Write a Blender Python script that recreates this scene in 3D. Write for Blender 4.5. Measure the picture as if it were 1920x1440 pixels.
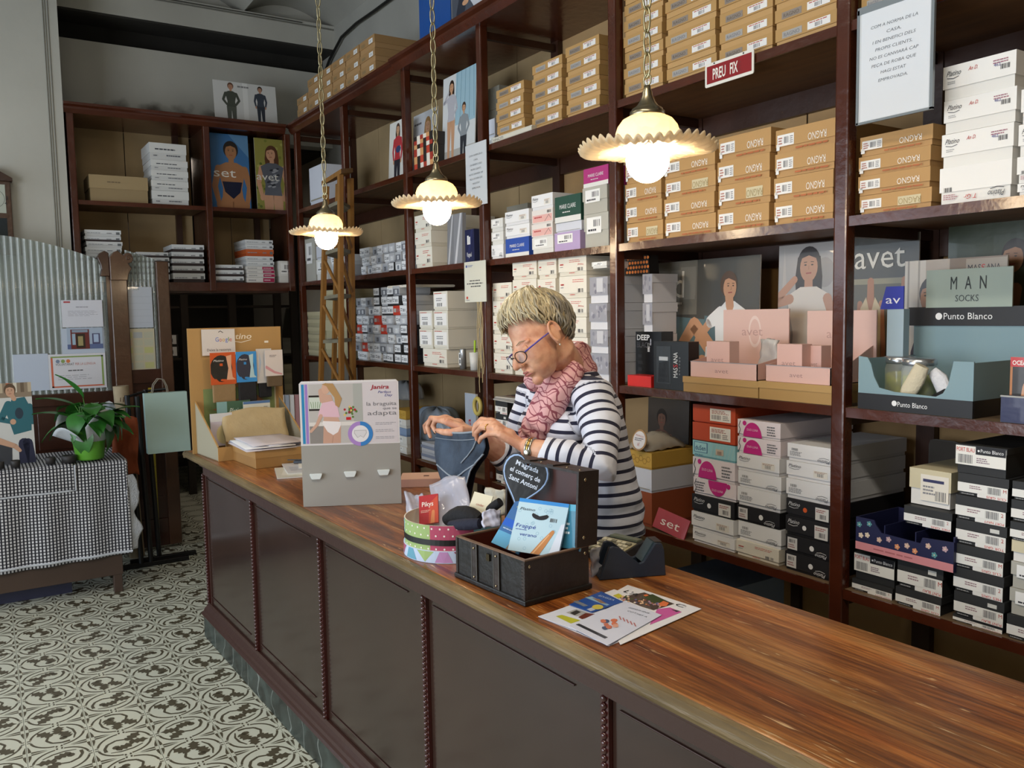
import bpy, bmesh, math, random
from math import pi, sin, cos, radians
from mathutils import Vector, Matrix, Euler
import numpy as np
random.seed(7)
for o in list(bpy.data.objects): bpy.data.objects.remove(o)
S = bpy.context.scene
COL = S.collection
# ------------------------------------------------------------------ camera, exposure, world, lights
F_PX, YAW, PITCH, ROLL, CAM_H = 1584.3, 1.0015, .0837, -.0177, 1.5107
_f = Vector((-cos(PITCH)*sin(YAW), cos(PITCH)*cos(YAW), -sin(PITCH)))
_r = _f.cross(Vector((0, 0, 1))).normalized(); _u = _r.cross(_f)
_r, _u = cos(ROLL)*_r+sin(ROLL)*_u, -sin(ROLL)*_r+cos(ROLL)*_u
CAM = Vector((0, 0, CAM_H))
cam = bpy.data.cameras.new('camera'); cam.sensor_width = 36; cam.lens = 36*F_PX/1920; cam.clip_start = .05
co = bpy.data.objects.new('camera', cam); COL.objects.link(co)
co.matrix_world = Matrix(((_r.x, _u.x, -_f.x, 0), (_r.y, _u.y, -_f.y, 0), (_r.z, _u.z, -_f.z, CAM_H), (0, 0, 0, 1)))
S.camera = co
S.view_settings.view_transform = 'Standard'; S.view_settings.look = 'None'
S.view_settings.gamma = 1; S.view_settings.use_curve_mapping = False
S.view_settings.exposure = 0.6
S.cycles.use_denoising = True
S.cycles.max_bounces = 8; S.cycles.transparent_max_bounces = 12
S.cycles.sample_clamp_indirect = 6
w = bpy.data.worlds.new('world'); S.world = w; w.use_nodes = True
w.node_tree.nodes['Background'].inputs[0].default_value = (.62, .72, .85, 1)
w.node_tree.nodes['Background'].inputs[1].default_value = .9
def area(name, loc, rot, sx, sy, power, color):
    l = bpy.data.lights.new(name, 'AREA'); l.shape = 'RECTANGLE'; l.size = sx; l.size_y = sy
    l.energy = power; l.color = color
    o = bpy.data.objects.new(name, l); COL.objects.link(o); o.location = loc; o.rotation_euler = rot
    return o
# daylight through the shop-front window behind the photographer, the glazed entrance at the left, and ceiling tubes of the sales floor
area('shopfront_daylight', (-1.9, -3.05, 1.6), (radians(90), 0, 0), 3.4, 2.1, 80, (.87, .93, 1))
area('entrance_daylight', (-5.2, -2.6, 1.5), (radians(90), 0, radians(-25)), 1.6, 2.2, 20, (.72, .86, 1))
area('ceiling_tube_light', (-.2, -.3, 3.6), (0, 0, 0), 2.4, .3, 38, (1, .90, .76))
area('storeroom_fill', (-7.0, 1.2, 2.7), (0, 0, 0), .6, .6, 3.0, (1, .85, .7))  # unseen fill light, added so the storeroom boxes show faintly
area('ceiling_tube_light', (-3.6, .0, 3.62), (0, 0, 0), 1.8, .3, 6, (1, .93, .82))
BULB = 38.0

# ------------------------------------------------------------------ helpers
def lin(c):
    if isinstance(c, str): c = tuple(int(c[i:i+2], 16)/255 for i in (0, 2, 4))
    return tuple((x/12.92 if x <= .04045 else ((x+.055)/1.055)**2.4) for x in c[:3])
def ray(x, y):
    return _r*((x-960)/F_PX) + _u*(-(y-720)/F_PX) + _f
def PY(x, y, Y):
    d = ray(x, y); return CAM+d*(Y/d.y)
def PZ(x, y, z):
    d = ray(x, y); return CAM+d*((z-CAM_H)/d.z)
def PXX(x, y, X):
    d = ray(x, y); return CAM+d*(X/d.x)
MATS = {}
def nodes(m):
    m.use_nodes = True; nt = m.node_tree; return nt, nt.nodes, nt.links, nt.nodes['Principled BSDF']
def mat(name, c, rough=.5, metal=0., spec=.5, coat=0., noise=0., scale=8., bump=0., bscale=60., trans=0., emis=None, alpha=1., sss=0., stretch=None, ior=None):
    if name in MATS: return MATS[name]
    m = bpy.data.materials.new(name); nt, N, L, P = nodes(m); c = lin(c)
    P.inputs['Base Color'].default_value = (*c, 1); P.inputs['Roughness'].default_value = rough
    P.inputs['Metallic'].default_value = metal; P.inputs['Specular IOR Level'].default_value = spec
    P.inputs['Coat Weight'].default_value = coat; P.inputs['Coat Roughness'].default_value = .12
    if trans: P.inputs['Transmission Weight'].default_value = trans
    if ior: P.inputs['IOR'].default_value = ior
    if alpha < 1: P.inputs['Alpha'].default_value = alpha
    if emis: P.inputs['Emission Color'].default_value = (*lin(emis[0]), 1); P.inputs['Emission Strength'].default_value = emis[1]
    tc = N.new('ShaderNodeTexCoord'); src = tc.outputs['Object']
    if stretch:
        mp = N.new('ShaderNodeMapping'); mp.inputs['Scale'].default_value = stretch; L.new(src, mp.inputs[0]); src = mp.outputs[0]
    if noise:
        n = N.new('ShaderNodeTexNoise'); n.inputs['Scale'].default_value = scale; n.inputs['Detail'].default_value = 6; L.new(src, n.inputs[0])
        r = N.new('ShaderNodeValToRGB'); r.color_ramp.elements[0].position = .3; r.color_ramp.elements[1].position = .7
        r.color_ramp.elements[0].color = (*[x*(1-noise) for x in c], 1); r.color_ramp.elements[1].color = (*[min(1, x*(1+noise)) for x in c], 1)
        L.new(n.outputs[0], r.inputs[0]); L.new(r.outputs[0], P.inputs['Base Color'])
    if bump:
        n2 = N.new('ShaderNodeTexNoise'); n2.inputs['Scale'].default_value = bscale; n2.inputs['Detail'].default_value = 4; L.new(src, n2.inputs[0])
        b = N.new('ShaderNodeBump'); b.inputs['Strength'].default_value = bump; b.inputs['Distance'].default_value = .01
        L.new(n2.outputs[0], b.inputs['Height']); L.new(b.outputs[0], P.inputs['Normal'])
    MATS[name] = m; return m
def print_mat(name, rough, coat=0., spec=.4):
    m = bpy.data.materials.new(name); nt, N, L, P = nodes(m)
    a = N.new('ShaderNodeAttribute'); a.attribute_name = 'Col'; L.new(a.outputs['Color'], P.inputs['Base Color'])
    P.inputs['Roughness'].default_value = rough; P.inputs['Coat Weight'].default_value = coat; P.inputs['Specular IOR Level'].default_value = spec
    n = N.new('ShaderNodeTexNoise'); n.inputs['Scale'].default_value = 35
    b = N.new('ShaderNodeBump'); b.inputs['Strength'].default_value = .06; b.inputs['Distance'].default_value = .01
    tc = N.new('ShaderNodeTexCoord'); L.new(tc.outputs['Object'], n.inputs[0]); L.new(n.outputs[0], b.inputs['Height']); L.new(b.outputs[0], P.inputs['Normal'])
    return m
PRINT = print_mat('printed_paper', .55)
GLOSSP = print_mat('glossy_print', .3, .25)
FOILP = print_mat('matt_print', .8, 0, .2)
TILEM = print_mat('cement_tile', .32, .0, .5)

def tag(o, label=None, cat=None, group=None, kind=None):
    if label: o['label'] = label
    if cat: o['category'] = cat
    if group: o['group'] = group
    if kind: o['kind'] = kind
    return o
def empty(name, loc=(0, 0, 0), rz=0., label=None, cat=None, group=None):
    o = bpy.data.objects.new(name, None); COL.objects.link(o); o.location = loc; o.rotation_euler = (0, 0, rz); o.empty_display_size = .05
    return tag(o, label, cat, group)
class G:
    """collects polygons; one mesh per build"""
    def __init__(s): s.v = []; s.f = []; s.c = []; s.sm = []; s.M = None
    def add(s, vs, fs, c=None, smooth=False):
        k = len(s.v)
        if s.M is not None: vs = [s.M @ Vector(p) for p in vs]
        s.v += [tuple(p) for p in vs]
        for f in fs: s.f.append([i+k for i in f]); s.c.append(c); s.sm.append(smooth)
        return s
    def box(s, x0, x1, y0, y1, z0, z1, c=None):
        vs = [(x0, y0, z0), (x1, y0, z0), (x1, y1, z0), (x0, y1, z0), (x0, y0, z1), (x1, y0, z1), (x1, y1, z1), (x0, y1, z1)]
        return s.add(vs, [(0, 3, 2, 1), (4, 5, 6, 7), (0, 1, 5, 4), (1, 2, 6, 5), (2, 3, 7, 6), (3, 0, 4, 7)], c)
    def prism(s, pts, y0, y1, c=None, ax='y'):
        """2-D outline (x,z) extruded along y (or (x,y) along z, (y,z) along x)"""
        n = len(pts)
        if ax == 'y': vs = [(p[0], y0, p[1]) for p in pts]+[(p[0], y1, p[1]) for p in pts]
        elif ax == 'z': vs = [(p[0], p[1], y0) for p in pts]+[(p[0], p[1], y1) for p in pts]
        else: vs = [(y0, p[0], p[1]) for p in pts]+[(y1, p[0], p[1]) for p in pts]
        fs = [tuple(range(n))[::-1], tuple(range(n, 2*n))]+[(i, (i+1) % n, n+(i+1) % n, n+i) for i in range(n)]
        return s.add(vs, fs, c)
    def tube(s, pts, r, n=8, c=None, caps=True, closed=False):
        P = [Vector(p) for p in pts]; rs = r if isinstance(r, (list, tuple)) else [r]*len(P)
        m = len(P); vs = []; up = Vector((0, 0, 1)); prev = None
        for i, p in enumerate(P):
            if closed: d = P[(i+1) % m]-P[i-1]
            else: d = P[min(i+1, m-1)]-P[max(i-1, 0)]
            if d.length < 1e-9: d = Vector((0, 0, 1))
            d.normalize()
            if prev is None:
                a = d.cross(up)
                if a.length < .1: a = d.cross(Vector((1, 0, 0)))
            else: a = prev-d*prev.dot(d)
            if a.length < 1e-6: a = d.orthogonal()
            a.normalize(); prev = a; b = d.cross(a)
            for k in range(n):
                t = 2*pi*k/n; vs.append(p+(a*cos(t)+b*sin(t))*rs[i])
        fs = []
        for i in range(m if closed else m-1):
            j = (i+1) % m
            for k in range(n): fs.append((i*n+k, i*n+(k+1) % n, j*n+(k+1) % n, j*n+k))
        s.add(vs, fs, c, True)
        if caps and not closed:
            s.add(vs[:n], [tuple(range(n))[::-1]], c); s.add(vs[-n:], [tuple(range(n))], c)
        return s
    def lathe(s, prof, n=24, c=None, cen=(0, 0, 0), wob=None):
        vs = []; m = len(prof)
        for j, (r, z) in enumerate(prof):
            for k in range(n):
                t = 2*pi*k/n; rr, zz = r, z
                if wob: rr, zz = wob(r, z, t, j)
                vs.append((cen[0]+rr*cos(t), cen[1]+rr*sin(t), cen[2]+zz))
        fs = [(j*n+k, j*n+(k+1) % n, (j+1)*n+(k+1) % n, (j+1)*n+k) for j in range(m-1) for k in range(n)]
        return s.add(vs, fs, c, True)
    def ell(s, cen, rx, ry, rz, nu=16, nv=10, c=None, R=None):
        vs = []; cen = Vector(cen)
        for j in range(nv+1):
            ph = pi*j/nv
            for k in range(nu):
                t = 2*pi*k/nu; p = Vector((rx*sin(ph)*cos(t), ry*sin(ph)*sin(t), rz*cos(ph)))
                if R is not None: p = R @ p
                vs.append(cen+p)
        fs = [(j*nu+k, (j+1)*nu+k, (j+1)*nu+(k+1) % nu, j*nu+(k+1) % nu) for j in range(nv) for k in range(nu)]
        return s.add(vs, fs, c, True)
    def grid(s, fn, nu, nv, c=None, smooth=True):
        vs = [fn(i/nu, j/nv) for j in range(nv+1) for i in range(nu+1)]; w_ = nu+1
        return s.add(vs, [(j*w_+i, j*w_+i+1, (j+1)*w_+i+1, (j+1)*w_+i) for j in range(nv) for i in range(nu)], c, smooth)
    def mesh(s, name='mesh', mats=None):
        me = bpy.data.meshes.new(name); me.from_pydata(s.v, [], s.f)
        me.polygons.foreach_set('use_smooth', s.sm)
        if mats is not None and not isinstance(mats, (list, tuple)): mats = [mats]
        if mats:
            for m in mats: me.materials.append(m)
        if any(isinstance(c, (str, tuple)) for c in s.c):
            at = me.color_attributes.new('Col', 'FLOAT_COLOR', 'CORNER')
            arr = []; cache = {}
            for f, c in zip(s.f, s.c):
                if c not in cache: cache[c] = (*lin(c), 1.) if isinstance(c, (str, tuple)) else (1, 1, 1, 1)
                arr += list(cache[c])*len(f)
            at.data.foreach_set('color', arr)
        elif any(isinstance(c, int) for c in s.c):
            me.polygons.foreach_set('material_index', [c or 0 for c in s.c])
        me.validate(); me.update(); return me
    def build(s, name, mats=None, parent=None, loc=None, rz=None, bevel=0., solid=0.):
        o = bpy.data.objects.new(name, s.mesh(name, mats)); COL.objects.link(o)
        if parent: o.parent = parent
        if loc is not None: o.location = loc
        if rz is not None: o.rotation_euler = (0, 0, rz)
        if solid:
            b = o.modifiers.new('t', 'SOLIDIFY'); b.thickness = solid
        if bevel:
            b = o.modifiers.new('b', 'BEVEL'); b.width = bevel; b.segments = 2; b.limit_method = 'ANGLE'
            for p in o.data.polygons: p.use_smooth = False
        return o
def inst(me, name, parent=None, loc=(0, 0, 0), rot=None, sc=None):
    o = bpy.data.objects.new(name, me); COL.objects.link(o); o.location = loc
    if parent: o.parent = parent
    if rot: o.rotation_euler = rot
    if sc: o.scale = sc
    return o
_tc = {}
def text_mesh(s, bold=0.):
    k = (s, bold)
    if k in _tc: return _tc[k]
    cu = bpy.data.curves.new('t', 'FONT'); cu.body = s; cu.resolution_u = 2; cu.offset = bold
    o = bpy.data.objects.new('t', cu); COL.objects.link(o)
    bpy.context.view_layer.update()
    dg = bpy.context.evaluated_depsgraph_get(); e = o.evaluated_get(dg); me = e.to_mesh()
    vs = [(v.co.x, v.co.y) for v in me.vertices]; fs = [tuple(p.vertices) for p in me.polygons]
    e.to_mesh_clear(); bpy.data.objects.remove(o); bpy.data.curves.remove(cu)
    if vs:
        x0 = min(v[0] for v in vs); x1 = max(v[0] for v in vs); vs = [(v[0]-x0, v[1]) for v in vs]; wd = x1-x0
    else: wd = 0
    _tc[k] = (vs, fs, wd); return _tc[k]
EPS = .0003
class Art(G):
    """flat print in metres: x right, y up, facing -Y when stood up"""
    lim = None
    def add(s, vs, fs, c=None, smooth=False):
        if s.lim is None: return G.add(s, vs, fs, c, smooth)
        for f in fs:
            pl = [Vector(vs[i]) for i in f]
            for ax, sg, lv in ((0, 1, 0.), (0, -1, s.lim[0]), (2, 1, 0.), (2, -1, s.lim[1])):
                out = []
                for i in range(len(pl)):
                    a, b = pl[i-1], pl[i]; da, db = sg*(a[ax]-lv), sg*(b[ax]-lv)
                    if (da >= 0) != (db >= 0): out.append(a.lerp(b, da/(da-db)))
                    if db >= 0: out.append(b)
                pl = out
                if len(pl) < 3: break
            if len(pl) >= 3: G.add(s, pl, [tuple(range(len(pl)))], c, smooth)
        return s
    def P(s, pts, c, l=1):
        s.add([(p[0], -EPS*l, p[1]) for p in pts], [tuple(range(len(pts)))], c); return s
    def rect(s, x0, y0, x1, y1, c, l=1): return s.P([(x0, y0), (x1, y0), (x1, y1), (x0, y1)], c, l)
    def oval(s, cx, cy, rx, ry, c, l=1, rot=0., n=20):
        return s.P([(cx+rx*cos(t)*cos(rot)-ry*sin(t)*sin(rot), cy+rx*cos(t)*sin(rot)+ry*sin(t)*cos(rot)) for t in [2*pi*k/n for k in range(n)]], c, l)
    def line(s, pts, wd, c, l=1, caps=True):
        ws = wd if isinstance(wd, (list, tuple)) else [wd]*len(pts)
        for i in range(len(pts)-1):
            (x0, y0), (x1, y1) = pts[i], pts[i+1]; d = math.hypot(x1-x0, y1-y0) or 1e-9
            nx, ny = -(y1-y0)/d/2, (x1-x0)/d/2; a, b = ws[i], ws[i+1]
            s.P([(x0-nx*a, y0-ny*a), (x1-nx*b, y1-ny*b), (x1+nx*b, y1+ny*b), (x0+nx*a, y0+ny*a)], c, l)
            if caps and i < len(pts)-2: s.oval(x1, y1, b/2, b/2, c, l-.1, n=8)
        if caps:
            for i in (0, -1): s.oval(pts[i][0], pts[i][1], ws[i]/2, ws[i]/2, c, l-.1, n=10)
        return s
    def ring(s, cx, cy, r0, r1, c, l=1, a0=0., a1=2*pi, n=28, e=1.):
        for k in range(n):
            t0, t1 = a0+(a1-a0)*k/n, a0+(a1-a0)*(k+1)/n
            s.P([(cx+r0*cos(t0), cy+r0*e*sin(t0)), (cx+r1*cos(t0), cy+r1*e*sin(t0)), (cx+r1*cos(t1), cy+r1*e*sin(t1)), (cx+r0*cos(t1), cy+r0*e*sin(t1))], c, l)
        return s
    def text(s, t, x, y, h, c, l=2, w=None, al='l', sh=0., bold=0., rot=0.):
        vs, fs, wd = text_mesh(t, bold)
        if not vs: return s
        k = h/.69; kx = k if w is None else w/wd
        ox = 0 if al == 'l' else (-wd*kx/2 if al == 'c' else -wd*kx)
        cr, sr = cos(rot), sin(rot); out = []
        for (a, b) in vs:
            px, py = a*kx+ox+b*k*sh, b*k
            out.append((x+px*cr-py*sr, -EPS*l, y+px*sr+py*cr))
        s.add(out, fs, c); return s
    def scrib(s, x, y, w_, h_, c, rows=3, l=2, fill=.5, seed=0):
        rn = random.Random(seed*97+rows); rh = h_/rows
        for r in range(rows):
            yy = y+h_-rh*(r+1)+rh*(1-fill)/2; xx = x
            lim = x+w_*rn.uniform(.7, 1)
            while xx < lim:
                ww = min(w_*rn.uniform(.08, .22), lim-xx); s.rect(xx, yy, xx+ww, yy+rh*fill, c, l); xx += ww+w_*.03
        return s
    def bars(s, x, y, w_, h_, c='222222', n=9, l=2):
        rn = random.Random(n); step = w_/n
        for k in range(n): s.rect(x+k*step, y, x+k*step+step*rn.uniform(.3, .7), y+h_, c, l)
        return s
def card(name, w_, h_, art, th=.003, base='e8e4dc', parent=None, loc=(0, 0, 0), rot=(0, 0, 0), m=None, part='print', r=0.):
    """thin board standing on its lower edge, print on the -Y face"""
    g = G()
    if r:
        pts = []
        for cx, cy, a in ((w_-r, r, -90), (w_-r, h_-r, 0), (r, h_-r, 90), (r, r, 180)):
            pts += [(cx+r*cos(radians(a+q)), cy+r*sin(radians(a+q))) for q in (0, 30, 60, 90)]
        g.prism(pts, 0, th)
    else: g.box(0, w_, 0, th, 0, h_)
    o = g.build(name, mat('card_'+base, base, .6), parent, loc); o.rotation_euler = rot
    if art is not None: art.build(part, m or GLOSSP, o)
    return o
def norm_ord(i, n):
    names = ['lowest', 'second up', 'third up', 'fourth up', 'fifth up', 'sixth up', 'seventh up', 'eighth up', 'ninth up']
    return 'topmost' if i == n-1 and n > 1 else names[min(i, 8)]
# ------------------------------------------------------------------ surface materials
def wood_top():
    m = bpy.data.materials.new('worn_pine_top'); nt, N, L, P = nodes(m)
    tc = N.new('ShaderNodeTexCoord'); mp = N.new('ShaderNodeMapping'); mp.inputs['Scale'].default_value = (1.1, 13, 6); L.new(tc.outputs['Object'], mp.inputs[0])
    n1 = N.new('ShaderNodeTexNoise'); n1.inputs['Scale'].default_value = 1.4; n1.inputs['Detail'].default_value = 9; n1.inputs['Roughness'].default_value = .68; n1.inputs['Distortion'].default_value = .6; L.new(mp.outputs[0], n1.inputs[0])
    r = N.new('ShaderNodeValToRGB'); e = r.color_ramp.elements
    e[0].position = .28; e[0].color = (*lin('44240f'), 1); e[1].position = .74; e[1].color = (*lin('c49a62'), 1)
    for p, c in ((.4, '6d3f1d'), (.5, '90592a'), (.58, 'a8713a')): q = e.new(p); q.color = (*lin(c), 1)
    L.new(n1.outputs[0], r.inputs[0])
    mp2 = N.new('ShaderNodeMapping'); mp2.inputs['Scale'].default_value = (3, 60, 6); L.new(tc.outputs['Object'], mp2.inputs[0])
    n2 = N.new('ShaderNodeTexNoise'); n2.inputs['Scale'].default_value = 3; n2.inputs['Detail'].default_value = 5; L.new(mp2.outputs[0], n2.inputs[0])
    r2 = N.new('ShaderNodeValToRGB'); r2.color_ramp.elements[0].position = .35; r2.color_ramp.elements[0].color = (.45, .42, .40, 1); r2.color_ramp.elements[1].position = .6; r2.color_ramp.elements[1].color = (1.0, 1, 1, 1); L.new(n2.outputs[0], r2.inputs[0])
    mx = N.new('ShaderNodeMix'); mx.data_type = 'RGBA'; mx.blend_type = 'MULTIPLY'; mx.inputs[0].default_value = .8; L.new(r.outputs[0], mx.inputs[6]); L.new(r2.outputs[0], mx.inputs[7])
    # pale worn scratches along the grain
    mp3 = N.new('ShaderNodeMapping'); mp3.inputs['Scale'].default_value = (5, 42, 6); mp3.inputs['Location'].default_value = (3, 1, 0); L.new(tc.outputs['Object'], mp3.inputs[0])
    n3 = N.new('ShaderNodeTexNoise'); n3.inputs['Scale'].default_value = 1.6; n3.inputs['Detail'].default_value = 3; n3.inputs['Distortion'].default_value = 1.5; L.new(mp3.outputs[0], n3.inputs[0])
    r3 = N.new('ShaderNodeValToRGB'); r3.color_ramp.elements[0].position = .665; r3.color_ramp.elements[0].color = (0, 0, 0, 1); r3.color_ramp.elements[1].position = .72; r3.color_ramp.elements[1].color = (1, 1, 1, 1); L.new(n3.outputs[0], r3.inputs[0])
    mx2 = N.new('ShaderNodeMix'); mx2.data_type = 'RGBA'; L.new(r3.outputs[0], mx2.inputs[0]); L.new(mx.outputs[2], mx2.inputs[6]); mx2.inputs[7].default_value = (*lin('cfb083'), 1)
    # broad planks of redder and greyer wood
    mp4 = N.new('ShaderNodeMapping'); mp4.inputs['Scale'].default_value = (.35, 7, 1); L.new(tc.outputs['Object'], mp4.inputs[0])
    n4 = N.new('ShaderNodeTexNoise'); n4.inputs['Scale'].default_value = 1.1; n4.inputs['Detail'].default_value = 2; L.new(mp4.outputs[0], n4.inputs[0])
    r4 = N.new('ShaderNodeValToRGB'); r4.color_ramp.elements[0].position = .36; r4.color_ramp.elements[0].color = (1.14, .86, .66, 1); r4.color_ramp.elements[1].position = .62; r4.color_ramp.elements[1].color = (.95, 1.0, 1.05, 1); L.new(n4.outputs[0], r4.inputs[0])
    mx4 = N.new('ShaderNodeMix'); mx4.data_type = 'RGBA'; mx4.blend_type = 'MULTIPLY'; mx4.inputs[0].default_value = .9; L.new(mx2.outputs[2], mx4.inputs[6]); L.new(r4.outputs[0], mx4.inputs[7])
    L.new(mx4.outputs[2], P.inputs['Base Color'])
    P.inputs['Roughness'].default_value = .28; P.inputs['Coat Weight'].default_value = .15; P.inputs['Coat Roughness'].default_value = .2
    b = N.new('ShaderNodeBump'); b.inputs['Strength'].default_value = .25; b.inputs['Distance'].default_value = .004; L.new(n2.outputs[0], b.inputs['Height']); L.new(b.outputs[0], P.inputs['Normal'])
    return m
WOODTOP = wood_top()
PAINTW = mat('maroon_gloss_wood', '4b2213', .24, noise=.25, scale=5, bump=.25, bscale=22, coat=.28)
PAINTD = mat('dark_maroon_wood', '3a1f12', .42, noise=.3, scale=4, bump=.2, bscale=18)
UNDER = mat('brown_underside_wood', '5f3f22', .55, noise=.25, scale=3, stretch=(1, 9, 9))
SHELFTOP = mat('dusty_shelf_wood', '6b5842', .6, noise=.25, scale=4, stretch=(1, 8, 8))
KRAFT = mat('kraft_paper', 'ab8a5e', .8, noise=.18, scale=2.2, bump=.5, bscale=3)
KRAFTD = mat('old_kraft_paper', 'a38b65', .8, noise=.22, scale=2, bump=.6, bscale=3)
COUNTERP = mat('brown_gloss_panel', '33231d', .2, noise=.15, scale=3, bump=.05, bscale=4, coat=.2)
COUNTERM = mat('brown_moulding', '3f2822', .3, bump=.1, bscale=30)
BEADM = mat('maroon_bead', '3c1512', .18, coat=.4)
NOSING = mat('rubbed_olive_edge', '6c5a3b', .36, noise=.35, scale=9, bump=.3, bscale=30, stretch=(.6, 4, 4))
def marble():
    m = bpy.data.materials.new('green_marble'); nt, N, L, P = nodes(m)
    tc = N.new('ShaderNodeTexCoord'); n = N.new('ShaderNodeTexNoise'); n.inputs['Scale'].default_value = 7; n.inputs['Detail'].default_value = 8; n.inputs['Distortion'].default_value = 1.2; L.new(tc.outputs['Object'], n.inputs[0])
    r = N.new('ShaderNodeValToRGB'); r.color_ramp.elements[0].position = .35; r.color_ramp.elements[0].color = (*lin('1a201e'), 1); r.color_ramp.elements[1].position = .7; r.color_ramp.elements[1].color = (*lin('3e4945'), 1); L.new(n.outputs[0], r.inputs[0])
    v = N.new('ShaderNodeTexWave'); v.inputs['Scale'].default_value = 2.2; v.inputs['Distortion'].default_value = 14; v.inputs['Detail'].default_value = 3; L.new(tc.outputs['Object'], v.inputs[0])
    r2 = N.new('ShaderNodeValToRGB'); r2.color_ramp.elements[0].position = .994; r2.color_ramp.elements[0].color = (0, 0, 0, 1); r2.color_ramp.elements[1].position = 1; L.new(v.outputs[0], r2.inputs[0])
    mx = N.new('ShaderNodeMix'); mx.data_type = 'RGBA'; L.new(r2.outputs[0], mx.inputs[0]); L.new(r.outputs[0], mx.inputs[6]); mx.inputs[7].default_value = (.22, .24, .22, 1)
    L.new(mx.outputs[2], P.inputs['Base Color']); P.inputs['Roughness'].default_value = .35; return m
MARBLE = marble()
PLASTER = mat('old_white_plaster', 'b9b7ae', .85, noise=.06, scale=2.5, bump=.15, bscale=12)
PLASTERG = mat('grey_plaster', 'a4a29a', .85, noise=.1, scale=2, bump=.15, bscale=12)
DARKGAP = mat('shade_dark_plaster', '2c2a26', .9, noise=.3, scale=3)  # shade of slot, beam underside and storeroom put into a dark colour
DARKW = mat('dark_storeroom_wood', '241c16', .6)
def struct(o): o['kind'] = 'structure'; return o

# ------------------------------------------------------------------ room shell
YS, YB = 2.08, 2.56          # front plane of the wall shelving, wall behind it
XB = -6.17                   # front plane of the shelving on the far wall
XW = -6.62
ZC = 3.78
struct(G().box(XW-2.6, 2.6, YB, YB+.15, 0, 4.1).build('wall_right', PLASTERG))
# far wall above the shelving, dark slot under the beam
g = G(); g.box(XW-.15, XW, -3.3, YB, 2.86, 3.435); struct(g.build('wall_back', PLASTER))
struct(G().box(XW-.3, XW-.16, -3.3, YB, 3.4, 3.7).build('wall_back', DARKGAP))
struct(G().box(XW-.15, XW+.118, -3.3, YB, 3.585, 3.5995).build('soffit_shade', DARKGAP))  # dark strip added below the beam, its underside shade as colour
g = G().box(XW-.15, XW+.12, -3.3, YB, 3.60, 3.745).box(XW-.15, XW+.09, -3.3, YB, 3.745, 3.76).box(XW-.15, XW+.12, -3.3, YB, 3.76, ZC)
struct(g.build('trim_1', PLASTER))
struct(G().box(XW-.15, XW, -3.3, YB, ZC, 4.1).build('wall_back', PLASTER))
# ceiling: small brick vaults running along the room
g = G(); y1 = YB; wv = .70
while y1 > -3.4:
    y0 = y1-wv
    g.grid(lambda u, v, y0=y0, y1=y1: (XW-.1+9.4*u, y0+(y1-y0)*v, ZC+.13*sin(pi*v)**.8), 2, 14)
    y1 = y0
g.box(XW-2.6, 2.6, -3.4, YB, 4.05, 4.1); struct(g.build('ceiling', PLASTERG))
# pier of the far wall at the left, with a pencil moulding
PA = PXX(118, 200, XB+.03).y
g = G().box(XW, XB+.03, -3.3, PA, 0, ZC+.1); struct(g.build('wall_back', PLASTER))
g = G()
for d in (.035, .05, .062): g.tube([(XB+.033, PA-.02-d, 0), (XB+.033, PA-.02-d, 3.7)], .0035, 6)
struct(g.build('trim_2', mat('grey_moulding', '8d8b83', .7)))
# soot stain above the far cornice (a stain with its own ragged shape)
SO = bpy.data.materials.new('soot_stain'); nt, N, L, P = nodes(SO); P.inputs['Base Color'].default_value = (*lin('4a3a2c'), 1); P.inputs['Roughness'].default_value = .95
_t = N.new('ShaderNodeTexCoord'); _n = N.new('ShaderNodeTexNoise'); _n.inputs['Scale'].default_value = 7; _n.inputs['Detail'].default_value = 6; L.new(_t.outputs['Object'], _n.inputs[0])
_s = N.new('ShaderNodeSeparateXYZ'); L.new(_t.outputs['Generated'], _s.inputs[0]); _m = N.new('ShaderNodeMath'); _m.operation = 'SUBTRACT'; L.new(_n.outputs[0], _m.inputs[0]); L.new(_s.outputs[2], _m.inputs[1])
_a = N.new('ShaderNodeMath'); _a.operation = 'MULTIPLY_ADD'; _a.inputs[1].default_value = 2.2; _a.inputs[2].default_value = .15; _a.use_clamp = True; L.new(_m.outputs[0], _a.inputs[0]); L.new(_a.outputs[0], P.inputs['Alpha'])
struct(G().grid(lambda u, v: (XW+.003, .78+.95*u, 2.88+.30*v*(.35+.65*sin(pi*u))), 16, 4).build('trim_4', SO))
# front wall with the shop window behind the photographer, side wall
g = G().box(-3.9, -3.65, -3.3, -3.2, 0, 4.1).box(-.1, 2.6, -3.3, -3.2, 0, 4.1).box(-3.65, -.1, -3.3, -3.2, 2.7, 4.1).box(-3.65, -.1, -3.3, -3.2, 0, .5).box(XW, -6.1, -3.3, -3.2, 0, 4.1).box(-6.1, -3.9, -3.3, -3.2, 2.6, 4.1)
struct(g.build('wall_front', PLASTER))
struct(G().box(2.5, 2.6, -3.3, YB, 0, 4.1).build('wall_side', PLASTERG))
GLASS = mat('window_glass', 'ffffff', .02, trans=1, ior=1.45)
wd = struct(empty('window_1', (0, 0, 0)))
for x in (-3.65, -2.5, -1.3, -.15): G().box(x, x+.05, -3.27, -3.22, .5, 2.7).build('window_frame', PAINTD, wd)
# storeroom beyond the doorway
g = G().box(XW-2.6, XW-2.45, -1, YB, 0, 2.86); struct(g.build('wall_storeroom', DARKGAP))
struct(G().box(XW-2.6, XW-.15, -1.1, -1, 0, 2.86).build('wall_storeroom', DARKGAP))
struct(G().box(XW-2.6, XW-.15, -1, YB, 2.84, 2.86).build('ceiling', DARKGAP))

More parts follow.
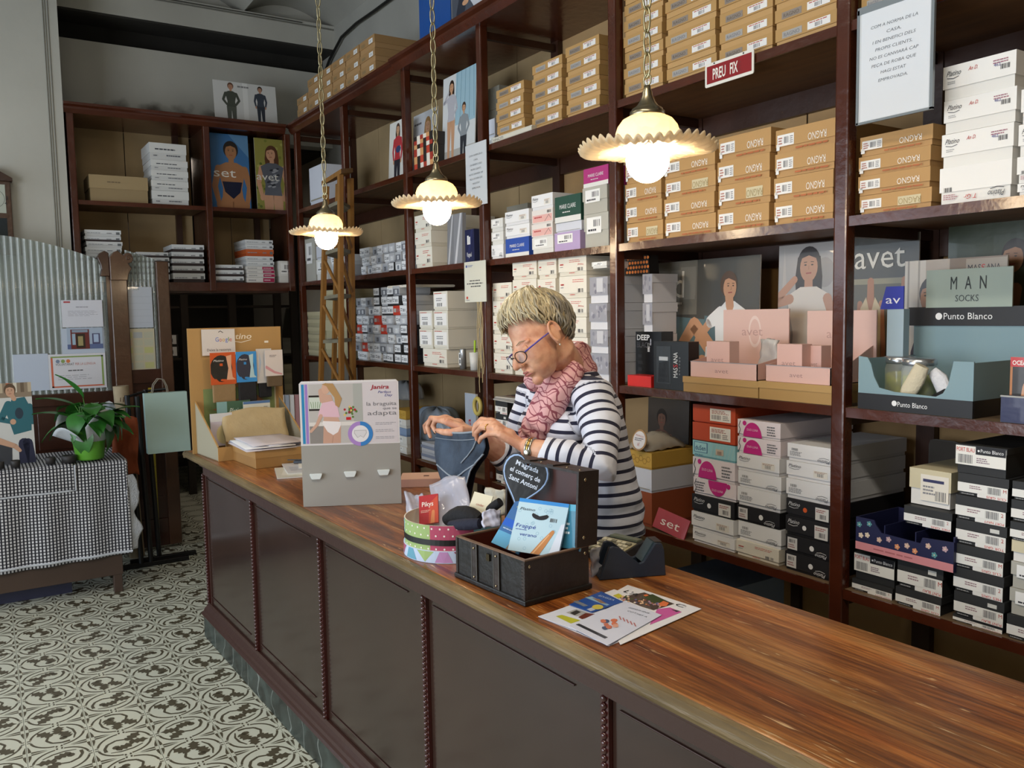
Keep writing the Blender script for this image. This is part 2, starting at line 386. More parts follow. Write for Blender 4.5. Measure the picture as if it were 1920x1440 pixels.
# ------------------------------------------------------------------ floor of patterned cement tiles
CR, DK, GR = 'd3d4c2', '57503f', '4a4740'
def tile_mesh(full=True):
    a = Art(); s_ = .1; EP = EPS
    a.rect(-.0992, -.0992, .0992, .0992, CR, 0)
    ring = a.ring
    # circle open towards its four contacts
    for q in range(4):
        a0 = q*pi/2+.16; ring(0, 0, .0825, .0905, DK, 1, a0, a0+pi/2-.32, 7)
    for q in range(4):
        d = Matrix.Rotation(q*pi/2, 2)
        for sg in (-1, 1):                               # joint dashes at the edge middles
            a.P([tuple(d @ Vector(p)) for p in [(.084, sg*.008-.0032), (.096, sg*.008-.0032), (.096, sg*.008+.0032), (.084, sg*.008+.0032)]], DK, 1)
        for m_ in (0, 1):                                # corner wedges
            pts = [Vector(p) for p in [(.036, .0965), (.088, .0965), (.086, .0865), (.066, .0885)]]
            if m_: pts = [Vector((p.y, p.x)) for p in pts][::-1]
            a.P([tuple(d @ p) for p in pts], DK, 1.5)
    if full:
        k_ = 1.22
        a.line([(k_*x, k_*y) for x, y in [(-.052, -.030), (-.054, -.008), (-.044, .016), (-.020, .030), (.010, .022), (.028, .000), (.048, -.014)]], [.012, .010, .009, .009, .008, .007, .004], DK, 2, False)
        def leaf(x, y, rot, sc):
            pts = []
            base = [(0, -.005), (.010, -.016), (.016, -.009), (.024, -.019), (.030, -.011), (.040, -.017), (.046, -.005), (.056, 0), (.046, .007), (.040, .017), (.030, .010), (.024, .018), (.016, .009), (.010, .015), (0, .005)]
            for p in base: pts.append((k_*(x+sc*(p[0]*cos(rot)-p[1]*sin(rot))), k_*(y+sc*(p[0]*sin(rot)+p[1]*cos(rot)))))
            a.P(pts, DK, 2.2)
        leaf(.006, .014, .75, 1.0); leaf(.012, .000, -.15, .95); leaf(-.026, -.030, .35, .95)
        a.oval(-.030, -.018, .013, .014, DK, 2.2, n=8)
        a.line([(-.050, -.050), (-.015, -.058), (.024, -.052), (.056, -.034)], [.004, .007, .008, .005], DK, 2, False)
    # stand -> lie flat, x stays x, "up" becomes y
    g = G(); g.M = Matrix(((1, 0, 0, 0), (0, 0, 1, 0), (0, -1, 0, 0), (0, 0, 0, 1)))
    for f, c in zip(a.f, a.c): g.add([a.v[i] for i in f], [tuple(range(len(f)))], c)
    g.M = None; g.box(-.0992, .0992, -.0992, .0992, -.012, -.0001, CR)
    return g
TG = tile_mesh(True); TMESH = TG.mesh('tile', TILEM)
SG = tile_mesh(False)
floor = G().box(XW-2.6, 2.6, -3.4, YB, -.1, -.0125).build('floor', mat('grey_grout', '55524a', .9)); struct(floor)
rt = -.0114; OX, OY = -3.9157, -.0556
rest = G(); cnt = 0
for k in range(-28, 34):
    for c in range(-17, 14):
        tx, ty = OX+(k+.5)*.2, OY+c*.2
        x, y = tx*cos(rt)-ty*sin(rt), tx*sin(rt)+ty*cos(rt)
        if y > YB-.1 or y < -3.3 or x > 2.4 or x < -9.0: continue
        q = ((k+0) % 2)*1+((c) % 2)*2
        if -6.9 < x < -1.55 and -.78 < y < 1.12+.2*(x < -4.3) and not (x > -4.0 and y > 1.0):
            if cnt < 298:
                inst(TMESH, 'tile', floor, (x, y, 0), (0, 0, rt+q*pi/2)); cnt += 1; continue
        if x > -4.3 and y > 1.15 and y < 1.9: pass
        rest.M = Matrix.Translation((x, y, 0)) @ Matrix.Rotation(rt+q*pi/2, 4, 'Z')
        src = SG
        base = len(rest.v); rest.v += [tuple(rest.M @ Vector(p)) for p in src.v]
        for f, cc in zip(src.f, src.c): rest.f.append([i+base for i in f]); rest.c.append(cc); rest.sm.append(False)
rest.M = None
o = rest.build('tile_field', TILEM, floor); o['kind'] = 'stuff'

# ------------------------------------------------------------------ counter
AC = .0319; NX = Vector((-sin(AC), cos(AC))); D0 = .9885      # n.x = D0 is the marble face
def cpt(s_, off, z):      # s along counter, off behind the marble face
    return Vector((cos(AC)*s_+NX.x*(D0+off), sin(AC)*s_+NX.y*(D0+off), z))
ctr = empty('shop_counter', (0, 0, 0), 0, 'long wooden shop counter with panelled brown front and worn pine top', 'counter')
cm = Matrix.Translation(cpt(0, 0, 0)) @ Matrix.Rotation(AC, 4, 'Z')
ctr.matrix_world = cm
CL, CRR = -4.07, 1.6      # left end and right end along the counter
ZT = .88
def cb(name, m, x0, x1, y0, y1, z0, z1, bevel=0.): return G().box(x0, x1, y0, y1, z0, z1).build(name, m, ctr, bevel=bevel)
cb('countertop', WOODTOP, CL-.13, CRR, -.005, .485, ZT-.028, ZT, .004)
# nosing: rounded rubbed edge
g = G(); pr_ = [(-.006, ZT-.001), (-.016, ZT-.004), (-.023, ZT-.011), (-.024, ZT-.020), (-.019, ZT-.030), (-.006, ZT-.034), (.02, ZT-.034), (.02, ZT-.030), (-.006, ZT-.0285)]
g.prism([(a, b) for a, b in pr_], CL-.15, CRR, ax='x'); g.build('nosing', NOSING, ctr)
g = G(); g.prism([(CL-.13-(p[0]+.006), p[1]) for p in pr_], -.02, .485); g.build('nosing', NOSING, ctr)
cb('frieze', COUNTERM, CL+.03, CRR, .022, .05, .785, ZT-.03)
cb('frieze_moulding', COUNTERM, CL+.02, CRR, .008, .03, .825, .845, .004)
cb('carcass', COUNTERP, CL+.05, CRR, .045, .40, .14, ZT-.03)
cb('end_panel', COUNTERM, CL+.03, CL+.05, .03, .45, .14, ZT-.03)
cb('back_board', PAINTD, CL+.05, CRR, .40, .42, .0, ZT-.03)
cb('marble_plinth', MARBLE, CL, CRR, 0, .44, 0, .105, .006)
g = G(); mp_ = [(-.004, .105), (-.008, .113), (-.003, .122), (.004, .127), (.008, .137), (.014, .142), (.022, .150), (.026, .163), (.05, .163), (.05, .105)]
g.prism(mp_, CL-.004, CRR, ax='x'); g.build('base_moulding', COUNTERM, ctr)
SP = .7175; s0 = -4.075
for i in range(8):
    xs = s0+.02+i*SP
    if xs > CRR: break
    # bead strip: channel and round beads
    G().box(xs-.012, xs+.012, .024, .045, .165, .787).build('bead_channel', BEADM, ctr)
    g = G()
    for k in range(42): g.ell((xs, .024, .172+k*.0148), .0078, .0078, .0078, 8, 5)
    g.build('bead_strip', BEADM, ctr)
    x1 = xs+SP
    if x1 > CRR: x1 = CRR
    cb('front_panel', COUNTERP, xs+.013, x1-.013, .034, .046, .165, .787)
    # quirk moulding of the panel
    a0, a1 = xs+.035, x1-.10
    for zz in (.20, .765): G().tube([(a0, .032, zz), (a1, .032, zz)], .002, 5).build('panel_bead', COUNTERM, ctr)

# ------------------------------------------------------------------ wall shelving along the right
ZS = [.70, 1.228, 1.763, 2.29]; ZK = 2.86
POSTS = [-6.10, -5.19, -4.29, -3.475, -2.508, -1.516, -.53, .45, 1.43, 2.40]
ws = empty('built_in_shelving', (POSTS[4], YS, 0), 0, 'tall dark maroon built-in shelving along the right wall behind the counter', 'shelving')
def wsb(name, m, x0, x1, y0, y1, z0, z1, bevel=0., par=None):
    p = par or ws; l = p.location
    return G().box(x0-l.x, x1-l.x, y0-l.y, y1-l.y, z0-l.z, z1-l.z).build(name, m, p, bevel=bevel)
for i, x in enumerate(POSTS):
    wsb('upright', PAINTW, x-.022, x+.022, YS-.012, YS+.03, 0, ZK-.02, .006)
    wsb('rear_upright', PAINTD, x-.03, x+.03, YS+.425, YS+.452, 0, ZK-.02)
    for z in ZS+[ZK-.02]: wsb('bearer', PAINTD, x-.012, x+.012, YS+.03, YS+.425, z-.055, z-.022)
for i in range(len(POSTS)-1):
    a, b = POSTS[i]+.022, POSTS[i+1]-.022
    for k, z in enumerate(ZS):
        if i == 0 and k == 0: continue
        wsb('shelf_board', UNDER if k > 1 else SHELFTOP, a, b, YS+.004, YS+.455, z-.022, z)
        wsb('shelf_edge', PAINTW, a, b, YS-.004, YS+.004, z-.028, z-.0004)
    wsb('rear_rail', PAINTD, a, b, YS+.43, YS+.455, 1.66, 1.741); wsb('rear_rail', PAINTD, a, b, YS+.43, YS+.455, 2.19, 2.268)
    # kraft paper lining, two strips per bay
    mdx = a+(b-a)*random.uniform(.42, .6)
    wsb('back_panel', KRAFT if i > 2 else KRAFTD, a, mdx-.004, YS+.455, YS+.46, .0, ZK-.02); wsb('back_panel', KRAFT if i > 2 else KRAFTD, mdx+.004, b, YS+.453, YS+.458, .0, ZK-.02)
    wsb('shelf_stile', PAINTD, a+(b-a)*.5-.02, a+(b-a)*.5+.02, YS+.435, YS+.452, .0, .9)
g = G(); l = ws.location
for (x0, x1, dy) in ((-6.15, -4.33, 0), (-4.33, 2.45, .018)):
    g.prism([(YS-.015-dy-l.y, ZK-.025), (YS-.035-dy-l.y, ZK), (YS-.035-dy-l.y, ZK+.012), (YS-.055-dy-l.y, ZK+.022), (YS-.055-dy-l.y, ZK+.038), (YB-l.y, ZK+.038), (YB-l.y, ZK-.025)], x0-l.x, x1-l.x, ax='x')
g.build('cornice', PAINTW, ws)
# low boxes and shadow under the bottom shelf
# ------------------------------------------------------------------ shelving on the far wall
YL = PXX(130, 300, XB).y+.0
fs_ = empty('far_shelving', (XB, YL, 0), 0, 'dark maroon open shelving above the storeroom doorway on the far wall', 'shelving')
def fb(name, m, x0, x1, y0, y1, z0, z1, bevel=0.): return wsb(name, m, x0, x1, y0, y1, z0, z1, bevel, fs_)
YM = PXX(392, 380, XB).y; YR = YS-.045
for y in (YL+.015, YM, YR): fb('upright', PAINTW, XB-.03, XB+.012, y-.022, y+.022, 1.70, ZK-.02, .006); fb('side_panel', PAINTD, XB-.44, XB-.03, y-.01, y+.01, 1.72, ZK-.02)
for z in (1.763, 2.29):
    for (a, b) in ((YL+.035, YM-.022), (YM+.022, YR-.022)):
        fb('shelf_board', UNDER, XB-.44, XB-.004, a, b, z-.022, z); fb('shelf_edge', PAINTW, XB-.004, XB+.004, a, b, z-(.028 if z > 2 else .06), z-.0004)
for (a, b) in ((YL+.035, YM-.022), (YM+.022, YR-.022)):
    md = a+(b-a)*.45
    fb('back_panel', KRAFTD, XB-.446, XB-.44, a, md-.003, 1.76, ZK-.02); fb('back_panel', KRAFTD, XB-.444, XB-.438, md+.003, b, 1.76, ZK-.02)
    fb('rear_stile', PAINTD, XB-.44, XB-.40, b-.12, b-.08, 1.76, ZK-.02)
g = G(); l = fs_.location
g.prism([(XB+.015-l.x, ZK-.025), (XB+.035-l.x, ZK), (XB+.035-l.x, ZK+.012), (XB+.055-l.x, ZK+.022), (XB+.055-l.x, ZK+.038), (XW-l.x, ZK+.038), (XW-l.x, ZK-.025)], YL-.02-l.y, YS-.062-l.y, ax='y')
g.build('cornice', PAINTW, fs_)
fb('lintel', PAINTD, XB-.44, XB-.01, PA+.002, YR-.03, 1.69, 1.735)
# ------------------------------------------------------------------ cartons: body + lid + printed front, one object each
_am = {}
RED, INK, GRY, WHT = 'c03a34', '3a3a40', '8d8d92', 'f2f1ee'
def a_ragno(a, w, h, v):
    a.rect(w*.03, h*.30, w*.32, h*.78, 'eceae6'); a.rect(w*.015, h*.14, w*.07, h*.40, 'eceae6')
    a.bars(w*.15, h*.40, w*.08, h*.28, '55555a', 6); a.scrib(w*.05, h*.36, w*.08, h*.34, 'b06a58', 3, seed=v); a.scrib(w*.25, h*.36, w*.06, h*.34, GRY, 4, seed=v)
    a.scrib(w*.35, h*.06, w*.6, h*.14, 'b4653a', 1, seed=v+3)
    if v % 3 == 2: a.rect(w*.55, h*.28, w*.86, h*.72, 'cfc3a0')
    a.text('RAGNO', w*.86, h*.62, h*.30, 'efe9df' if v % 3 != 2 else 'a89468', 3, w=w*.30, rot=pi)
def a_ragtop(a, w, h, v):
    a.rect(w*.12, h*.42, w*.45, h*.78, 'a7a29c' if v % 2 else '8f8378'); a.text('RAGNO', w*.15, h*.49, h*.2, '7d7f88' if v % 2 else '6b6158', 3, w=w*.26)
    a.rect(w*.54, h*.42, w*.90, h*.82, 'e9e7e4'); a.bars(w*.66, h*.48, w*.12, h*.2, '77777c', 6, 2); a.scrib(w*.57, h*.70, w*.3, h*.10, 'b5564a', 1, seed=v)
def a_tansmall(a, w, h, v):
    a.rect(w*.62, h*.45, w*.88, h*.80, 'e4e4e2'); a.scrib(w*.66, h*.52, w*.18, h*.2, '9a9a9c', 2, seed=v); a.rect(w*.12, h*.5, w*.36, h*.74, '8b7350')
def a_script(a, t, x, y, h, c, w, rot=0.): a.text(t, x, y, h, c, 2, w=w, sh=.35, rot=rot); a.line([(x+(w*.05)*cos(rot), y-h*.35*cos(rot)), (x+w*.5*cos(rot), y-h*.6*cos(rot)), (x+w*.9*cos(rot), y-h*.3*cos(rot))], h*.12, c, 2, False)
def a_plat(a, w, h, v):
    up = v % 4 != 3
    if up:
        a_script(a, 'Platino', w*.05, h*.70, h*.15, '3c3c44', w*.20); a.text('An D.', w*.36, h*.74, h*.11, RED, 2, w=w*.13, sh=.3)
        a.scrib(w*.07, h*.45, w*.12, h*.1, 'aaaaaa', 2, seed=v); a.bars(w*.80, h*.55, w*.13, h*.14, '44444a', 8); a.scrib(w*.70, h*.72, w*.22, h*.14, 'a87684', 2, seed=v); a.text('462', w*.71, h*.66, h*.09, '4a4a90', 2)
    else:
        a_script(a, 'Platino', w*.92, h*.24, h*.15, '3c3c44', w*.22, pi); a.text('T Gr', w*.55, h*.22, h*.12, RED, 2, rot=pi, sh=.3)
        a.bars(w*.07, h*.34, w*.12, h*.12, '44444a', 8); a.scrib(w*.06, h*.12, w*.22, h*.16, 'b5868e', 3, seed=v)
def a_plat2(a, w, h, v):
    if v % 2 == 0: a_script(a, 'Platino', w*.05, h*.66, h*.18, '55555d', w*.27); a.rect(w*.60, h*.28, w*.90, h*.66, 'ece8df'); a.bars(w*.68, h*.34, w*.14, h*.18, '66666a', 7); a.scrib(w*.62, h*.52, w*.26, h*.12, 'b08f80', 2, seed=v)
    else: a_script(a, 'Platino', w*.92, h*.30, h*.18, '55555d', w*.25, pi); a.bars(w*.10, h*.60, w*.15, h*.14, '66666a', 7); a.scrib(w*.06, h*.30, w*.30, h*.26, GRY, 4, seed=v)
def a_platblk(a, w, h, v):
    if v % 2 == 0: a_script(a, 'Platino', w*.05, h*.62, h*.22, 'e8e8ea', w*.25); a.rect(w*.64, h*.10, w*.92, h*.80, 'e3e1dd'); a.bars(w*.74, h*.2, w*.13, h*.25, INK, 6); a.scrib(w*.66, h*.52, w*.22, h*.2, 'a66', 2, seed=v) if False else a.scrib(w*.66, h*.52, w*.22, h*.2, 'aa6666', 2, seed=v); a.oval(w*.42, h*.5, w*.045, w*.045, 'e0622f' if v == 4 else 'f0f0f0', 2)
    else: a_script(a, 'Platino', w*.90, h*.28, h*.2, 'e8e8ea', w*.24, pi); a.rect(w*.04, h*.16, w*.26, h*.86, 'dcdad8'); a.bars(w*.08, h*.56, w*.14, h*.2, INK, 6); a.scrib(w*.06, h*.24, w*.16, h*.25, 'a07070', 2, seed=v); a.oval(w*.58, h*.5, w*.05, w*.05, 'f2f2f2', 2)
def a_janira(a, w, h, v):
    a.scrib(w*.06, h*.55, w*.14, h*.14, RED, 1, seed=v); a.scrib(w*.06, h*.45, w*.12, h*.07, GRY, 1, seed=v)
    a.scrib(w*(.4+.05*(v % 3)), h*.68, w*.4, h*.18, 'd07068', 2, fill=.35, seed=v+9); a.scrib(w*.4, h*.1, w*.2, h*.1, 'd4837a', 1, seed=v)
    a.bars(w*.70, h*.24, w*.09, h*.18, '5a5a60', 5); a.bars(w*.82, h*.24, w*.07, h*.18, '5a5a60', 4); a.rect(w*.66, h*.18, w*.66+w*.004, h*.5, 'c9b8a6', 1)
    if v % 2: a.text('Janira', w*.70, h*.56, h*.10, 'cc5a50', 2, w=w*.2, rot=-.08, sh=.2)
def a_bars2(a, w, h, v):
    a.rect(w*.08, h*.2, w*.92, h*.86, 'f4f3f1'); a.bars(w*.25, h*.22, w*.4, h*.18, '444448', 8); a.scrib(w*.2, h*.48, w*.5, h*.2, GRY, 2, seed=v); a.scrib(w*.06, h*.86, w*.6, h*.07, RED, 1, seed=v)
def a_bw(a, w, h, v):
    c = ['f0efe9', 'eeece6', 'f3f2ee'][v % 3]
    a.rect(0, h*.16, w*.985, h*.58, c); a.rect(w*.40, 0, w*.985, h*.17, c); a.bars(w*.60, h*.22, w*.26, h*.30, '55555a', 14); a.scrib(w*.24, h*.32, w*.26, h*.18, 'a08088', 2, seed=v)
    a.text(['PORT NAVY', 'PUNT BLAU', 'MES GRIS', 'CLIS GRIS', 'TOR GRIS'][v % 5], w*.96, h*.125, h*.10, 'cc3b35', 3, w=w*.38, rot=pi); a.text('M' if v % 2 else '2', w*.90, h*.36, h*.15, 'b8483c', 3)
    a.oval(w*.42, h*.075, w*.022, w*.022, 'f0f0f0', 2.5); a.scrib(w*.08, h*.03, w*.28, h*.09, '9a9a9a', 1, seed=v)
    if v % 3 == 1: a.rect(w*.68, h*.68, w*.86, h*.84, 'd8d8d2')
def a_bwtop(a, w, h, v):
    a.rect(0, h*.30, w*.985, h*.96, 'f1efe8'); a.rect(w*.40, h*.70, w*.98, h*.98, '222226', 2); a.text('Punto Blanco', w*.50, h*.78, h*.12, 'f0f0f0', 3, w=w*.44); a.oval(w*.46, h*.83, w*.022, w*.022, 'f0f0f0', 3)
    a.text('PORT BLAU', w*.02, h*.76, h*.14, 'c8322e', 3, w=w*.36); a.bars(w*.05, h*.36, w*.30, h*.30, '55555a', 14); a.scrib(w*.42, h*.40, w*.26, h*.2, '887080', 3, seed=v)
def a_orange(a, w, h, v):
    a.rect(w*.42, h*.16, w*.90, h*.86, 'f0ede6'); a.bars(w*.46, h*.26, w*.22, h*.25, '55555a', 9, 2); a.scrib(w*.46, h*.56, w*.4, h*.22, 'a05a50', 3, seed=v); a.scrib(w*.72, h*.24, w*.15, h*.28, '777777', 3, seed=v)
def a_dusen(a, w, h, v):
    rn = random.Random(3)
    for k in range(7): a.line([(w*(.44+.08*k), h*.15), (w*(.50+.08*k), h*.85)], h*.10, 'a5d3d9', 1)
    a.rect(w*.04, h*.30, w*.36, h*.92, '356a9c', 2); a.rect(w*.055, h*.33, w*.345, h*.89, 'a9dbe2', 2.4); a.text('duSen', w*.07, h*.44, h*.28, '1d4f86', 3, w=w*.25, bold=.01); a.text('the liner', w*.06, h*.12, h*.10, '1d4f86', 3, w=w*.2); a.rect(w*.56, h*.3, w*.74, h*.66, 'cdbfae', 3); a.bars(w*.6, h*.34, w*.1, h*.2, '8a6a5a', 5, 3.5)
def a_pink(a, w, h, v):
    fl = v % 2
    x = w*.36 if not fl else w*.58
    pts = [(x+w*.22*cos(t), (h*.02 if not fl else h*.98)+(h*.86*sin(t) if not fl else -h*.86*sin(t))) for t in [pi*k/14 for k in range(15)]]
    a.P(pts if not fl else pts[::-1], 'cc2b86'); a.text('DUO LUNA', x-w*.13, h*.38, h*.13, 'f6d8e8', 2, w=w*.26)
    a.line([(w*.03, h*.1), (w*.07, h*.4), (w*.03, h*.6), (w*.07, h*.92)], h*.05, '555559', 1, False); a.oval(w*.17 if not fl else w*.83, h*.80, w*.045, w*.045, 'cc2b86', 2)
    a.scrib(w*.70 if not fl else w*.06, h*.2, w*.25, h*.6, '77777d', 4, seed=v)
def a_cream(a, w, h, v):
    a.rect(w*.28, h*.14, w*.95, h*.86, 'efe9dc'); a.rect(w*.34, h*.66, w*.84, h*.74, '3c3f66', 2); a.scrib(w*.34, h*.30, w*.35, h*.28, GRY, 3, seed=v); a.bars(w*.64, h*.18, w*.26, h*.26, '66666a', 9)
def a_flat(a, w, h, v):
    a.scrib(w*.06, h*.40, w*.45, h*.22, '9aa0a8', 1, seed=v); a.scrib(w*.60, h*.35, w*.16, h*.3, '8c9098', 1, seed=v+1); a.rect(w*.86, h*.3, w*.96, h*.7, '6f7478', 1)
def a_magb(a, w, h, v): a.rect(w*.58, h*.12, w*.99, h*.9, 'a8224f'); a.scrib(w*.62, h*.3, w*.3, h*.4, 'e8c8d4', 1, seed=v); a.scrib(w*.06, h*.3, w*.36, h*.35, GRY, 1, seed=v)
def a_hand(a, w, h, v): a.scrib(w*.15, h*.55, w*.6, h*.16, '4a4d55', 1, seed=v); a.scrib(w*.45, h*.2, w*.45, h*.14, '6a6d75', 1, seed=v+5); a.scrib(w*.1, h*.18, w*.12, h*.12, '6a6d75', 1, seed=v+7)
def a_mc(c, t='MARIE CLAIRE'):
    def f(a, w, h, v):
        a.text(t, w*.5, h*.52, h*.16, 'f0f0f0', 2, w=w*.62, al='c'); a.scrib(w*.3, h*.34, w*.4, h*.08, 'd8d8d8', 1, seed=v); a.rect(0, 0, w, h*.22, 'e6e6e2', 1)
    return f
def a_whlabel(a, w, h, v): a.rect(w*.12, h*.42, w*.72, h*.90, 'f4f4f2'); a.bars(w*.40, h*.62, w*.28, h*.2, '55555a', 6, 2); a.scrib(w*.18, h*.46, w*.45, h*.12, INK, 1, seed=v, l=2)
def a_pinkgirl(a, w, h, v): a.rect(w*.04, h*.1, w*.96, h*.62, 'e9b7b0'); a.scrib(w*.12, h*.35, w*.45, h*.2, 'c04a48', 1, seed=v, l=2); a.line([(w*.62, h*.12), (w*.72, h*.34), (w*.82, h*.56), (w*.90, h*.30)], h*.03, '3a3a3a', 2); a.bars(w*.74, h*.70, w*.18, h*.2, '55555a', 6)
def a_small(a, w, h, v):
    a.rect(w*.10, h*.12, w*.90, h*.72, ['c9ccd2', '9da2ac', 'dfe1e4', '6d7078'][v % 4]); a.rect(w*.34, h*.2, w*.66, h*.62, ['e8eaec', '55585f', '80858e', 'd0d3d8'][v % 4], 2); a.text('1', w*.44, h*.26, h*.26, 'f0f0f0' if v % 4 == 1 else '55585f', 3)
def a_smlabel(a, w, h, v): a.rect(w*.06, h*.18, w*.94, h*.95, 'e9ebee'); a.bars(w*.45, h*.35, w*.4, h*.3, '5a5e66', 6); a.scrib(w*.12, h*.35, w*.26, h*.4, '7a7e86', 2, seed=v)
def a_gphoto(a, w, h, v):
    rn = random.Random(v)
    a.rect(0, h*.30, w, h, '9c9ca4')
    for k in range(14): a.oval(rn.uniform(.08, .92)*w, h*rn.uniform(.42, .9), w*.06, h*.09, rn.choice(['8a8a94', 'b0b0b8', '7e7e8a', 'a8a6ae']), 1.5+.1*k, n=9)
    a.rect(w*.40, h*.42, w*.75, h*.95, 'c8c8cc', 4) if v % 2 else None
    a.bars(w*.5, h*.6, w*.15, h*.2, '444', 5, 5) if False else None
def a_diamond(a, w, h, v):
    cs = ['c2452f', 'efe6d8', '2a2320', 'd9a06a', 'efe6d8', '2a2320', 'a83a2a']
    for i in range(6):
        for j in range(3): a.rect(w*i/6, h*j/3, w*(i+1)/6, h*(j+1)/3, cs[(i*2+j*3+v) % 7])
def a_tanplain(a, w, h, v): a.scrib(w*.3, h*.7, w*.3, h*.1, '7a6850', 1, seed=v)
def a_none(a, w, h, v): pass
def a_line(a, w, h, v): a.rect(w*.06, h*.12, w*.94, h*.16, '9a9484')
def a_silver(a, w, h, v): a.rect(w*.1, h*.3, w*.45, h*.7, 'b8b8b4'); a.scrib(w*.55, h*.3, w*.35, h*.4, GRY, 3, seed=v)
def a_yell(a, w, h, v):
    for k in range(6): a.ring(w*(.12+.15*k), h*(.45+.15*(k % 2)), h*.16, h*.19, '8a6a2a', 1, n=6)
def a_redtx(a, w, h, v): a.rect(0, h*.1, w, h*.9, 'b03028')
# kind: body colour, lid colour, lid share of the height, art, plain description
K = {
 'ragno': ('b48c58', 'b99059', .72, a_ragno, 'tan box with upside-down lettering'),
 'ragtop': ('bd9660', 'b58e56', .66, a_ragtop, 'tan box with foil patch'),
 'tansmall': ('a98458', 'a07c50', .6, a_tansmall, 'flat tan box'),
 'plat': ('e6e4df', 'f0eeea', .66, a_plat, 'large white script-logo box'),
 'plat2': ('e2e2e4', 'efeff0', .8, a_plat2, 'white script-logo box'),
 'platblk': ('17161a', '1d1c20', .85, a_platblk, 'black script-logo box'),
 'janira': ('ded8c8', 'e8e3d5', .78, a_janira, 'cream box with red handwriting'),
 'janbar': ('dcd8ca', 'e4e0d3', .9, a_bars2, 'cream box with barcode sheet'),
 'bw': ('262728', '2d2e2f', .40, a_bw, 'black box with white barcode label'),
 'bwtop': ('262728', '2d2e2f', .2, a_bwtop, 'open box with white label'),
 'orange': ('b8421f', 'c24a24', .95, a_orange, 'orange box with barcode label'),
 'dusen': ('8cc8d0', '9bd2da', .9, a_dusen, 'pale turquoise box, blue framed logo'),
 'pink': ('e9e2e4', 'f0e6ea', .85, a_pink, 'white and magenta box'),
 'creamlid': ('e9e7e2', 'd9cfae', .55, a_cream, 'white box with cream lid'),
 'flatw': ('3c3234', 'dfe3e6', .62, a_flat, 'flat white-fronted box'),
 'flatw2': ('d5d8da', 'e2e5e7', .62, a_flat, 'flat pale box'),
 'flato': ('c35a2a', 'cf6430', .62, a_flat, 'flat orange box'),
 'magb': ('dcdad6', 'e2e0dc', .9, a_magb, 'flat white and crimson box'),
 'handw': ('cfd0cf', 'dadbd9', .6, a_hand, 'white box with handwritten end'),
 'tanlong': ('97825e', 'a38d67', .5, a_tanplain, 'long tan carton with sagging lid'),
 'mcgreen': ('1f4a3c', '1f4a3c', 1, a_mc('g'), 'dark green box'),
 'mcblue': ('2a4fa8', '2a4fa8', 1, a_mc('b'), 'royal blue box'),
 'mcmag': ('b2307c', 'b2307c', 1, a_mc('m'), 'magenta box'),
 'greytall': ('b4b2a8', 'b8b6ac', .5, a_whlabel, 'tall grey labelled box'),
 'greyplain': ('9a978c', '8f8d82', .5, a_none, 'plain grey box'),
 'whlabel': ('dcdbd6', 'e4e3de', .7, a_whlabel, 'white box with small label'),
 'lilac': ('b9a3cc', 'b9a3cc', 1, a_whlabel, 'lilac labelled box'),
 'pinkgirl': ('e6ddd8', 'e9e2dc', .95, a_pinkgirl, 'white box with pink panel'),
 'small': ('a5a8ae', 'b5b8bd', .8, a_small, 'small grey sock box'),
 'smwhite': ('c9ccd0', 'dfe1e3', .6, a_smlabel, 'small white sock box'),
 'smblack': ('2a2b2e', '313236', .5, a_smlabel, 'small black sock box'),
 'smred': ('c33a26', 'c33a26', 1, a_silver, 'small red box'),
 'gphoto': ('d8d8dc', 'dcdce0', .3, a_gphoto, 'grey blossom printed box'),
 'diamond': ('2a2725', '2a2725', 1, a_diamond, 'black box with chequered front'),
 'yellow': ('c59a3c', 'c9a044', .9, a_yell, 'patterned yellow box'),
 'whitebig': ('cfd2dc', 'd5d8e2', .9, a_line, 'plain white box'),
 'rust': ('8f4424', '964a28', .9, a_none, 'rust brown cardboard box'),
 'tanbox': ('a98650', 'b08c56', .85, a_none, 'plain tan box'),
 'creamflat': ('a9a182', 'b5ac8c', .5, a_line, 'flat cream box'),
 'lightblue': ('7f93b4', '8aa0c2', .8, a_none, 'pale blue carton'),
 'black': ('1a1a1c', '222225', .7, a_none, 'plain black box'),
 'mag': ('8f9296', 'a9adb0', .7, a_smlabel, 'grey garment pack'),
 'vinciti': ('dcd8cc', 'd8d2c0', .5, a_none, 'flat white catalogue'),
}
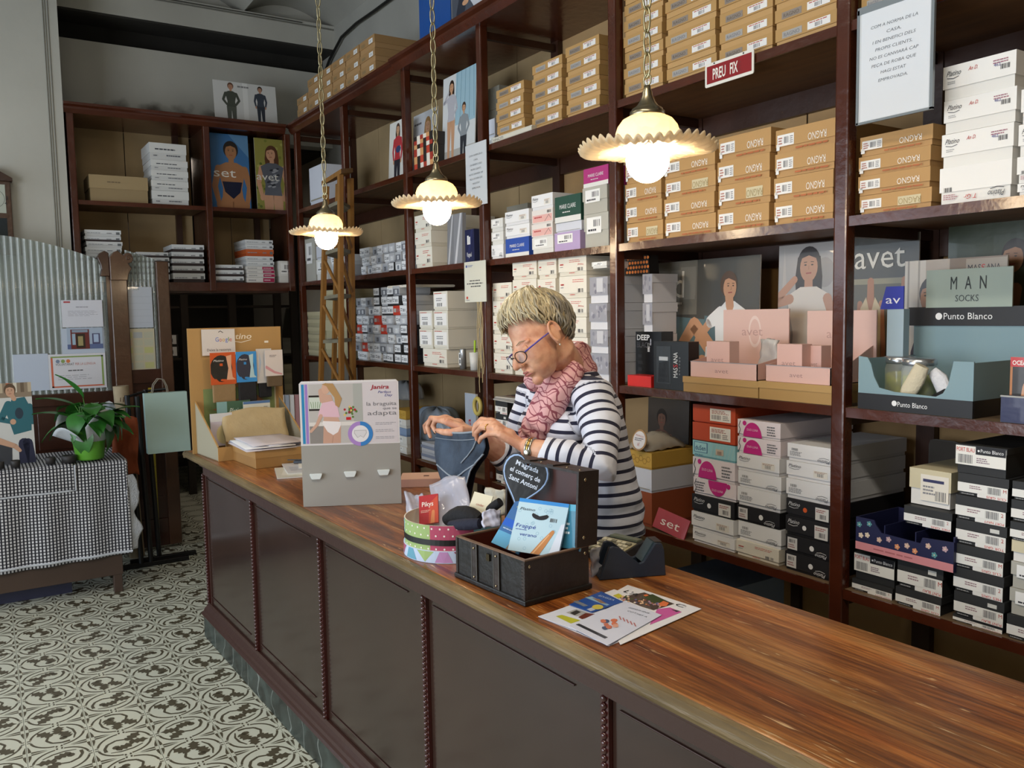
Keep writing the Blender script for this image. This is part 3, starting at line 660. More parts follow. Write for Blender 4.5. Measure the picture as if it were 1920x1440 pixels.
def carton(kind, x0, x1, yf, dep, z0, z1, label, group, rz=0., v=0, art=True, o_=None):
    body, lid, share, fn, desc = K[kind]
    x0 += .0015; x1 -= .0015; w_, h_ = x1-x0, z1-z0-.0012; key = (kind, round(w_, 3), round(h_, 3), round(dep, 2), v)
    if key not in _am:
        ins = .0035; hl = h_*share
        g = G()
        if share < 1: g.box(ins, w_-ins, ins, dep-ins, 0, h_*.97)
        else: g.box(0, w_, 0, dep, 0, h_)
        bm_ = g.mesh('box', mat('board_'+body, body, .62, bump=.08, bscale=20))
        lm_ = None
        if share < 1:
            g = G(); g.box(0, w_, 0, .003, h_-hl, h_).box(0, w_, dep-.003, dep, h_-hl, h_).box(0, .003, .003, dep-.003, h_-hl, h_).box(w_-.003, w_, .003, dep-.003, h_-hl, h_).box(.003, w_-.003, .003, dep-.003, h_-.003, h_)
            lm_ = g.mesh('lid', mat('board_'+lid, lid, .62, bump=.08, bscale=20))
        pm_ = None
        if art and fn is not a_none:
            a = Art(); a.M = Matrix.Translation((0, -.0004, 0)); fn(a, w_, h_, v); pm_ = a.mesh('printed_label', PRINT)
        _am[key] = (bm_, lm_, pm_)
    bm_, lm_, pm_ = _am[key]
    o = inst(bm_, 'box', o_, (x0, yf, z0+.0008), (0, 0, rz)); tag(o, label, 'box', group)
    if lm_: inst(lm_, 'lid', o)
    if pm_: inst(pm_, 'printed_label', o)
    return o
NB = [0]
def bay(X0, X1, m_=0.):
    c = (X0+X1)/2
    for a, b in zip(POSTS[:-1], POSTS[1:]):
        if a < c < b: return max(X0, a+.026+m_), min(X1, b-.028-m_)
    return X0, X1
def stack(xl, xr, zs, ys, kinds, where, group, yf=YS+.02, dep=.34, jit=.003, rz=.008, x_=None):
    """stack of cartons; xl/xr = left and right front edges and ys = heights in the photograph's frame, turned into positions on the shelf plane"""
    X0, X1 = (PY(xl, 600, yf).x, PY(xr, 600, yf).x) if x_ is None else x_
    # refine x for camera roll with the true height
    if x_ is None:
        ym = ys if isinstance(ys, (int, float)) else ys[0]
        X0, X1 = PY(xl, ym, yf).x, PY(xr, ym, yf).x
    X0, X1 = bay(X0, X1, rz); n = len(kinds)
    if isinstance(ys, (int, float)): zz = [zs+(PY(xl, ys, yf).z-zs)*i/n for i in range(n+1)]
    else: zz = [zs]+[PY(xl, y, yf).z for y in ys]
    cap = min([q for q in ZS+[ZK-.02] if q > zs+.02])-.026; zz = [min(q, cap) for q in zz]
    rn = random.Random(int(xl*7+zs*100))
    for i, kd in enumerate(kinds):
        v = 0
        if isinstance(kd, tuple): kd, v = kd
        NB[0] += 1
        lb = f'{K[kd][4]}, {norm_ord(i, n)} in {where}' if n > 1 else f'{K[kd][4]} {where}'
        dx = rn.uniform(-jit, jit); dy = rn.uniform(0, .006)
        carton(kd, X0+dx, X1+dx, yf+dy, dep, zz[i], zz[i+1], lb, group, rn.uniform(-rz, rz), v)
def vs(kind, n, s0=0): return [(kind, (i+s0) % 5) for i in range(n)]
T = 2.29; U = 1.763; M_ = 1.228; B_ = .70
gt = 'tan garment boxes on the top shelves'; gr = 'tan garment boxes with upside-down lettering'; gw = 'white hosiery boxes on the middle shelves'
gj = 'cream underwear boxes with red handwriting'; gs = 'small sock boxes on the left shelves'; gb = 'black sock boxes on the lower right shelf'; gh = 'hosiery boxes on the lower middle shelf'
gf = 'flat shirt boxes on the far shelves'; gc = 'tan boxes on top of the cornice'
# bay right of the main upright: x of fronts, shelf, tops
def tops(zs, n, h): return [zs+h*i for i in range(n+1)]
def stackz(xl, xr, yref, zs, hs, kinds, where, group, **k):
    """as stack, with box heights in metres"""
    yf = k.get('yf', YS+.02)
    X0, X1 = bay(PY(xl, yref, yf).x, PY(xr, yref, yf).x, .006); z = zs; n = len(kinds); rn = random.Random(int(xl*3+zs*50))
    for i, kd in enumerate(kinds):
        v = 0
        if isinstance(kd, tuple): kd, v = kd
        h = hs if isinstance(hs, float) else hs[i]
        lb = f'{K[kd][4]}, {norm_ord(i, n)} in {where}' if n > 1 else f'{K[kd][4]} {where}'
        dx = rn.uniform(-.003, .003)
        carton(kd, X0+dx, X1+dx, yf+rn.uniform(0, .006), k.get('dep', .34), z, z+h, lb, group, rn.uniform(-.006, .006), v); z += h
# top row, middle bay (five tall piles)
for i, (a_, b_, yr) in enumerate(((1159, 1242, 170), (1247, 1341, 140), (1346, 1446, 110), (1451, 1568, 70))):
    stackz(a_, b_, yr, T, .0565, vs('ragtop', 7, i), f'top-shelf pile {["nearest", "second from", "third from", "fourth from"][i]} the front lamp chain', gt)
stackz(930, 982, 240, T+.022, .0535, vs('ragtop', 4, 1), 'short top-shelf pile on the catalogue', gt)
stackz(997, 1053, 225, T, .0545, vs('ragtop', 5, 2), 'second top-shelf pile right of the catalogue', gt)
stackz(1061, 1124, 205, T, .0565, vs('ragtop', 5, 0), 'third top-shelf pile right of the catalogue', gt)
stackz(1608, 1705, 5, T, [.06, .06, .06], vs('ragtop', 3, 3), 'pile above the framed notice', gt)
stackz(906, 935, 185, T+.15, [.22], ['greyplain'], 'standing tall behind the shortest top-shelf pile', 'odd cartons on the top shelves', yf=YS+.24, dep=.16)
stackz(905, 928, 255, T, [.07, .085], ['whlabel', 'whitebig'], 'the small pile left of the white catalogue', 'odd cartons on the top shelves', dep=.2, yf=YS+.10)
# lettered tan boxes, shelf at eye level
stack(1159, 1240, U, 313, vs('ragno', 4, 2), 'the pile just left of the front bulb', gr)
stack(1244, 1340, U, 300, vs('ragno', 4, 0), 'the pile right behind the front lamp', gr)
stack(1345, 1444, U, 261, vs('ragno', 4, 1), 'third pile right of the front lamp', gr)
stack(1451, 1564, U, 246, [('ragno', 3), ('ragno', 1), ('ragno', 0), ('ragno', 4)], 'fourth pile right of the front lamp', gr)
stack(1596, 1748, U, 262, [('ragno', 2), ('ragno', 0), ('ragno', 1), ('ragno', 3)], 'the wide pile under the framed notice', gr)
stack(1763, 1900, U, [317, 254, 192, 128], [('plat', 3), ('plat', 0), ('plat', 1), ('plat', 2)], 'the tall white pile at the right edge', gw, dep=.36)
stack(1905, 2040, U, [345, 295, 235, 170], [('plat', 1), ('plat', 3), ('plat', 2), ('plat', 0)], 'the cropped white pile at the far right', gw, dep=.3)
# bay with the magenta box
gm = 'assorted hosiery boxes left of the front lamp'
stack(910, 944, U, [462, 438, 414], [('plat2', 1), ('whlabel', 0), ('whlabel', 1)], 'the leftmost low pile of assorted boxes', gm)
stack(947, 992, U, [449, 425, 399], ['mcblue', ('plat2', 0), ('plat2', 2)], 'the pile on the royal blue box', gm)
stackz(950, 990, 400, U, [.295], ['greyplain'], 'standing behind the pile on the royal blue box', gm, yf=YS+.30, dep=.12)
stack(996, 1036, U, [447, 422, 396, 368], [('whlabel', 2), ('pinkgirl', 0), ('pinkgirl', 1), ('plat2', 4)], 'the pile left of the dark green box', gm)
stack(1040, 1089, U, [438, 420, 371], ['lilac', ('whitebig', 0), 'mcgreen'], 'the pile topped by a dark green box', gm)
stack(1093, 1140, U, [404, 354, 318], [('greytall', 0), ('greytall', 1), 'mcmag'], 'the tall pile topped by a magenta box', gm)
# cream boxes behind the woman
stack(914, 960, M_, [661, 626, 592, 565, 532], vs('janira', 5), 'the cream pile left of the woman', gj)
stack(963, 1008, M_, [660, 625, 590, 560, 525, 493], vs('janira', 6, 1), 'the pile behind her fringe', gj)
stack(1010, 1044, M_, [660, 625, 590, 560, 524, 487], vs('janira', 6, 2), 'the pile behind her nape', gj)
stack(1048, 1100, M_, [672, 632, 595, 560, 519, 481], vs('janira', 6, 3), 'the cream pile right of the womans head', gj)
stack(1106, 1140, M_, [662, 618, 569, 520], vs('gphoto', 4), 'the blossom printed pile beside the upright', 'boxes printed with grey blossom')
stack(1108, 1137, M_+.452, [492], [('whlabel', 3)], 'lying on the blossom printed boxes beside the upright', gj, dep=.2)
# bay left of the main cream pile
stack(772, 808, U, [467, 438, 407], [('janira', 1), ('janira', 4), ('janira', 2)], 'the pile under the middle lamp', gj, dep=.4)
for i, (a_, b_, ys, n) in enumerate(((793, 838, [653], 1), (786, 811, [617, 583], 2), (813, 840, [617, 583, 547], 3))):
    z0 = M_ if i == 0 else PY(793, 653, YS+.03).z
    stack(a_, b_, z0, ys, vs('janbar', n, i) if i else [('janira', 3)], ['under the stepped pile, with red script', 'the left column of the stepped pile', 'the right column of the stepped pile'][i], gj, yf=YS+.03, dep=.30)
stack(778, 800, M_, [650, 618, 583, 549], vs('janbar', 4, 2), 'the rear cream column against the left upright', gj, yf=YS+.325, dep=.09)
# small sock boxes, two shelves
def wall(xl, xr, yref, zs, cols, rows, pw, ph, seed, where, kinds, missing=lambda c, r: False, y_=YS+.02, dep=.2):
    X0, X1 = bay(PY(xl, yref, y_).x, PY(xr, yref, y_).x); W = (X1-X0)/cols; rn = random.Random(seed)
    names = ['first', 'second', 'third', 'fourth', 'fifth', 'sixth', 'seventh', 'eighth', 'ninth', 'tenth']
    for c in range(cols):
        for r in range(rows):
            if missing(c, r): break
            k = rn.choice(kinds); NB[0] += 1; iv = rn.randrange(4)
            lb = f'{K[k][4]}, {names[c]} column from left, {names[r]} row up, {where}'
            carton(k, X0+c*W+.001, X0+(c+1)*W-.0015, y_+rn.choice([0, .004, .010, .018]), dep, zs+r*ph, zs+(r+1)*ph-.0005, lb, gs, 0, iv)
wall(674, 762, 500, U, 8, 3, 0, .056, 5, 'behind the ladder top', ['small', 'smwhite', 'small', 'smblack', 'smwhite'])
wall(664, 766, 680, M_, 8, 8, 0, .0565, 8, 'beside the ladder', ['smblack', 'smwhite', 'small', 'smwhite', 'small', 'smblack', 'smblack', 'small', 'smwhite', 'small', 'smwhite', 'smblack', 'smred'], missing=lambda c, r: r > 6 and c < 3 or (r > 6 and c == 7))
stack(724, 764, M_+.4545, [540], [('janira', 0)], 'lying on the wall of small sock boxes', gj, dep=.3)
# corner bay
stack(579, 604, T, [317], [('whitebig', 0)], 'standing on the corner shelf above the ladder', 'corner shelf boxes', dep=.2)
stack(560, 588, U, [452], [('greytall', 2)], 'standing tall in the corner bay', 'corner shelf boxes', dep=.2)
stack(592, 612, U, [488, 462], [('whlabel', 1), ('whitebig', 0)], 'the short pile in the corner bay', 'corner shelf boxes', dep=.2)
stack(620, 645, U, [500, 480], [('small', 1), ('smwhite', 1)], 'the pile half hidden by the ladder', 'corner shelf boxes', dep=.2)
stack(574, 602, M_, [655, 641, 627, 613, 599, 585], vs('creamflat', 6), 'the cream pile seen through the dark corner bay', 'cream boxes in the dark corner', dep=.25)
stack(610, 655, M_, [640, 600, 560, 545], vs('creamflat', 4), 'the cream pile behind the ladder', 'cream boxes in the dark corner', dep=.25)
# lower shelf, middle bay
stack(1297, 1377, B_, [990, 957, 925, 893, 855, 824, 790, 757], [('plat2', 0), ('plat2', 2), ('platblk', 0), ('pink', 1), ('pink', 0), 'dusen', ('orange', 0), ('orange', 1)], 'the tall pile topped with orange boxes', gh, dep=.30)
stack(1381, 1462, B_, [1010, 975, 945, 911, 880, 848, 817, 785], [('janira', 4), ('plat2', 1), ('platblk', 1), ('plat2', 3), ('plat2', 1), ('plat2', 0), ('pink', 0), ('pink', 2)], 'the tall pile topped with magenta boxes', gh, dep=.36)
stack(1471, 1560, B_, [1032, 1000, 965, 932, 895, 862, 829], [('platblk', 3), ('platblk', 1), ('platblk', 0), ('platblk', 4), ('plat2', 3), ('plat2', 0), ('plat2', 1)], 'the pile left of the right-hand upright', gh, dep=.36)
go_ = 'boxes at the left end of the lower shelf'
stack(1166, 1221, B_, [912, 870, 840], ['rust', 'whitebig', 'yellow'], 'the pile under the sale sticker', go_, dep=.25)
# lower shelf, right bay
stack(1597, 1675, B_, [1083, 1033], [('bw', 0), ('bwtop', 0)], 'the short pile beside the right upright', gb, dep=.28)
stack(1680, 1768, B_, [1098, 1045], [('bw', 3), ('bw', 1)], 'the short pile under the navy flowered tray', gb, dep=.28, yf=YS+.012)
stack(1785, 1882, B_, [1150, 1105, 1060, 1016, 970, 925, 884, 830], [('bw', 0), ('bw', 1), ('bw', 2), ('bw', 3), ('bw', 4), ('bw', 0), ('bw', 3), ('bwtop', 1)], 'the tallest pile of black sock boxes', gb, dep=.30, yf=YS+.012)
stack(1888, 1985, B_, [1150, 1100, 1050, 1010, 975, 935, 900], [('bw', 2), ('greytall', 1), ('greytall', 2), ('creamlid', 1), ('bw', 1), ('bw', 4), ('bw', 0)], 'the pile cropped by the right edge', gb, dep=.30, yf=YS+.012)
# under the bottom shelf
stackz(1236, 1345, 1085, .40, [.14], ['lightblue'], 'beneath the lower middle shelf', 'cartons under the shelving', yf=YS+.03)
# tan boxes on the cornice
hz = ZK+.039
for i, x in enumerate((-4.84, -5.07, -5.30, -5.53, -5.76, -5.99)):
    n = [3, 3, 3, 3, 3, 2][i]
    for k in range(n):
        nm = ['first', 'second', 'third', 'fourth', 'fifth', 'sixth'][i]
        carton('tansmall', x+.002, x+.226, YS-.02, .34, hz+k*.075, hz+(k+1)*.075-.001, f'{K["tansmall"][4]}, {norm_ord(k, n)} of {nm} cornice pile from the right', gc, random.uniform(-.006, .006), k % 2)
# ------------------------------------------------------------------ far shelves (fronts face +X)
def fstack(yl, yr, zs, ys, kinds, where, group, xf=XB-.03, dep=.3):
    yref = ys if isinstance(ys, (int, float)) else ys[0]
    Y0, Y1 = PXX(yl, yref, xf).y, PXX(yr, yref, xf).y; n = len(kinds)
    zz = [zs+(PXX(yl, ys, xf).z-zs)*i/n for i in range(n+1)] if isinstance(ys, (int, float)) else [zs]+[PXX(yl, y, xf).z for y in ys]
    rn = random.Random(int(yl))
    for i, kd in enumerate(kinds):
        v = 0
        if isinstance(kd, tuple): kd, v = kd
        lb = f'{K[kd][4]}, {norm_ord(i, n)} in {where}' if n > 1 else f'{K[kd][4]} {where}'
        o = carton(kd, 0, Y1-Y0, 0, dep, 0, zz[i+1]-zz[i], lb, group, 0, v)
        o.location = (xf-rn.uniform(0, .01), Y0+rn.uniform(-.004, .004), zz[i]+.0008); o.rotation_euler = (0, 0, pi/2+rn.uniform(-.01, .01))
fstack(166, 277, T, 326, ['tanlong'], 'on the upper left far shelf', 'boxes on the upper far shelf')
fstack(285, 355, T, [356, 337, 318, 298, 266], [('handw', i) for i in range(5)], 'the white pile beside the swimwear poster', 'boxes on the upper far shelf')
fstack(163, 232, U, [501, 488, 475, 463, 452, 442, 430], [('flatw2', 0), ('flatw2', 1), ('flatw', 2), ('flatw2', 3), ('flatw2', 4), ('flatw', 0), ('flatw2', 1)], 'the pile behind the carved glass screen', gf)
fstack(259, 319, U, [514, 503, 492, 482, 472], vs('flatw', 5), 'the pile behind the slim glass panel', gf)
fstack(324, 385, U, [512, 498, 485, 472, 458], vs('flatw', 5, 2), 'the pile left of the middle far upright', gf)
fstack(404, 458, U, [518, 506, 496], vs('flatw', 3), 'the low pile right of the middle far upright', gf)
fstack(463, 516, U, [520, 513, 506, 499, 490, 480, 467, 458, 449], [('magb', 0), ('magb', 1), ('magb', 2), ('magb', 3), ('flatw2', 0), ('flatw2', 1), 'flato', ('flatw2', 2), ('flatw2', 4)], 'the pile with crimson and orange boxes', gf)
fstack(524, 549, U, [489], [('whlabel', 2)], 'standing near the far corner upright', gf, dep=.2)
# ------------------------------------------------------------------ printed boards, signs and shelf displays
def limb(a, pts, c, l=2): a.line([(p[0], p[1]) for p in pts], [p[2] for p in pts], c, l)
def head(a, x, y, r, skin, hair, l=3, long_=False, side=0):
    if long_: a.P([(x-r*1.0, y+r*.7), (x-r*1.22, y-r*.9), (x-r*1.1, y-r*2.1), (x-r*.35, y-r*1.9), (x+r*.5, y-r*1.9), (x+r*1.15, y-r*2.2), (x+r*1.2, y-r*.8), (x+r*1.0, y+r*.7)], hair, l-1.35)
    a.oval(x, y+r*.25, r*1.02, r*1.22, hair, l-.5); a.oval(x+side*r*.15, y-r*.08, r*.78, r*1.08, skin, l)
    a.P([(x-r*.8, y+r*.55), (x, y+r*.8), (x+r*.8, y+r*.5), (x+r*.6, y+r*1.2), (x, y+r*1.42), (x-r*.7, y+r*1.1)], hair, l+.3)
    for s_ in (-1, 1): a.oval(x+side*r*.25+s_*r*.3, y+r*.1, r*.11, r*.06, '33261f', l+.4, n=8); a.line([(x+side*r*.25+s_*r*.44, y+r*.3), (x+side*r*.25+s_*r*.16, y+r*.32)], r*.06, '4a3526', l+.4, False)
    a.line([(x+side*r*.28, y+r*.05), (x+side*r*.36, y-r*.22), (x+side*r*.2, y-r*.25)], r*.06, 'a5765a', l+.4, False); a.line([(x+side*r*.2-r*.2, y-r*.52), (x+side*r*.2+r*.2, y-r*.5)], r*.10, '9a4a42', l+.4)
SK, SK2, HB = 'c89a78', '8c6247', '3a2a20'
def figure(a, x, y, h, top, bottom, skin=SK, hair=HB, long_=False, legs=True, l=2, arms='down', side=0, sleeves=True):
    """standing figure, feet at y, height h"""
    u = h/8
    if legs:
        for s_ in (-1, 1):
            limb(a, [(x+s_*u*.38, y+u*4, u*.85), (x+s_*u*.42, y+u*2, u*.6), (x+s_*u*.45, y+u*.3, u*.42)], bottom if bottom else skin, l)
            a.oval(x+s_*u*.52, y+u*.15, u*.3, u*.16, '3a3230', l)
    a.P([(x-u*.72, y+u*4.0), (x+u*.72, y+u*4.0), (x+u*.62, y+u*4.9), (x+u*.95, y+u*6.3), (x+u*.35, y+u*6.62), (x-u*.35, y+u*6.62), (x-u*.95, y+u*6.3), (x-u*.62, y+u*4.9)], top, l+.2)
    ac = top if sleeves else skin
    for s_ in (-1, 1):
        if arms == 'down': limb(a, [(x+s_*u*.86, y+u*6.2, u*.44), (x+s_*u*1.15, y+u*5.0, u*.38), (x+s_*u*.95, y+u*4.0, u*.3)], ac, l-.3); a.oval(x+s_*u*.92, y+u*3.8, u*.18, u*.26, skin, l-.2)
        elif arms == 'pocket': limb(a, [(x+s_*u*.86, y+u*6.2, u*.46), (x+s_*u*1.3, y+u*5.1, u*.4), (x+s_*u*.7, y+u*4.3, u*.34)], ac, l-.3)
        elif arms == 'up': limb(a, [(x+s_*u*.8, y+u*6.2, u*.36), (x+s_*u*1.6, y+u*6.0, u*.32), (x+s_*u*.6, y+u*6.9, u*.26)] if s_ < 0 else [(x+u*.8, y+u*6.2, u*.36), (x+u*1.2, y+u*5.1, u*.3), (x+u*.3, y+u*4.4, u*.24)], ac, l+.5)
    limb(a, [(x, y+u*6.5, u*.36), (x, y+u*6.9, u*.34)], skin, l)
    head(a, x, y+u*7.35, u*.48, skin, hair, l+1, long_, side)
def wcard(name, label, cat, xl, xr, yt, zb, yf, fn, base='e8e4dc', th=.004, group=None, m=None, far=False, lean=0., yref=None, r=0.):
    if far: P0, P1, Pt = PXX(xl, yref or yt+60, yf), PXX(xr, yref or yt+60, yf), PXX(xl, yt, yf); W, H = P1.y-P0.y, Pt.z-zb; loc = (yf, P0.y, zb); rot = (0, 0, pi/2)
    else: P0, P1, Pt = PY(xl, yref or yt+60, yf), PY(xr, yref or yt+60, yf), PY(xl, yt, yf); W, H = P1.x-P0.x, Pt.z-zb; loc = (P0.x, yf, zb); rot = (-lean, 0, 0)
    a = Art(); a.M = Matrix.Translation((0, -.0004, 0)); a.lim = (W, H); fn(a, W, H); loc = (loc[0], loc[1], loc[2]+.001+th*sin(abs(lean)))
    if far and lean:
        o = card(name, W, H, a, th, base, None, loc, (0, 0, 0), m, r=r); o.rotation_euler = Euler((-lean, 0, pi/2), 'XYZ')
    else: o = card(name, W, H, a, th, base, None, loc, rot, m, r=r)
    return tag(o, label, cat, group)
gp = 'advertising boards standing on the shelves'
def f_men(a, W, H):
    a.rect(0, 0, W, H, 'd4d4d2', .5); a.rect(W*.46, 0, W*.54, H, 'e4e4e2', .8); a.scrib(W*.38, H*.86, W*.24, H*.08, '8a8a8a', 1)
    figure(a, W*.27, -H*.18, H*1.15, '4a4d44', '55584f', skin='b88a70', hair='6a4a3a', arms='pocket'); figure(a, W*.74, -H*.02, H*.98, '39404c', '2c313c', skin='b88a70', arms='down')
wcard('poster', 'pale board with two standing men in loungewear on the far cornice', 'poster', 403, 520, 147, ZK+.039, XB-.10, f_men, far=True, group=gp, lean=.1)
def f_set(a, W, H):
    a.rect(0, 0, W, H, '3a6ea2', .5); a.P([(W*.5, H), (W, H*.7), (W, H)], '5c8ab4', .7)
    figure(a, W*.55, -H*.72, H*1.62, 'a5744f', 'a5744f', skin='a5744f', hair='231a16', arms='down', sleeves=False)
    a.P([(W*.30, H*.36), (W*.80, H*.36), (W*.74, H*.22), (W*.56, H*.13), (W*.36, H*.22)], '1c2138', 4); a.text('set', W*.10, H*.42, H*.12, 'e9e4da', 5, w=W*.55)
wcard('poster', 'blue board with man in dark swim briefs and white lettering', 'poster', 393, 468, 247, T, XB-.06, f_set, far=True, group=gp, lean=.05)
def f_avet1(a, W, H):
    a.rect(0, 0, W, H, '8f8b45', .5); rn = random.Random(4)
    for k in range(26): a.oval(W*rn.uniform(.03, .97), H*rn.uniform(.03, .97), W*.05, H*.02, rn.choice(['767a35', 'a8a45a', '5e6a2e']), .7+.01*k, rn.uniform(0, 3), n=7)
    figure(a, W*.52, -H*.48, H*1.38, '5d6068', None, skin='c89878', hair='5a3a28', long_=True, arms='down', sleeves=False, side=-1)
    rn = random.Random(2)
    for k in range(16): a.oval(W*rn.uniform(.36, .68), H*rn.uniform(.28, .60), W*.07, H*.014, rn.choice(['2e3138', '9a9da2']), 4+.02*k, .3, n=7)
    a.text('avet', W*.02, H*.42, H*.10, 'dcdad2', 5, w=W*.68)
wcard('poster', 'olive board with woman in grey patterned swimsuit', 'poster', 480, 540, 257, T, XB-.05, f_avet1, far=True, group=gp, lean=.05)
def f_red(a, W, H):
    a.rect(0, 0, W, H, 'dcdbd6', .5); figure(a, W*.5, -H*.25, H*1.2, 'b5323c', '2a2a33', hair='4a3226', long_=True, arms='down'); a.oval(W*.55, H*.52, W*.14, H*.06, '33406a', 4)
wcard('poster', 'narrow board with seated woman in red jumper', 'poster', 727, 759, 232, T, YS+.07, f_red, group=gp, lean=.06)
def f_pinkw(a, W, H):
    a.rect(0, 0, W, H, 'c9cdd4', .5); a.scrib(W*.05, H*.82, W*.4, H*.06, '55555c', 1); figure(a, W*.62, -H*.7, H*1.6, 'b32c56', '2a2a33', hair='a07a4a', long_=True)
wcard('poster', 'board with fair-haired woman in pink top behind chequered boxes', 'poster', 771, 816, 218, T, YS+.16, f_pinkw, group=gp, lean=.06)
stack(775, 811, T, [282, 258], [('diamond', 0), ('diamond', 3)], 'front of the pink top board', 'chequered boxes on the top shelf', yf=YS+.03, dep=.10)
def f_two(a, W, H):
    a.rect(0, 0, W, H, 'd8dbdc', .5); a.rect(W*.40, H*.42, W, H, '9fc0cf', .7)
    for k in range(5): a.line([(W*(.45+.12*k), H), (W*(.40+.14*k), H*.45)], W*.012, '6f95a8', .9, False)
    a.rect(0, 0, W, H*.16, 'b5b2ac', .8)
    figure(a, W*.27, H*.04, H*.90, 'b8b8c0', None, hair='33241c', long_=True, arms='up', sleeves=True); figure(a, W*.66, -H*.08, H*.72, '8f969c', '33353c', hair='4a382c', long_=False, arms='pocket')
wcard('poster', 'large board with two women in grey nightwear before a window', 'poster', 826, 888, 148, T, YS+.10, f_two, group=gp, lean=.05)
def f_blue(a, W, H): a.rect(0, 0, W, H, '1d4e96', .5); a.scrib(W*.05, H*.06, W*.3, H*.05, 'dfe4ee', 2)
wcard('poster', 'tall plain blue board standing on the cornice', 'poster', 787, 846, -40, ZK+.04, YS-.01, f_blue, base='1d4e96', group=gp, yref=60)
def f_dk(a, W, H):
    a.rect(0, 0, W, H, '4a505c', .5); limb(a, [(W*.2, H*.05, W*.2), (W*.3, H*.4, W*.2)], '2b2f3c', 2); limb(a, [(W*.75, H*.1, W*.3), (W*.6, H*.4, W*.35)], 'c9ccd4', 2); a.oval(W*.35, H*.25, W*.08, H*.05, SK, 3)
wcard('poster', 'photo board of two people in knitwear on the cornice', 'poster', 848, 925, -60, ZK+.04, YS-.03, f_dk, group=gp, yref=30)
# flat catalogue under the short pile
P0, P1 = PY(923, 260, YS-.005), PY(996, 232, YS-.005)
o = empty('catalogue', (P0.x, YS-.002, T+.0005), 0, 'flat white catalogue lying beneath the short top-shelf pile', 'catalogue', None)
G().box(0, P1.x-P0.x, 0, .24, 0, .021).build('pages', mat('pages', 'c9c4b4', .8), o); G().box(-.001, P1.x-P0.x+.002, -.001, .241, .0185, .0205).build('cover', mat('cover_white', 'e4e0d4', .5), o)
a = Art(); a.M = Matrix.Translation((0, -.0014, 0)); a.rect(0, .002, P1.x-P0.x, .017, 'd8d3c4'); a.text('VINCITI', .006, .004, .011, '2a2a2c', 2, w=.085); a.build('lettering', PRINT, o)
# PREU FIX enamel plate hung on the shelf edge
def sign(name, label, cat, pts, yf, th, base, fn, lean=0., m=None, r=0.):
    (xl, yt), (xr, yb) = pts; P0 = PY(xl, yb, yf); P1 = PY(xr, yb, yf); Pt = PY(xl, yt, yf); W, H = P1.x-P0.x, Pt.z-P0.z
    a = Art(); a.M = Matrix.Translation((0, -.0004, 0)); a.lim = (W, H); fn(a, W, H); o = card(name, W, H, a, th, base, None, (P0.x, yf, P0.z), (-lean, 0, 0), m, r=r); return tag(o, label, cat), W, H
def f_preu(a, W, H): a.rect(W*.04, H*.13, W*.96, H*.87, '8c1f24', .5); a.text('PREU', W*.17, H*.27, H*.44, 'efe9df', 2, w=W*.27, bold=.02); a.text('FIX', W*.53, H*.27, H*.44, 'efe9df', 2, w=W*.16, bold=.02); a.text('E', W*.70, H*.30, H*.36, '7a2a2c', 1.5, w=W*.05)
o, W, H = sign('fixed_price_sign', 'small red enamel plate with white lettering hung on the shelf edge', 'sign', [(1322, 122), (1413, 166)], YS-.012, .003, 'e6e1d6', f_preu, r=.006)
for fx in (.2, .8): G().ell((W*fx, -.001, H*.94), .0025, .002, .0025, 8, 5).build('nail', mat('nail', '2c2a28', .4, 1), o)
NOT_ = ['COM A NORMA DE LA', 'CASA,', 'I EN BENEFICI DELS', 'PROPIS CLIENTS,', 'NO ES CANVIARÀ CAP', 'PEÇA DE ROBA QUE', 'HAGI ESTAT', 'EMPROVADA.']
WD = [.64, .2, .58, .5, .66, .6, .34, .40]
def f_norm(a, W, H):
    a.rect(W*.04, H*.01, W*.97, H*.99, 'dfe3e8', .5)
    for i, t in enumerate(NOT_): a.text(t, W*.49, H*(.80-.068*i), H*.026, '6a6e74', 2, w=W*WD[i], al='c', sh=.2)
PLAST = mat('clear_plastic_sleeve', 'e8eef2', .08, trans=.92, ior=1.2, alpha=.35)
o, W, H = sign('framed_notice', 'framed typed house-rule notice in a clear sleeve on the right upright', 'notice', [(1608, 22), (1745, 232)], YS-.045, .003, 'cfd3d6', f_norm)
g = G(); g.box(-.004, W+.004, -.002, .006, H-.012, H+.006).box(-.005, .002, -.002, .006, -.004, H).box(W-.004, W+.004, -.002, .006, -.004, H).box(-.004, W+.004, -.002, .006, -.005, .001); g.build('sleeve_edge', mat('sleeve_edge', '8f979c', .2, .3), o)
G().box(.01, .03, .003, .034, H*.4, H*.5).build('hanging_block', PAINTD, o)
def f_norm2(a, W, H):
    a.rect(0, 0, W, H, 'd6d9dc', .5)
    for i, t in enumerate(NOT_): a.text(t, W*.5, H*(.80-.075*i), H*.028, '5a5e64', 2, w=W*WD[i], al='c')
sign('notice', 'small typed white notice on the second upright beside the middle lamp', 'notice', [(875, 274), (914, 390)], YS-.02, .002, 'd6d9dc', f_norm2)
def f_note(a, W, H):
    a.rect(0, 0, W, H, 'd5d5c8', .5); a.rect(W*.08, H*.86, W*.14, H*.92, '2a4a9a', 2); a.scrib(W*.17, H*.86, W*.25, H*.06, '6a7aa8', 2)
    a.text('JOC NET CARREGA', W*.5, H*.52, H*.03, '3a3a3a', 2, w=W*.55, al='c') if False else a.scrib(W*.25, H*.50, W*.6, H*.05, '3c3c3e', 1, seed=1)
    a.scrib(W*.12, H*.43, W*.85, H*.05, '3c3c3e', 1, seed=2); a.scrib(W*.3, H*.36, W*.5, H*.05, '3c3c3e', 1, seed=3); a.rect(W*.08, H*.08, W*.16, H*.14, 'c8442f', 2); a.scrib(W*.08, H*.03, W*.2, H*.04, GRY, 1)
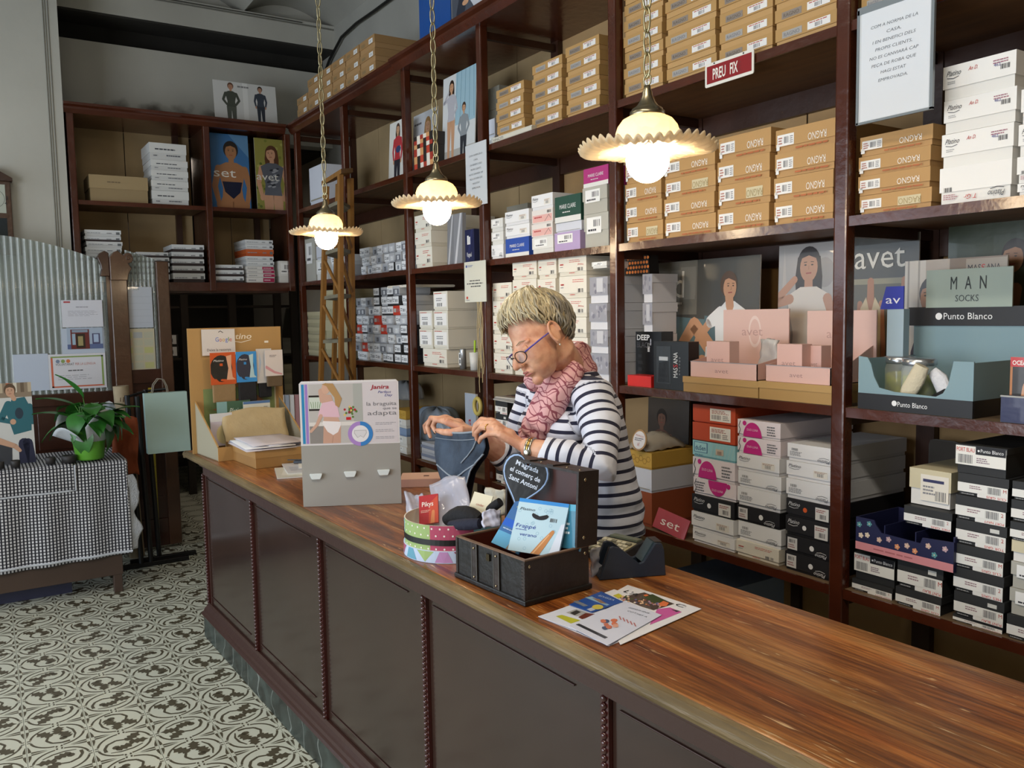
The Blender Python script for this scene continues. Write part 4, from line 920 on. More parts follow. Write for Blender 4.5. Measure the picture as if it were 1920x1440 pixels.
sign('notice', 'cream printed sheet taped to the second upright beside the cream boxes', 'notice', [(872, 492), (912, 567)], YS-.03, .002, 'd5d5c8', f_note)
# hanging cords on that upright
g = G()
for k in range(5):
    x = PY(897+k*2.4, 640, YS-.03).x; rn = random.Random(k); z0, z1 = PY(899, 566, YS-.03).z, PY(897, [706, 735, 690, 716, 700][k], YS-.03).z
    g.tube([(x+.004*sin(q*1.3+k), YS-.035+.004*rn.random(), z0+(z1-z0)*q/9) for q in range(10)], .0022, 5)
tag(g.build('cord_bundle', mat('twine', 'b3a27a', .8)), 'bundle of beige cords hanging below the cream sheet', 'cord')
# garment packs leaning left of the second upright
def f_pack(c, c2, logo=False):
    def f(a, W, H):
        a.rect(0, 0, W, H, c, .5); a.P([(W*.1, 0), (W*.35, 0), (W*.9, H), (W*.7, H)], c2, 1)
        if logo: a.rect(W*.25, H*.55, W*.42, H*.82, 'f0f0f0', 2); a.rect(W*.45, H*.55, W*.58, H*.78, 'f0f0f0', 2); a.text('Ragual', W*.2, H*.18, H*.13, 'f0f0f0', 2, w=W*.5, rot=0)
    return f
for i, (xl, xr, yt, yf, c, c2, dsc) in enumerate(((838, 850, 405, YS+.09, '7d7f86', 'c0c2c8', 'grey striped garment pack leaning second from the left'), (850, 866, 402, YS+.06, '8f9197', 'd2d3d8', 'grey striped garment pack leaning beside the navy one'), (826, 838, 420, YS+.12, '85878c', 'b4b6bc', 'grey striped garment pack leaning furthest left'))):
    wcard('garment_pack', dsc, 'garment pack', xl, xr, yt, U, yf, f_pack(c, c2), base='9a9ca2', th=.02, group='garment packs on the shelf', lean=.03)
wcard('garment_pack', 'navy garment pack with white logo beside the second upright', 'garment pack', 873, 890, 432, U, YS+.03, f_pack('23284e', '2c3260', True), base='23284e', th=.03, group='garment packs on the shelf')
# grey strip poster, plastic cup and can beside the stepped pile
wcard('poster', 'tall grey photo board beside the stepped cream pile', 'poster', 868, 890, 545, M_, YS+.20, lambda a, W, H: (a.rect(0, 0, W, H, '8e9096', .5), figure(a, W*.6, -H*.1, H*.9, 'c9cacf', '6a6c72', hair='55504a', long_=True)), group=gp)
P = PY(862, 684, YS+.03); g = G().lathe([(0, 0), (.017, 0), (.017, .10), (.015, .105), (0, .105)], 16); o = tag(g.build('tin_can', mat('can', 'b4b8bc', .3, .7), None, (P.x, YS+.05, M_)), 'small silver can standing in front of the stepped cream pile', 'can')
a = Art(); a.M = Matrix.Translation((-.012, -.0178, 0)); a.rect(0, .02, .024, .085, 'dfe1e2'); a.rect(.006, .03, .018, .05, '55585c', 2); a.rect(.006, .058, .018, .078, '55585c', 2); a.build('printed_label', PRINT, o)
P = PY(884, 690, YS+.03); g = G().lathe([(0, 0), (.022, 0), (.027, .09), (.025, .09), (.021, .003)], 16); o = tag(g.build('cup', mat('white_plastic', 'd9dad6', .5), None, (P.x, YS+.05, M_)), 'white plastic cup of oddments beside the twine bundle', 'cup')
G().tube([(0, 0, .06), (.006, 0, .15)], .006, 6).build('marker', mat('lime', 'a8cf2c', .5), o)
# ---- display shelf right of the main upright
def f_zd(a, W, H):
    a.rect(0, 0, W, H, '4c4a44', .5); a.rect(0, H*.56, W*.42, H, '6e6a60', .7); a.rect(0, 0, W, H*.40, '54696c', .8); a.P([(0, H*.05), (W*.5, H*.12), (W*.5, H*.52), (0, H*.56)], '63797b', .9); a.P([(W*.5, H*.1), (W, H*.15), (W, H*.5), (W*.5, H*.55)], '5a6f73', .9)
    rn = random.Random(6)
    for k in range(12): a.rect(W*rn.uniform(.02, .38), H*rn.uniform(.62, .95), W*rn.uniform(.38, .41), H*rn.uniform(.62, .95)+.003, '7e7a70', 1+.01*k)
    limb(a, [(W*.70, H*.12, H*.10), (W*.48, H*.16, H*.15), (W*.34, H*.10, H*.10)], 'c48f6c', 2.4); limb(a, [(W*.62, H*.22, H*.13), (W*.40, H*.48, H*.12), (W*.22, H*.24, H*.08), (W*.08, H*.19, H*.06)], 'c99672', 2); limb(a, [(W*.08, H*.19, H*.06), (W*.03, H*.18, H*.04)], 'c99672', 2)
    a.P([(W*.50, H*.04), (W*.72, H*.02), (W*.80, H*.20), (W*.70, H*.36), (W*.52, H*.30)], 'e2e2e4', 2.6)
    a.P([(W*.62, H*.20), (W*.86, H*.18), (W*.92, H*.40), (W*.90, H*.58), (W*.78, H*.66), (W*.70, H*.66), (W*.60, H*.56)], 'e8e6e2', 3); limb(a, [(W*.66, H*.56, H*.13), (W*.56, H*.50, H*.10)], 'e8e6e2', 3.2); limb(a, [(W*.56, H*.50, H*.08), (W*.44, H*.36, H*.06), (W*.40, H*.24, H*.05)], 'c99672', 3.1); limb(a, [(W*.92, H*.52, H*.13), (W*.99, H*.42, H*.1)], 'e8e6e2', 3.2)
    limb(a, [(W*.74, H*.62, H*.08), (W*.73, H*.70, H*.08)], 'c99672', 3.3); head(a, W*.725, H*.77, H*.085, 'c99672', '5a4230', 4, side=1)
    a.text('zd', W*.07, H*.70, H*.22, 'dcd6c8', 5, w=W*.22); a.scrib(W*.09, H*.60, W*.18, H*.07, 'cfcabc', 2, l=5)
wcard('poster', 'wide board of man in white tee on a teal sofa', 'poster', 1229, 1421, 494, M_+.0, YS+.265, f_zd, group=gp, lean=.03, yref=560)
def f_wom(a, W, H):
    a.rect(0, 0, W, H, 'a9a5a2', .5); a.oval(W*.78, H*.80, W*.16, H*.10, '97938f', .8); a.P([(0, 0), (W*.25, 0), (W*.1, H)], 'b5b0aa', .7)
    figure(a, W*.52, -H*.55, H*1.52, 'd8cfc4', None, skin='b98a6e', hair='2a1d18', long_=True, arms='up', sleeves=False); a.P([(W*.36, H*.38), (W*.66, H*.38), (W*.60, H*.30), (W*.52, H*.25), (W*.42, H*.30)], 'd8cfc4', 4)
wcard('poster', 'tall grey board with dark-haired woman in white lace top', 'poster', 1457, 1569, 462, M_, YS+.31, f_wom, group=gp, lean=.02, yref=560)
stackz(1265, 1352, 690, M_, [.032, .032, .031], ['tanbox', 'tanbox', 'tanbox'], 'flat pile behind the left pink display', 'flat tan boxes', yf=YS+.235, dep=.025)
stack(1165, 1222, M_, [671, 626, 569, 517], vs('gphoto', 4, 1), 'the blossom pile right of the main upright', 'boxes printed with grey blossom', yf=YS+.10, dep=.13)
# polka-dot bag on the blossom boxes
P0, P1, Pt = PY(1168, 515, YS+.12), PY(1214, 515, YS+.12), PY(1168, 486, YS+.12); g = G(); W, H = P1.x-P0.x, Pt.z-P0.z+.01
g.prism([(0, 0), (W, 0), (W*.95, H), (W*.5, H*1.05), (W*.05, H)], 0, .05); o = tag(g.build('polka_dot_bag', mat('black_cloth', '1b1613', .8), None, (P0.x, YS+.13, PY(1165, 517, YS+.10).z+.003)), 'black cloth bag with orange dots on top of the blossom boxes', 'bag')
a = Art(); a.M = Matrix.Translation((0, -.0004, 0))
for i in range(8):
    for j in range(4): a.oval(W*(.1+.115*i)+(j % 2)*.006, H*(.13+.25*j), W*.045, H*.085, 'd27a3c', 1, n=10)
a.build('dots', FOILP, o)
def boxthing(name, label, cat, xl, xr, ytop, zb, yf, dep, body, fn, group=None, bevel=.0):
    P0, P1, Pt = PY(xl, ytop+30, yf), PY(xr, ytop+30, yf), PY(xl, ytop, yf); W, H = P1.x-P0.x, Pt.z-zb
    o = G().box(0, W, 0, dep, 0, H).build(name, mat('pack_'+body, body, .3), None, (P0.x, yf, zb+.0008)); a = Art(); a.M = Matrix.Translation((0, -.0004, 0)); fn(a, W, H); a.build('printed_front', GLOSSP, o); tag(o, label, cat, group); return o, W, H
def f_deep(a, W, H):
    a.text('DEEP', W*.06, H*.84, H*.10, 'e9e9e9', 2, w=W*.5, bold=.02); a.text('BLACK', W*.06, H*.70, H*.10, '4c4c50', 2, w=W*.55, bold=.02); a.scrib(W*.10, H*.1, W*.2, H*.5, '333336', 4); a.rect(W*.48, H*.62, W*.56, H*.78, 'b0b0b0', 2)
boxthing('garment_box', 'tall black box with white lettering beside the blossom boxes', 'box', 1192, 1240, 622, M_, YS+.10, .06, '131315', f_deep)
def f_mass(a, W, H):
    a.rect(W*.08, H*.12, W*.50, H*.90, '2f3338', 1); a.P([(W*.12, H*.14), (W*.46, H*.14), (W*.44, H*.6), (W*.16, H*.55)], '15161a', 2); a.rect(W*.16, H*.6, W*.42, H*.68, 'b8bcc0', 2)
    a.text('MAS', W*.70, H*.26, W*.12, 'e4e4e4', 3, w=H*.2, rot=pi/2); a.text('S', W*.70, H*.47, W*.12, 'd03030', 3, w=H*.06, rot=pi/2); a.text('ANA', W*.70, H*.54, W*.12, 'e4e4e4', 3, w=H*.24, rot=pi/2); a.scrib(W*.74, H*.3, W*.04, H*.4, '77777a', 6); a.rect(W*.93, H*.1, W*.97, H*.3, 'b03030', 2)
boxthing('garment_box', 'black windowed underwear box with sideways lettering', 'box', 1226, 1291, 640, M_, YS+.012, .05, '121214', f_mass)
boxthing('small_box', 'small flat bright red box on the shelf edge', 'box', 1177, 1221, 703, M_, YS+.012, .06, 'c9221e', lambda a, W, H: a.rect(W*.02, H*.1, W*.98, H*.9, 'd42a24', .5))
PINK = mat('pink_card', 'd9b3a8', .55); PINKE = mat('grey_card_edge', '9a9aa2', .6)
def pink_display(label, xl, xr, yt, base_xl, base_xr, base_top, card_xl, card_xr, card_top, packs, lab2):
    yf = YS+.0; P0, P1 = PY(base_xl, base_top+18, yf), PY(base_xr, base_top+18, yf); zt = PY(base_xl, base_top, yf).z
    b = G().box(0, P1.x-P0.x, 0, .26, 0, zt-M_-.0015).build('box', mat('board_tan2', 'a98650', .6), None, (P0.x, yf+.004, M_+.0008)); tag(b, lab2, 'box', 'tan boxes beneath the pink displays')
    G().box(-.002, P1.x-P0.x+.002, -.002, .262, zt-M_-.022, zt-M_-.0012).build('lid', mat('board_tan3', 'b28f58', .6), b)
    P0, P1 = PY(xl, yt+15, yf+.01), PY(xr, yt+15, yf+.01); W = P1.x-P0.x; H = PY(xl, yt, yf+.01).z-zt; D = .20
    o = empty('pink_display_tray', (P0.x, yf+.014, zt), 0, label, 'display tray', 'pink cardboard display trays')
    f = G().box(0, W, 0, .003, 0, H).build('front', PINK, o); a = Art(); a.M = Matrix.Translation((0, -.0006, 0)); a.rect(.002, .002, W-.002, H-.002, 'd6b0a6', .5); a.text('avet', W*.39, H*.34, H*.26, 'a0807c', 2, w=W*.2); a.build('lettering', PRINT, f)
    G().box(-.0005, W+.0005, -.001, .0035, H-.0012, H+.0008).build('edge', PINKE, o)
    G().box(0, W, .003, D, 0, .003).build('base', PINK, o)
    hb = PY(card_xl, card_top, yf+.01+D).z-zt
    for x in (0, W-.003):
        G().prism([(0, 0), (D, 0), (D, min(hb*.62, .11)), (D*.5, H*1.3), (0, H)], x, x+.003, ax='x').build('side', PINK, o)
    c0, c1 = PY(card_xl, card_top+40, yf+.01+D).x-P0.x, PY(card_xr, card_top+40, yf+.01+D).x-P0.x
    c = G().box(c0, c1, D, D+.004, .0, hb).build('back_card', PINK, o); a = Art(); a.M = Matrix.Translation((0, D-.0004, 0)); cw = c1-c0
    a.rect(c0+.001, .001, c1-.001, hb-.001, 'dbb8ad', .5); a.text('avet', c0+cw*.30, hb*.60, hb*.13, 'c09a92', 2, w=cw*.32); a.ring(c0+cw*.50, hb*.66, cw*.075, cw*.095, 'e6cfc6', 1, e=2.0); a.build('lettering', PRINT, c)
    for i, (x0, x1, yt2, y2, kind) in enumerate(packs):
        q0, q1 = PY(x0, yt2+20, yf+y2), PY(x1, yt2+20, yf+y2); h = PY(x0, yt2, yf+y2).z-zt-.003; w_ = q1.x-q0.x
        if kind == 'box':
            p = G().box(0, w_, 0, .045, 0, h).build('small_pink_box', PINK, None, (q0.x, yf+y2, zt+.0035)); tag(p, f'small pink box standing {["left", "second", "third"][i]} in the {"left" if xl < 1400 else "right"} pink display', 'box', 'small pink boxes in the displays'); a = Art(); a.M = Matrix.Translation((0, -.0004, 0)); a.rect(.001, .001, w_-.001, h-.001, 'd8b0a6', .5); a.text('avet', w_*.2, h*.42, h*.13, 'ab8880', 2, w=w_*.55); a.build('lettering', PRINT, p)
        else:
            g = G(); rn = random.Random(3); g.grid(lambda u, v: (w_*u+.012*v, .018*sin(3*u+2*v)+.012*rn.random(), h*v), 8, 8); p = tag(g.build('plastic_pack', mat('cellophane_white', 'c9c5c0', .2), None, (q0.x, yf+y2+.02, zt+.004), solid=.01), f'white cellophane garment pack in the {"left" if xl < 1400 else "right"} pink display', 'garment pack')
pink_display('left pink cardboard display tray with upright back card', 1293, 1418, 677, 1280, 1420, 705, 1355, 1478, 581, [(1325, 1368, 640, .03, 'box'), (1405, 1448, 637, .10, 'pack')], 'tan box beneath the left pink display tray')
pink_display('right pink cardboard display tray beside the right-hand upright', 1434, 1556, 684, 1422, 1558, 714, 1512, 1642, 583, [(1457, 1504, 645, .03, 'box'), (1512, 1540, 648, .07, 'box')], 'tan box beneath the right pink display tray')
# ---- right bay boards
def f_tors(a, W, H):
    a.rect(0, 0, W, H, '3c382e', .5); a.rect(0, 0, W, H*.70, '5a5340', .7); a.rect(0, H*.70, W, H*.735, '8d8568', .9); a.text('avet', W*.02, H*.80, H*.15, 'd9d4c6', 5, w=W*.78)
    for cx in (.28, .80):
        a.P([(W*(cx-.17), 0), (W*(cx+.17), 0), (W*(cx+.16), H*.55), (W*(cx+.07), H*.62), (W*cx, H*.5), (W*(cx-.07), H*.62), (W*(cx-.16), H*.55)], 'c9b48c', 2); limb(a, [(W*(cx), H*.55, W*.12), (W*cx, H*.72, W*.10)], 'a9714c', 1.8)
        for s_ in (-1, 1): limb(a, [(W*(cx+s_*.17), H*.58, W*.08), (W*(cx+s_*.21), H*.3, W*.07), (W*(cx+s_*.19), H*.05, W*.05)], 'a9714c', 1.5)
wcard('poster', 'dark board with two women in cream vests behind the right pink tray', 'poster', 1600, 1722, 447, M_, YS+.345, f_tors, group=gp, yref=560)
def f_mas(a, W, H):
    a.rect(0, 0, W, H, 'b7a99a', .5); a.rect(0, 0, W*.22, H, 'cfc8bc', .7); a.rect(W*.03, 0, W*.05, H, '9a9288', .8); a.rect(W*.14, 0, W*.16, H, 'a49c90', .8); a.rect(W*.46, 0, W, H, '8a7a6c', .7)
    limb(a, [(W*.25, -H*.05, W*.42), (W*.24, H*.35, W*.32)], '4a4550', 2); limb(a, [(W*.26, H*.45, W*.12), (W*.27, H*.6, W*.12)], 'b5805e', 2.5); head(a, W*.30, H*.74, H*.10, 'bd8a66', '3a332e', 4, side=-1)
    a.rect(W*.62, H*.86, W*1.0, H*.99, 'a59a8c', 5); a.text('MAS', W*.64, H*.905, H*.045, '2c2c30', 6, w=W*.12); a.text('S', W*.765, H*.905, H*.045, 'c03030', 6, w=W*.035); a.text('ANA', W*.81, H*.905, H*.045, '2c2c30', 6, w=W*.13)
wcard('poster', 'beige board with grey-haired man behind the sock display', 'poster', 1696, 1888, 491, M_+.0, YS+.30, f_mas, group=gp, yref=560)
def f_green(a, W, H):
    a.rect(0, 0, W, H, '3e4636', .5); limb(a, [(W*.95, -H*.1, W*.5), (W*.92, H*.35, W*.42)], '8c6348', 2); limb(a, [(W*.78, H*.45, W*.14), (W*.82, H*.6, W*.14)], '8c6348', 2.4); head(a, W*.80, H*.76, W*.15, '9a7052', '2a211b', 4, side=-1); limb(a, [(W*.98, H*.3, W*.1), (W*.86, H*.48, W*.09)], '9a7052', 5)
wcard('poster', 'dark green board with bare-shouldered young man', 'poster', 1776, 1935, 408, M_, YS+.375, f_green, group=gp, yref=560)
# blue lettered card on pale blue stand
P0, P1, Pt, Pb = PY(1650, 578, YS+.16), PY(1694, 578, YS+.16), PY(1650, 538, YS+.16), PY(1650, 580, YS+.16); W, H = P1.x-P0.x, Pt.z-Pb.z
o = empty('counter_card', (P0.x, YS+.16, M_), 0, 'blue trapezoid card on pale blue stand behind the sock display', 'display card'); hb = Pb.z-M_
c = G().prism([(0, hb), (W, hb), (W, hb+H), (W*.25, hb+H)], 0, .004).build('card', mat('card_blue', '1b2a9c', .4), o); a = Art(); a.M = Matrix.Translation((0, -.0004, 0)); a.text('av', W*.25, hb+H*.25, H*.36, 'e6e6ee', 2, w=W*.62); a.build('lettering', GLOSSP, c)
G().box(W*.3, W, .002, .03, 0, hb).build('stand', mat('card_paleblue', '9fb4c0', .6), o)
# ---- sock display box
BL, BKC = mat('grey_blue_card', '7f9ba4', .55), mat('black_card', '141418', .5)
P0, P1 = PY(1607, 760, YS+.0), PY(1822, 775, YS+.0); P0.x = max(P0.x, POSTS[5]+.024); W = P1.x-P0.x; zb, H = M_, PY(1605, 668, YS).z-M_; D = .26
o = empty('sock_display', (P0.x, YS+.004, M_+.0008), 0, 'grey-blue and black cardboard sock display box with header card', 'display box')
HB_ = H*.30
pts = [(0, 0), (W, 0), (W, H*.93), (W*.86, H*.95)]
cut = [(W*.80, H*.55), (W*.76, H*.40), (W*.70, H*.33), (W*.34, H*.36), (W*.20, H*.42), (W*.15, H*.62), (W*.12, H*.85), (W*.085, H*.98)]
g = G(); g.prism([(0, HB_), (W, HB_), (W, H*.97), (W*.84, H*.97)]+cut+[(0, H)], 0, .004); g.build('front', BL, o)
f = G().box(0, W, -.001, .004, 0, HB_).build('front_band', BKC, o); a = Art(); a.M = Matrix.Translation((0, -.0014, 0)); a.oval(W*.345, HB_*.50, .0075, .0075, 'f0f0f0', 1); a.text('Punto Blanco', W*.375, HB_*.32, HB_*.30, 'f0f0f0', 2, w=W*.26); a.build('lettering', PRINT, f)
for x in (0, W-.004): G().box(x, x+.004, .004, D, HB_, H*.95).build('side', BL, o); G().box(x-.0005, x+.0045, .004, D, 0, HB_).build('side_band', BKC, o)
G().box(.004, W-.004, .004, D, .0, .004).build('base', BL, o)
x0, x1 = PY(1703, 610, YS+D).x-P0.x, PY(1945, 610, YS+D).x-P0.x; hb0 = PY(1703, 700, YS+D).z-M_; hb1 = PY(1703, 611, YS+D).z-M_; hb2 = PY(1703, 577, YS+D).z-M_
G().box(0, x1, D, D+.004, 0, hb1).build('back', BL, o); c = G().box(x0, x1, D-.004, D+.005, hb1, hb2).build('header_band', BKC, o); a = Art(); a.M = Matrix.Translation((0, D-.0044, 0)); hh = hb2-hb1; cw = x1-x0; a.oval(x0+cw*.26, hb1+hh*.5, .010, .010, 'f0f0f0', 1); a.text('Punto Blanco', x0+cw*.30, hb1+hh*.34, hh*.34, 'f0f0f0', 2, w=cw*.38); a.build('lettering', PRINT, c)
q0, q1, qt = PY(1734, 560, YS+D-.01), PY(1896, 560, YS+D-.01), PY(1734, 508, YS+D-.01); w_ = q1.x-q0.x; h_ = qt.z-M_-hb2
c = G().box(q0.x-P0.x, q1.x-P0.x, D-.008, D-.004, hb2-.002, hb2+h_).build('header_card', mat('sage_card', '9caaa0', .6), o); a = Art(); a.M = Matrix.Translation((q0.x-P0.x, D-.0084, hb2))
for i, ch in enumerate('MAN'): a.text(ch, w_*(.30+.17*i), h_*.46, h_*.34, '23282a', 2, w=w_*.075)
a.text('SOCKS', w_*.36, h_*.14, h_*.17, '3c4446', 2, w=w_*.27); a.build('lettering', PRINT, c)
# jars and socks in the display
for i, (px, yy) in enumerate(((1688, .16), (1724, .10))):
    P = PY(px, 700, YS+yy); j = empty('sock_jar', (P.x, YS+yy, M_+.0065), 0, ['clear jar of yellow patterned socks at the back left of the sock display', 'clear jar of socks in front, cream sock over its rim'][i], 'jar', 'sock jars in the display')
    G().lathe([(0, 0), (.042, 0), (.046, .01), (.046, .10), (.040, .115), (.040, .12)], 20).build('glass', mat('jar_glass', 'dfe6e6', .05, alpha=.35, spec=.8), j)
    G().lathe([(0, .003), (.040, .003), (.042, .03), (.042, .085), (0, .095)], 20).build('yellow_socks', mat('yellow_pattern', 'a8ac28', .8, noise=.6, scale=60), j)
    G().lathe([(.043, .115), (.044, .118), (.044, .132), (.040, .134), (0, .134)], 24).build('lid', mat('jar_lid', 'b9bcc0', .25, .8), j)
def sock(label, c, pts, r, loc):
    g = G(); g.tube(pts, r, 10); g2 = g.build('sock', mat('knit_'+c, c, .9, bump=.4, bscale=90), None, loc); g2.scale = (1, .5, 1); return tag(g2, label, 'sock', 'loose socks in the display')
P = PY(1705, 720, YS+.035); sock('cream sock draped over the jar in the sock display', 'd2c8ae', [(.035, 0, .115), (.02, 0, .08), (0, 0, .045), (-.012, 0, .02), (.01, 0, .012)], [.02, .024, .024, .022, .014], (P.x, YS+.035, M_+.01))
P = PY(1762, 705, YS+.06); sock('white sock with turned heel right of the jars', 'dcdce0', [(-.02, 0, .09), (0, 0, .07), (.012, 0, .045), (.03, 0, .035)], [.015, .022, .022, .015], (P.x, YS+.06, M_+.02))
P = PY(1772, 740, YS+.05); sock('black rolled sock at the front right of the sock display', '17171a', [(-.03, 0, .02), (0, 0, .03), (.03, 0, .02)], [.018, .028, .02], (P.x, YS+.05, M_+.01))
# ocean pack at the right edge
o, W, H = boxthing('display_tray', 'navy cardboard tray holding hosiery packs at the right edge', 'display tray', 1876, 1990, 742, M_, YS+.0, .12, '232748', lambda a, W, H: a.rect(.001, .001, W-.001, H-.001, '262a50', .5))
G().box(-.001, W+.001, -.001, .003, H-.003, H+.001).build('edge', mat('card_pale', 'a8a8a4', .6), o)
def f_ocean(a, W, H): a.rect(0, 0, W, H, '2a2420', .5); a.rect(0, H*.80, W, H, 'c02a2a', 1); a.text('OCEAN', W*.06, H*.84, H*.09, 'f0e8e0', 2, w=W*.5, bold=.02); a.rect(0, 0, W*.07, H*.80, 'b0703c', 1); limb(a, [(W*.4, H*.05, W*.2), (W*.45, H*.4, W*.16), (W*.7, H*.7, W*.2)], 'c08a64', 2)
wcard('hosiery_pack', 'red-topped hosiery pack standing in the navy tray', 'hosiery pack', 1893, 1960, 670, M_+.04, YS+.03, f_ocean, th=.01, yref=740)
# ---- lower shelf, left part
def f_greyset(a, W, H): a.rect(0, 0, W, H, '4a4038', .5); figure(a, W*.35, -H*.2, H*1.1, '6a4a3c', '5a3a2e', skin='7a5544', hair='241a16', sleeves=False); a.text('set', W*.30, H*.28, H*.09, 'a09a90', 5, w=W*.3)
wcard('poster', 'dim brown board with standing figure under the display shelf', 'poster', 1212, 1288, 745, B_, YS+.30, f_greyset, base='3c342c', group=gp, lean=.03, yref=850)
def f_setred(a, W, H): a.rect(0, 0, W, H, 'a81e22', .5); a.text('set', W*.20, H*.28, H*.40, 'e9dcd0', 2, w=W*.58)
o, W, H = sign('counter_card', 'red card with white lettering lying against the lower shelf boxes', 'display card', [(1223, 911), (1282, 948)], YS+.006, .004, 'a81e22', f_setred); o.rotation_euler = (-.35, .12, 0); o.location.z = B_+.004+.012
# sale sticker and pack
zt = PY(1166, 840, YS+.02).z
g = G(); rn = random.Random(9); g.grid(lambda u, v: (.13*u+.035, .19*v, .055*sin(pi*u)**.5*sin(pi*v)**.5+.01*rn.random()), 12, 12); P = PY(1160, 838, YS+.02)
o = tag(g.build('plastic_bundle', mat('crumpled_plastic', 'b9b2a6', .25), None, (P.x, YS+.03, zt+.002), solid=.006), 'crumpled plastic bundle with round sale sticker on the yellow box', 'bag')
P = PY(1200, 815, YS+.01); r_ = .040
g = G(); g.prism([(r_*cos(2*pi*k/28), r_*sin(2*pi*k/28)) for k in range(28)], 0, .003); s_ = g.build('sale_sticker', mat('sticker_tan', 'b08a5c', .6), o, (P.x-o.location.x, -.024, r_+.004)); s_.rotation_euler = (-.2, 0, 0)
a = Art(); a.M = Matrix.Translation((0, -.0004, 0)); a.oval(0, 0, r_*.84, r_*.84, 'e6e4e6', 1, n=26); a.text('PROMOCIÓ', 0, r_*.32, r_*.15, 'b04038', 2, w=r_*1.1, al='c', rot=-.12); a.scrib(-r_*.6, -r_*.1, r_*1.2, r_*.32, '55586a', 2); a.text('6€', 0, -r_*.55, r_*.3, 'b04038', 2, w=r_*.3, al='c'); a.build('lettering', PRINT, s_)
# navy flowered tray
z0 = max(PY(1597, 1033, YS+.02).z, PY(1680, 1045, YS+.012).z)+.001
P0, P1 = PY(1604, 1040, YS-.0), PY(1788, 1050, YS-.0); W = P1.x-P0.x; H = PY(1604, 968, YS).z-z0; D = .20
o = empty('flowered_tray', (P0.x, YS+.0, z0), 0, 'navy cardboard tray with pastel flowers and pink base band', 'display tray')
f = G().prism([(0, 0), (W, 0), (W, H*.86), (W*.70, H*.80), (W*.68, H*.62), (W*.28, H*.66), (W*.22, H*.86), (W*.20, H), (0, H)], 0, .004).build('front', mat('navy_card', '20234a', .5), o)
a = Art(); a.M = Matrix.Translation((0, -.0004, 0)); a.rect(0, 0, W, H*.24, 'd98f94', 1); a.scrib(W*.2, H*.08, W*.55, H*.08, 'b5686e', 1); rn = random.Random(5)
for (u, v) in ((.06, .45), (.04, .78), (.15, .86), (.13, .50), (.26, .44), (.36, .52), (.45, .36), (.55, .46), (.63, .36), (.76, .60), (.82, .38), (.92, .62)):
    c = rn.choice(['d9b8a8', 'e0946a', '5f9aa0', 'c9a8b0', 'e6d4c0'])
    for q in range(5): a.oval(W*u+.0042*cos(q*1.26), H*v+.0042*sin(q*1.26), .0042, .0034, c, 2+.05*q, q*1.26, n=8)
    a.oval(W*u, H*v, .0018, .0018, 'f0e2b0', 3, n=8)
a.build('flower_print', PRINT, f)
for x in (0, W-.004): G().box(x, x+.004, .004, D, 0, H).build('side', mat('navy_card', '', .5) if False else MATS['navy_card'], o)
G().box(.004, W-.004, .004, D, 0, .003).build('base', MATS['navy_card'], o); G().box(.004, W-.004, D-.004, D, .003, H).build('back', MATS['navy_card'], o)
for x in (.3, .62): G().box(W*x, W*x+.003, .004, D-.004, .003, H*.9).build('divider', MATS['navy_card'], o)
zz_ = z0+H
stackz(1692, 1784, 1000, zz_+.0015, [.05], [('bw', 2)], 'lying across the navy flowered tray', gb, yf=YS+.03, dep=.26)
stackz(1703, 1783, 970, zz_+.0525, [.10], [('creamlid', 0)], 'stacked above the navy flowered tray', gb, yf=YS+.06, dep=.24)
wcard('poster', 'dim grey rounded board behind the cream-lidded box', 'poster', 1740, 1800, 822, B_, YS+.38, lambda a, W, H: a.rect(.004, .004, W-.004, H-.004, '4a4540', .5), base='4a4540', group=gp, yref=900, r=.02)
# ---- lower shelf behind the woman and left of her
stack(917, 952, B_, [872, 848, 823, 798, 773, 749], vs('bw', 6), 'the lower pile left of the woman', 'black boxes low beside the woman')
zt = PY(917, 749, YS+.02).z
for i in range(3):
    o = G().box(0, .21, 0, .28, 0, .006).build('magazine', mat('mag%d' % i, ['b8b4ac', '9a9690', 'c4beb4'][i], .4), None, (PY(918, 752, YS).x+.01*i, YS+.02, zt+.001+.0065*i), rz=.06*(i-1))
    tag(o, ['lowest', 'middle', 'topmost'][i]+' glossy magazine on the black boxes left of the woman', 'magazine', 'magazines on the black boxes')
    if i == 2: a = Art(); a.M = Matrix.Translation((0, 0, .0063)) @ Matrix.Rotation(-pi/2, 4, 'X'); a.text('LASAM', .03, .04, .035, 'b03a34', 1, w=.13); a.build('lettering', PRINT, o)
P0 = PY(800, 860, YS+.02)
for i in range(6):
    o = G().box(0, .20, 0, .27, 0, .016).build('paper_ream', mat('ream%d' % (i % 3), ['c8cad0', '8b94aa', 'b8bcc6'][i % 3], .6), None, (PY(785, 860, YS+.02).x+.02+random.uniform(-.01, .01), YS+.03, B_+.0005+.0165*i), rz=random.uniform(-.05, .05)); tag(o, f'{K["small"][4] if False else "pad of white paper"}, {norm_ord(i, 6)} in the pile under the grey bag', 'paper pad', 'paper pads under the grey bag')
zt = B_+.1
def bag(name, label, cx, yf, zb, w_, d_, h_, m, seed):
    rn = random.Random(seed); g = G()
    def fn(u, v):
        t = 2*pi*u; p = v*pi/2*1.0
        k = cos(p)**.35*(1+.10*sin(5*t+seed)+.06*sin(11*t+3*v))
        return (w_/2*k*cos(t), d_/2*k*sin(t), h_*sin(p)*(1+.06*sin(7*t)))
    g.grid(fn, 40, 14); return tag(g.build(name, m, None, (cx, yf, zb), solid=.002), label, 'bag')
bag('plastic_bag', 'large grey plastic bag of goods on the paper pads', PY(820, 790, YS+.17).x, YS+.17, zt+.001, .34, .22, .17, mat('grey_plastic', '7f8c9c', .25, bump=.5, bscale=9), 2)
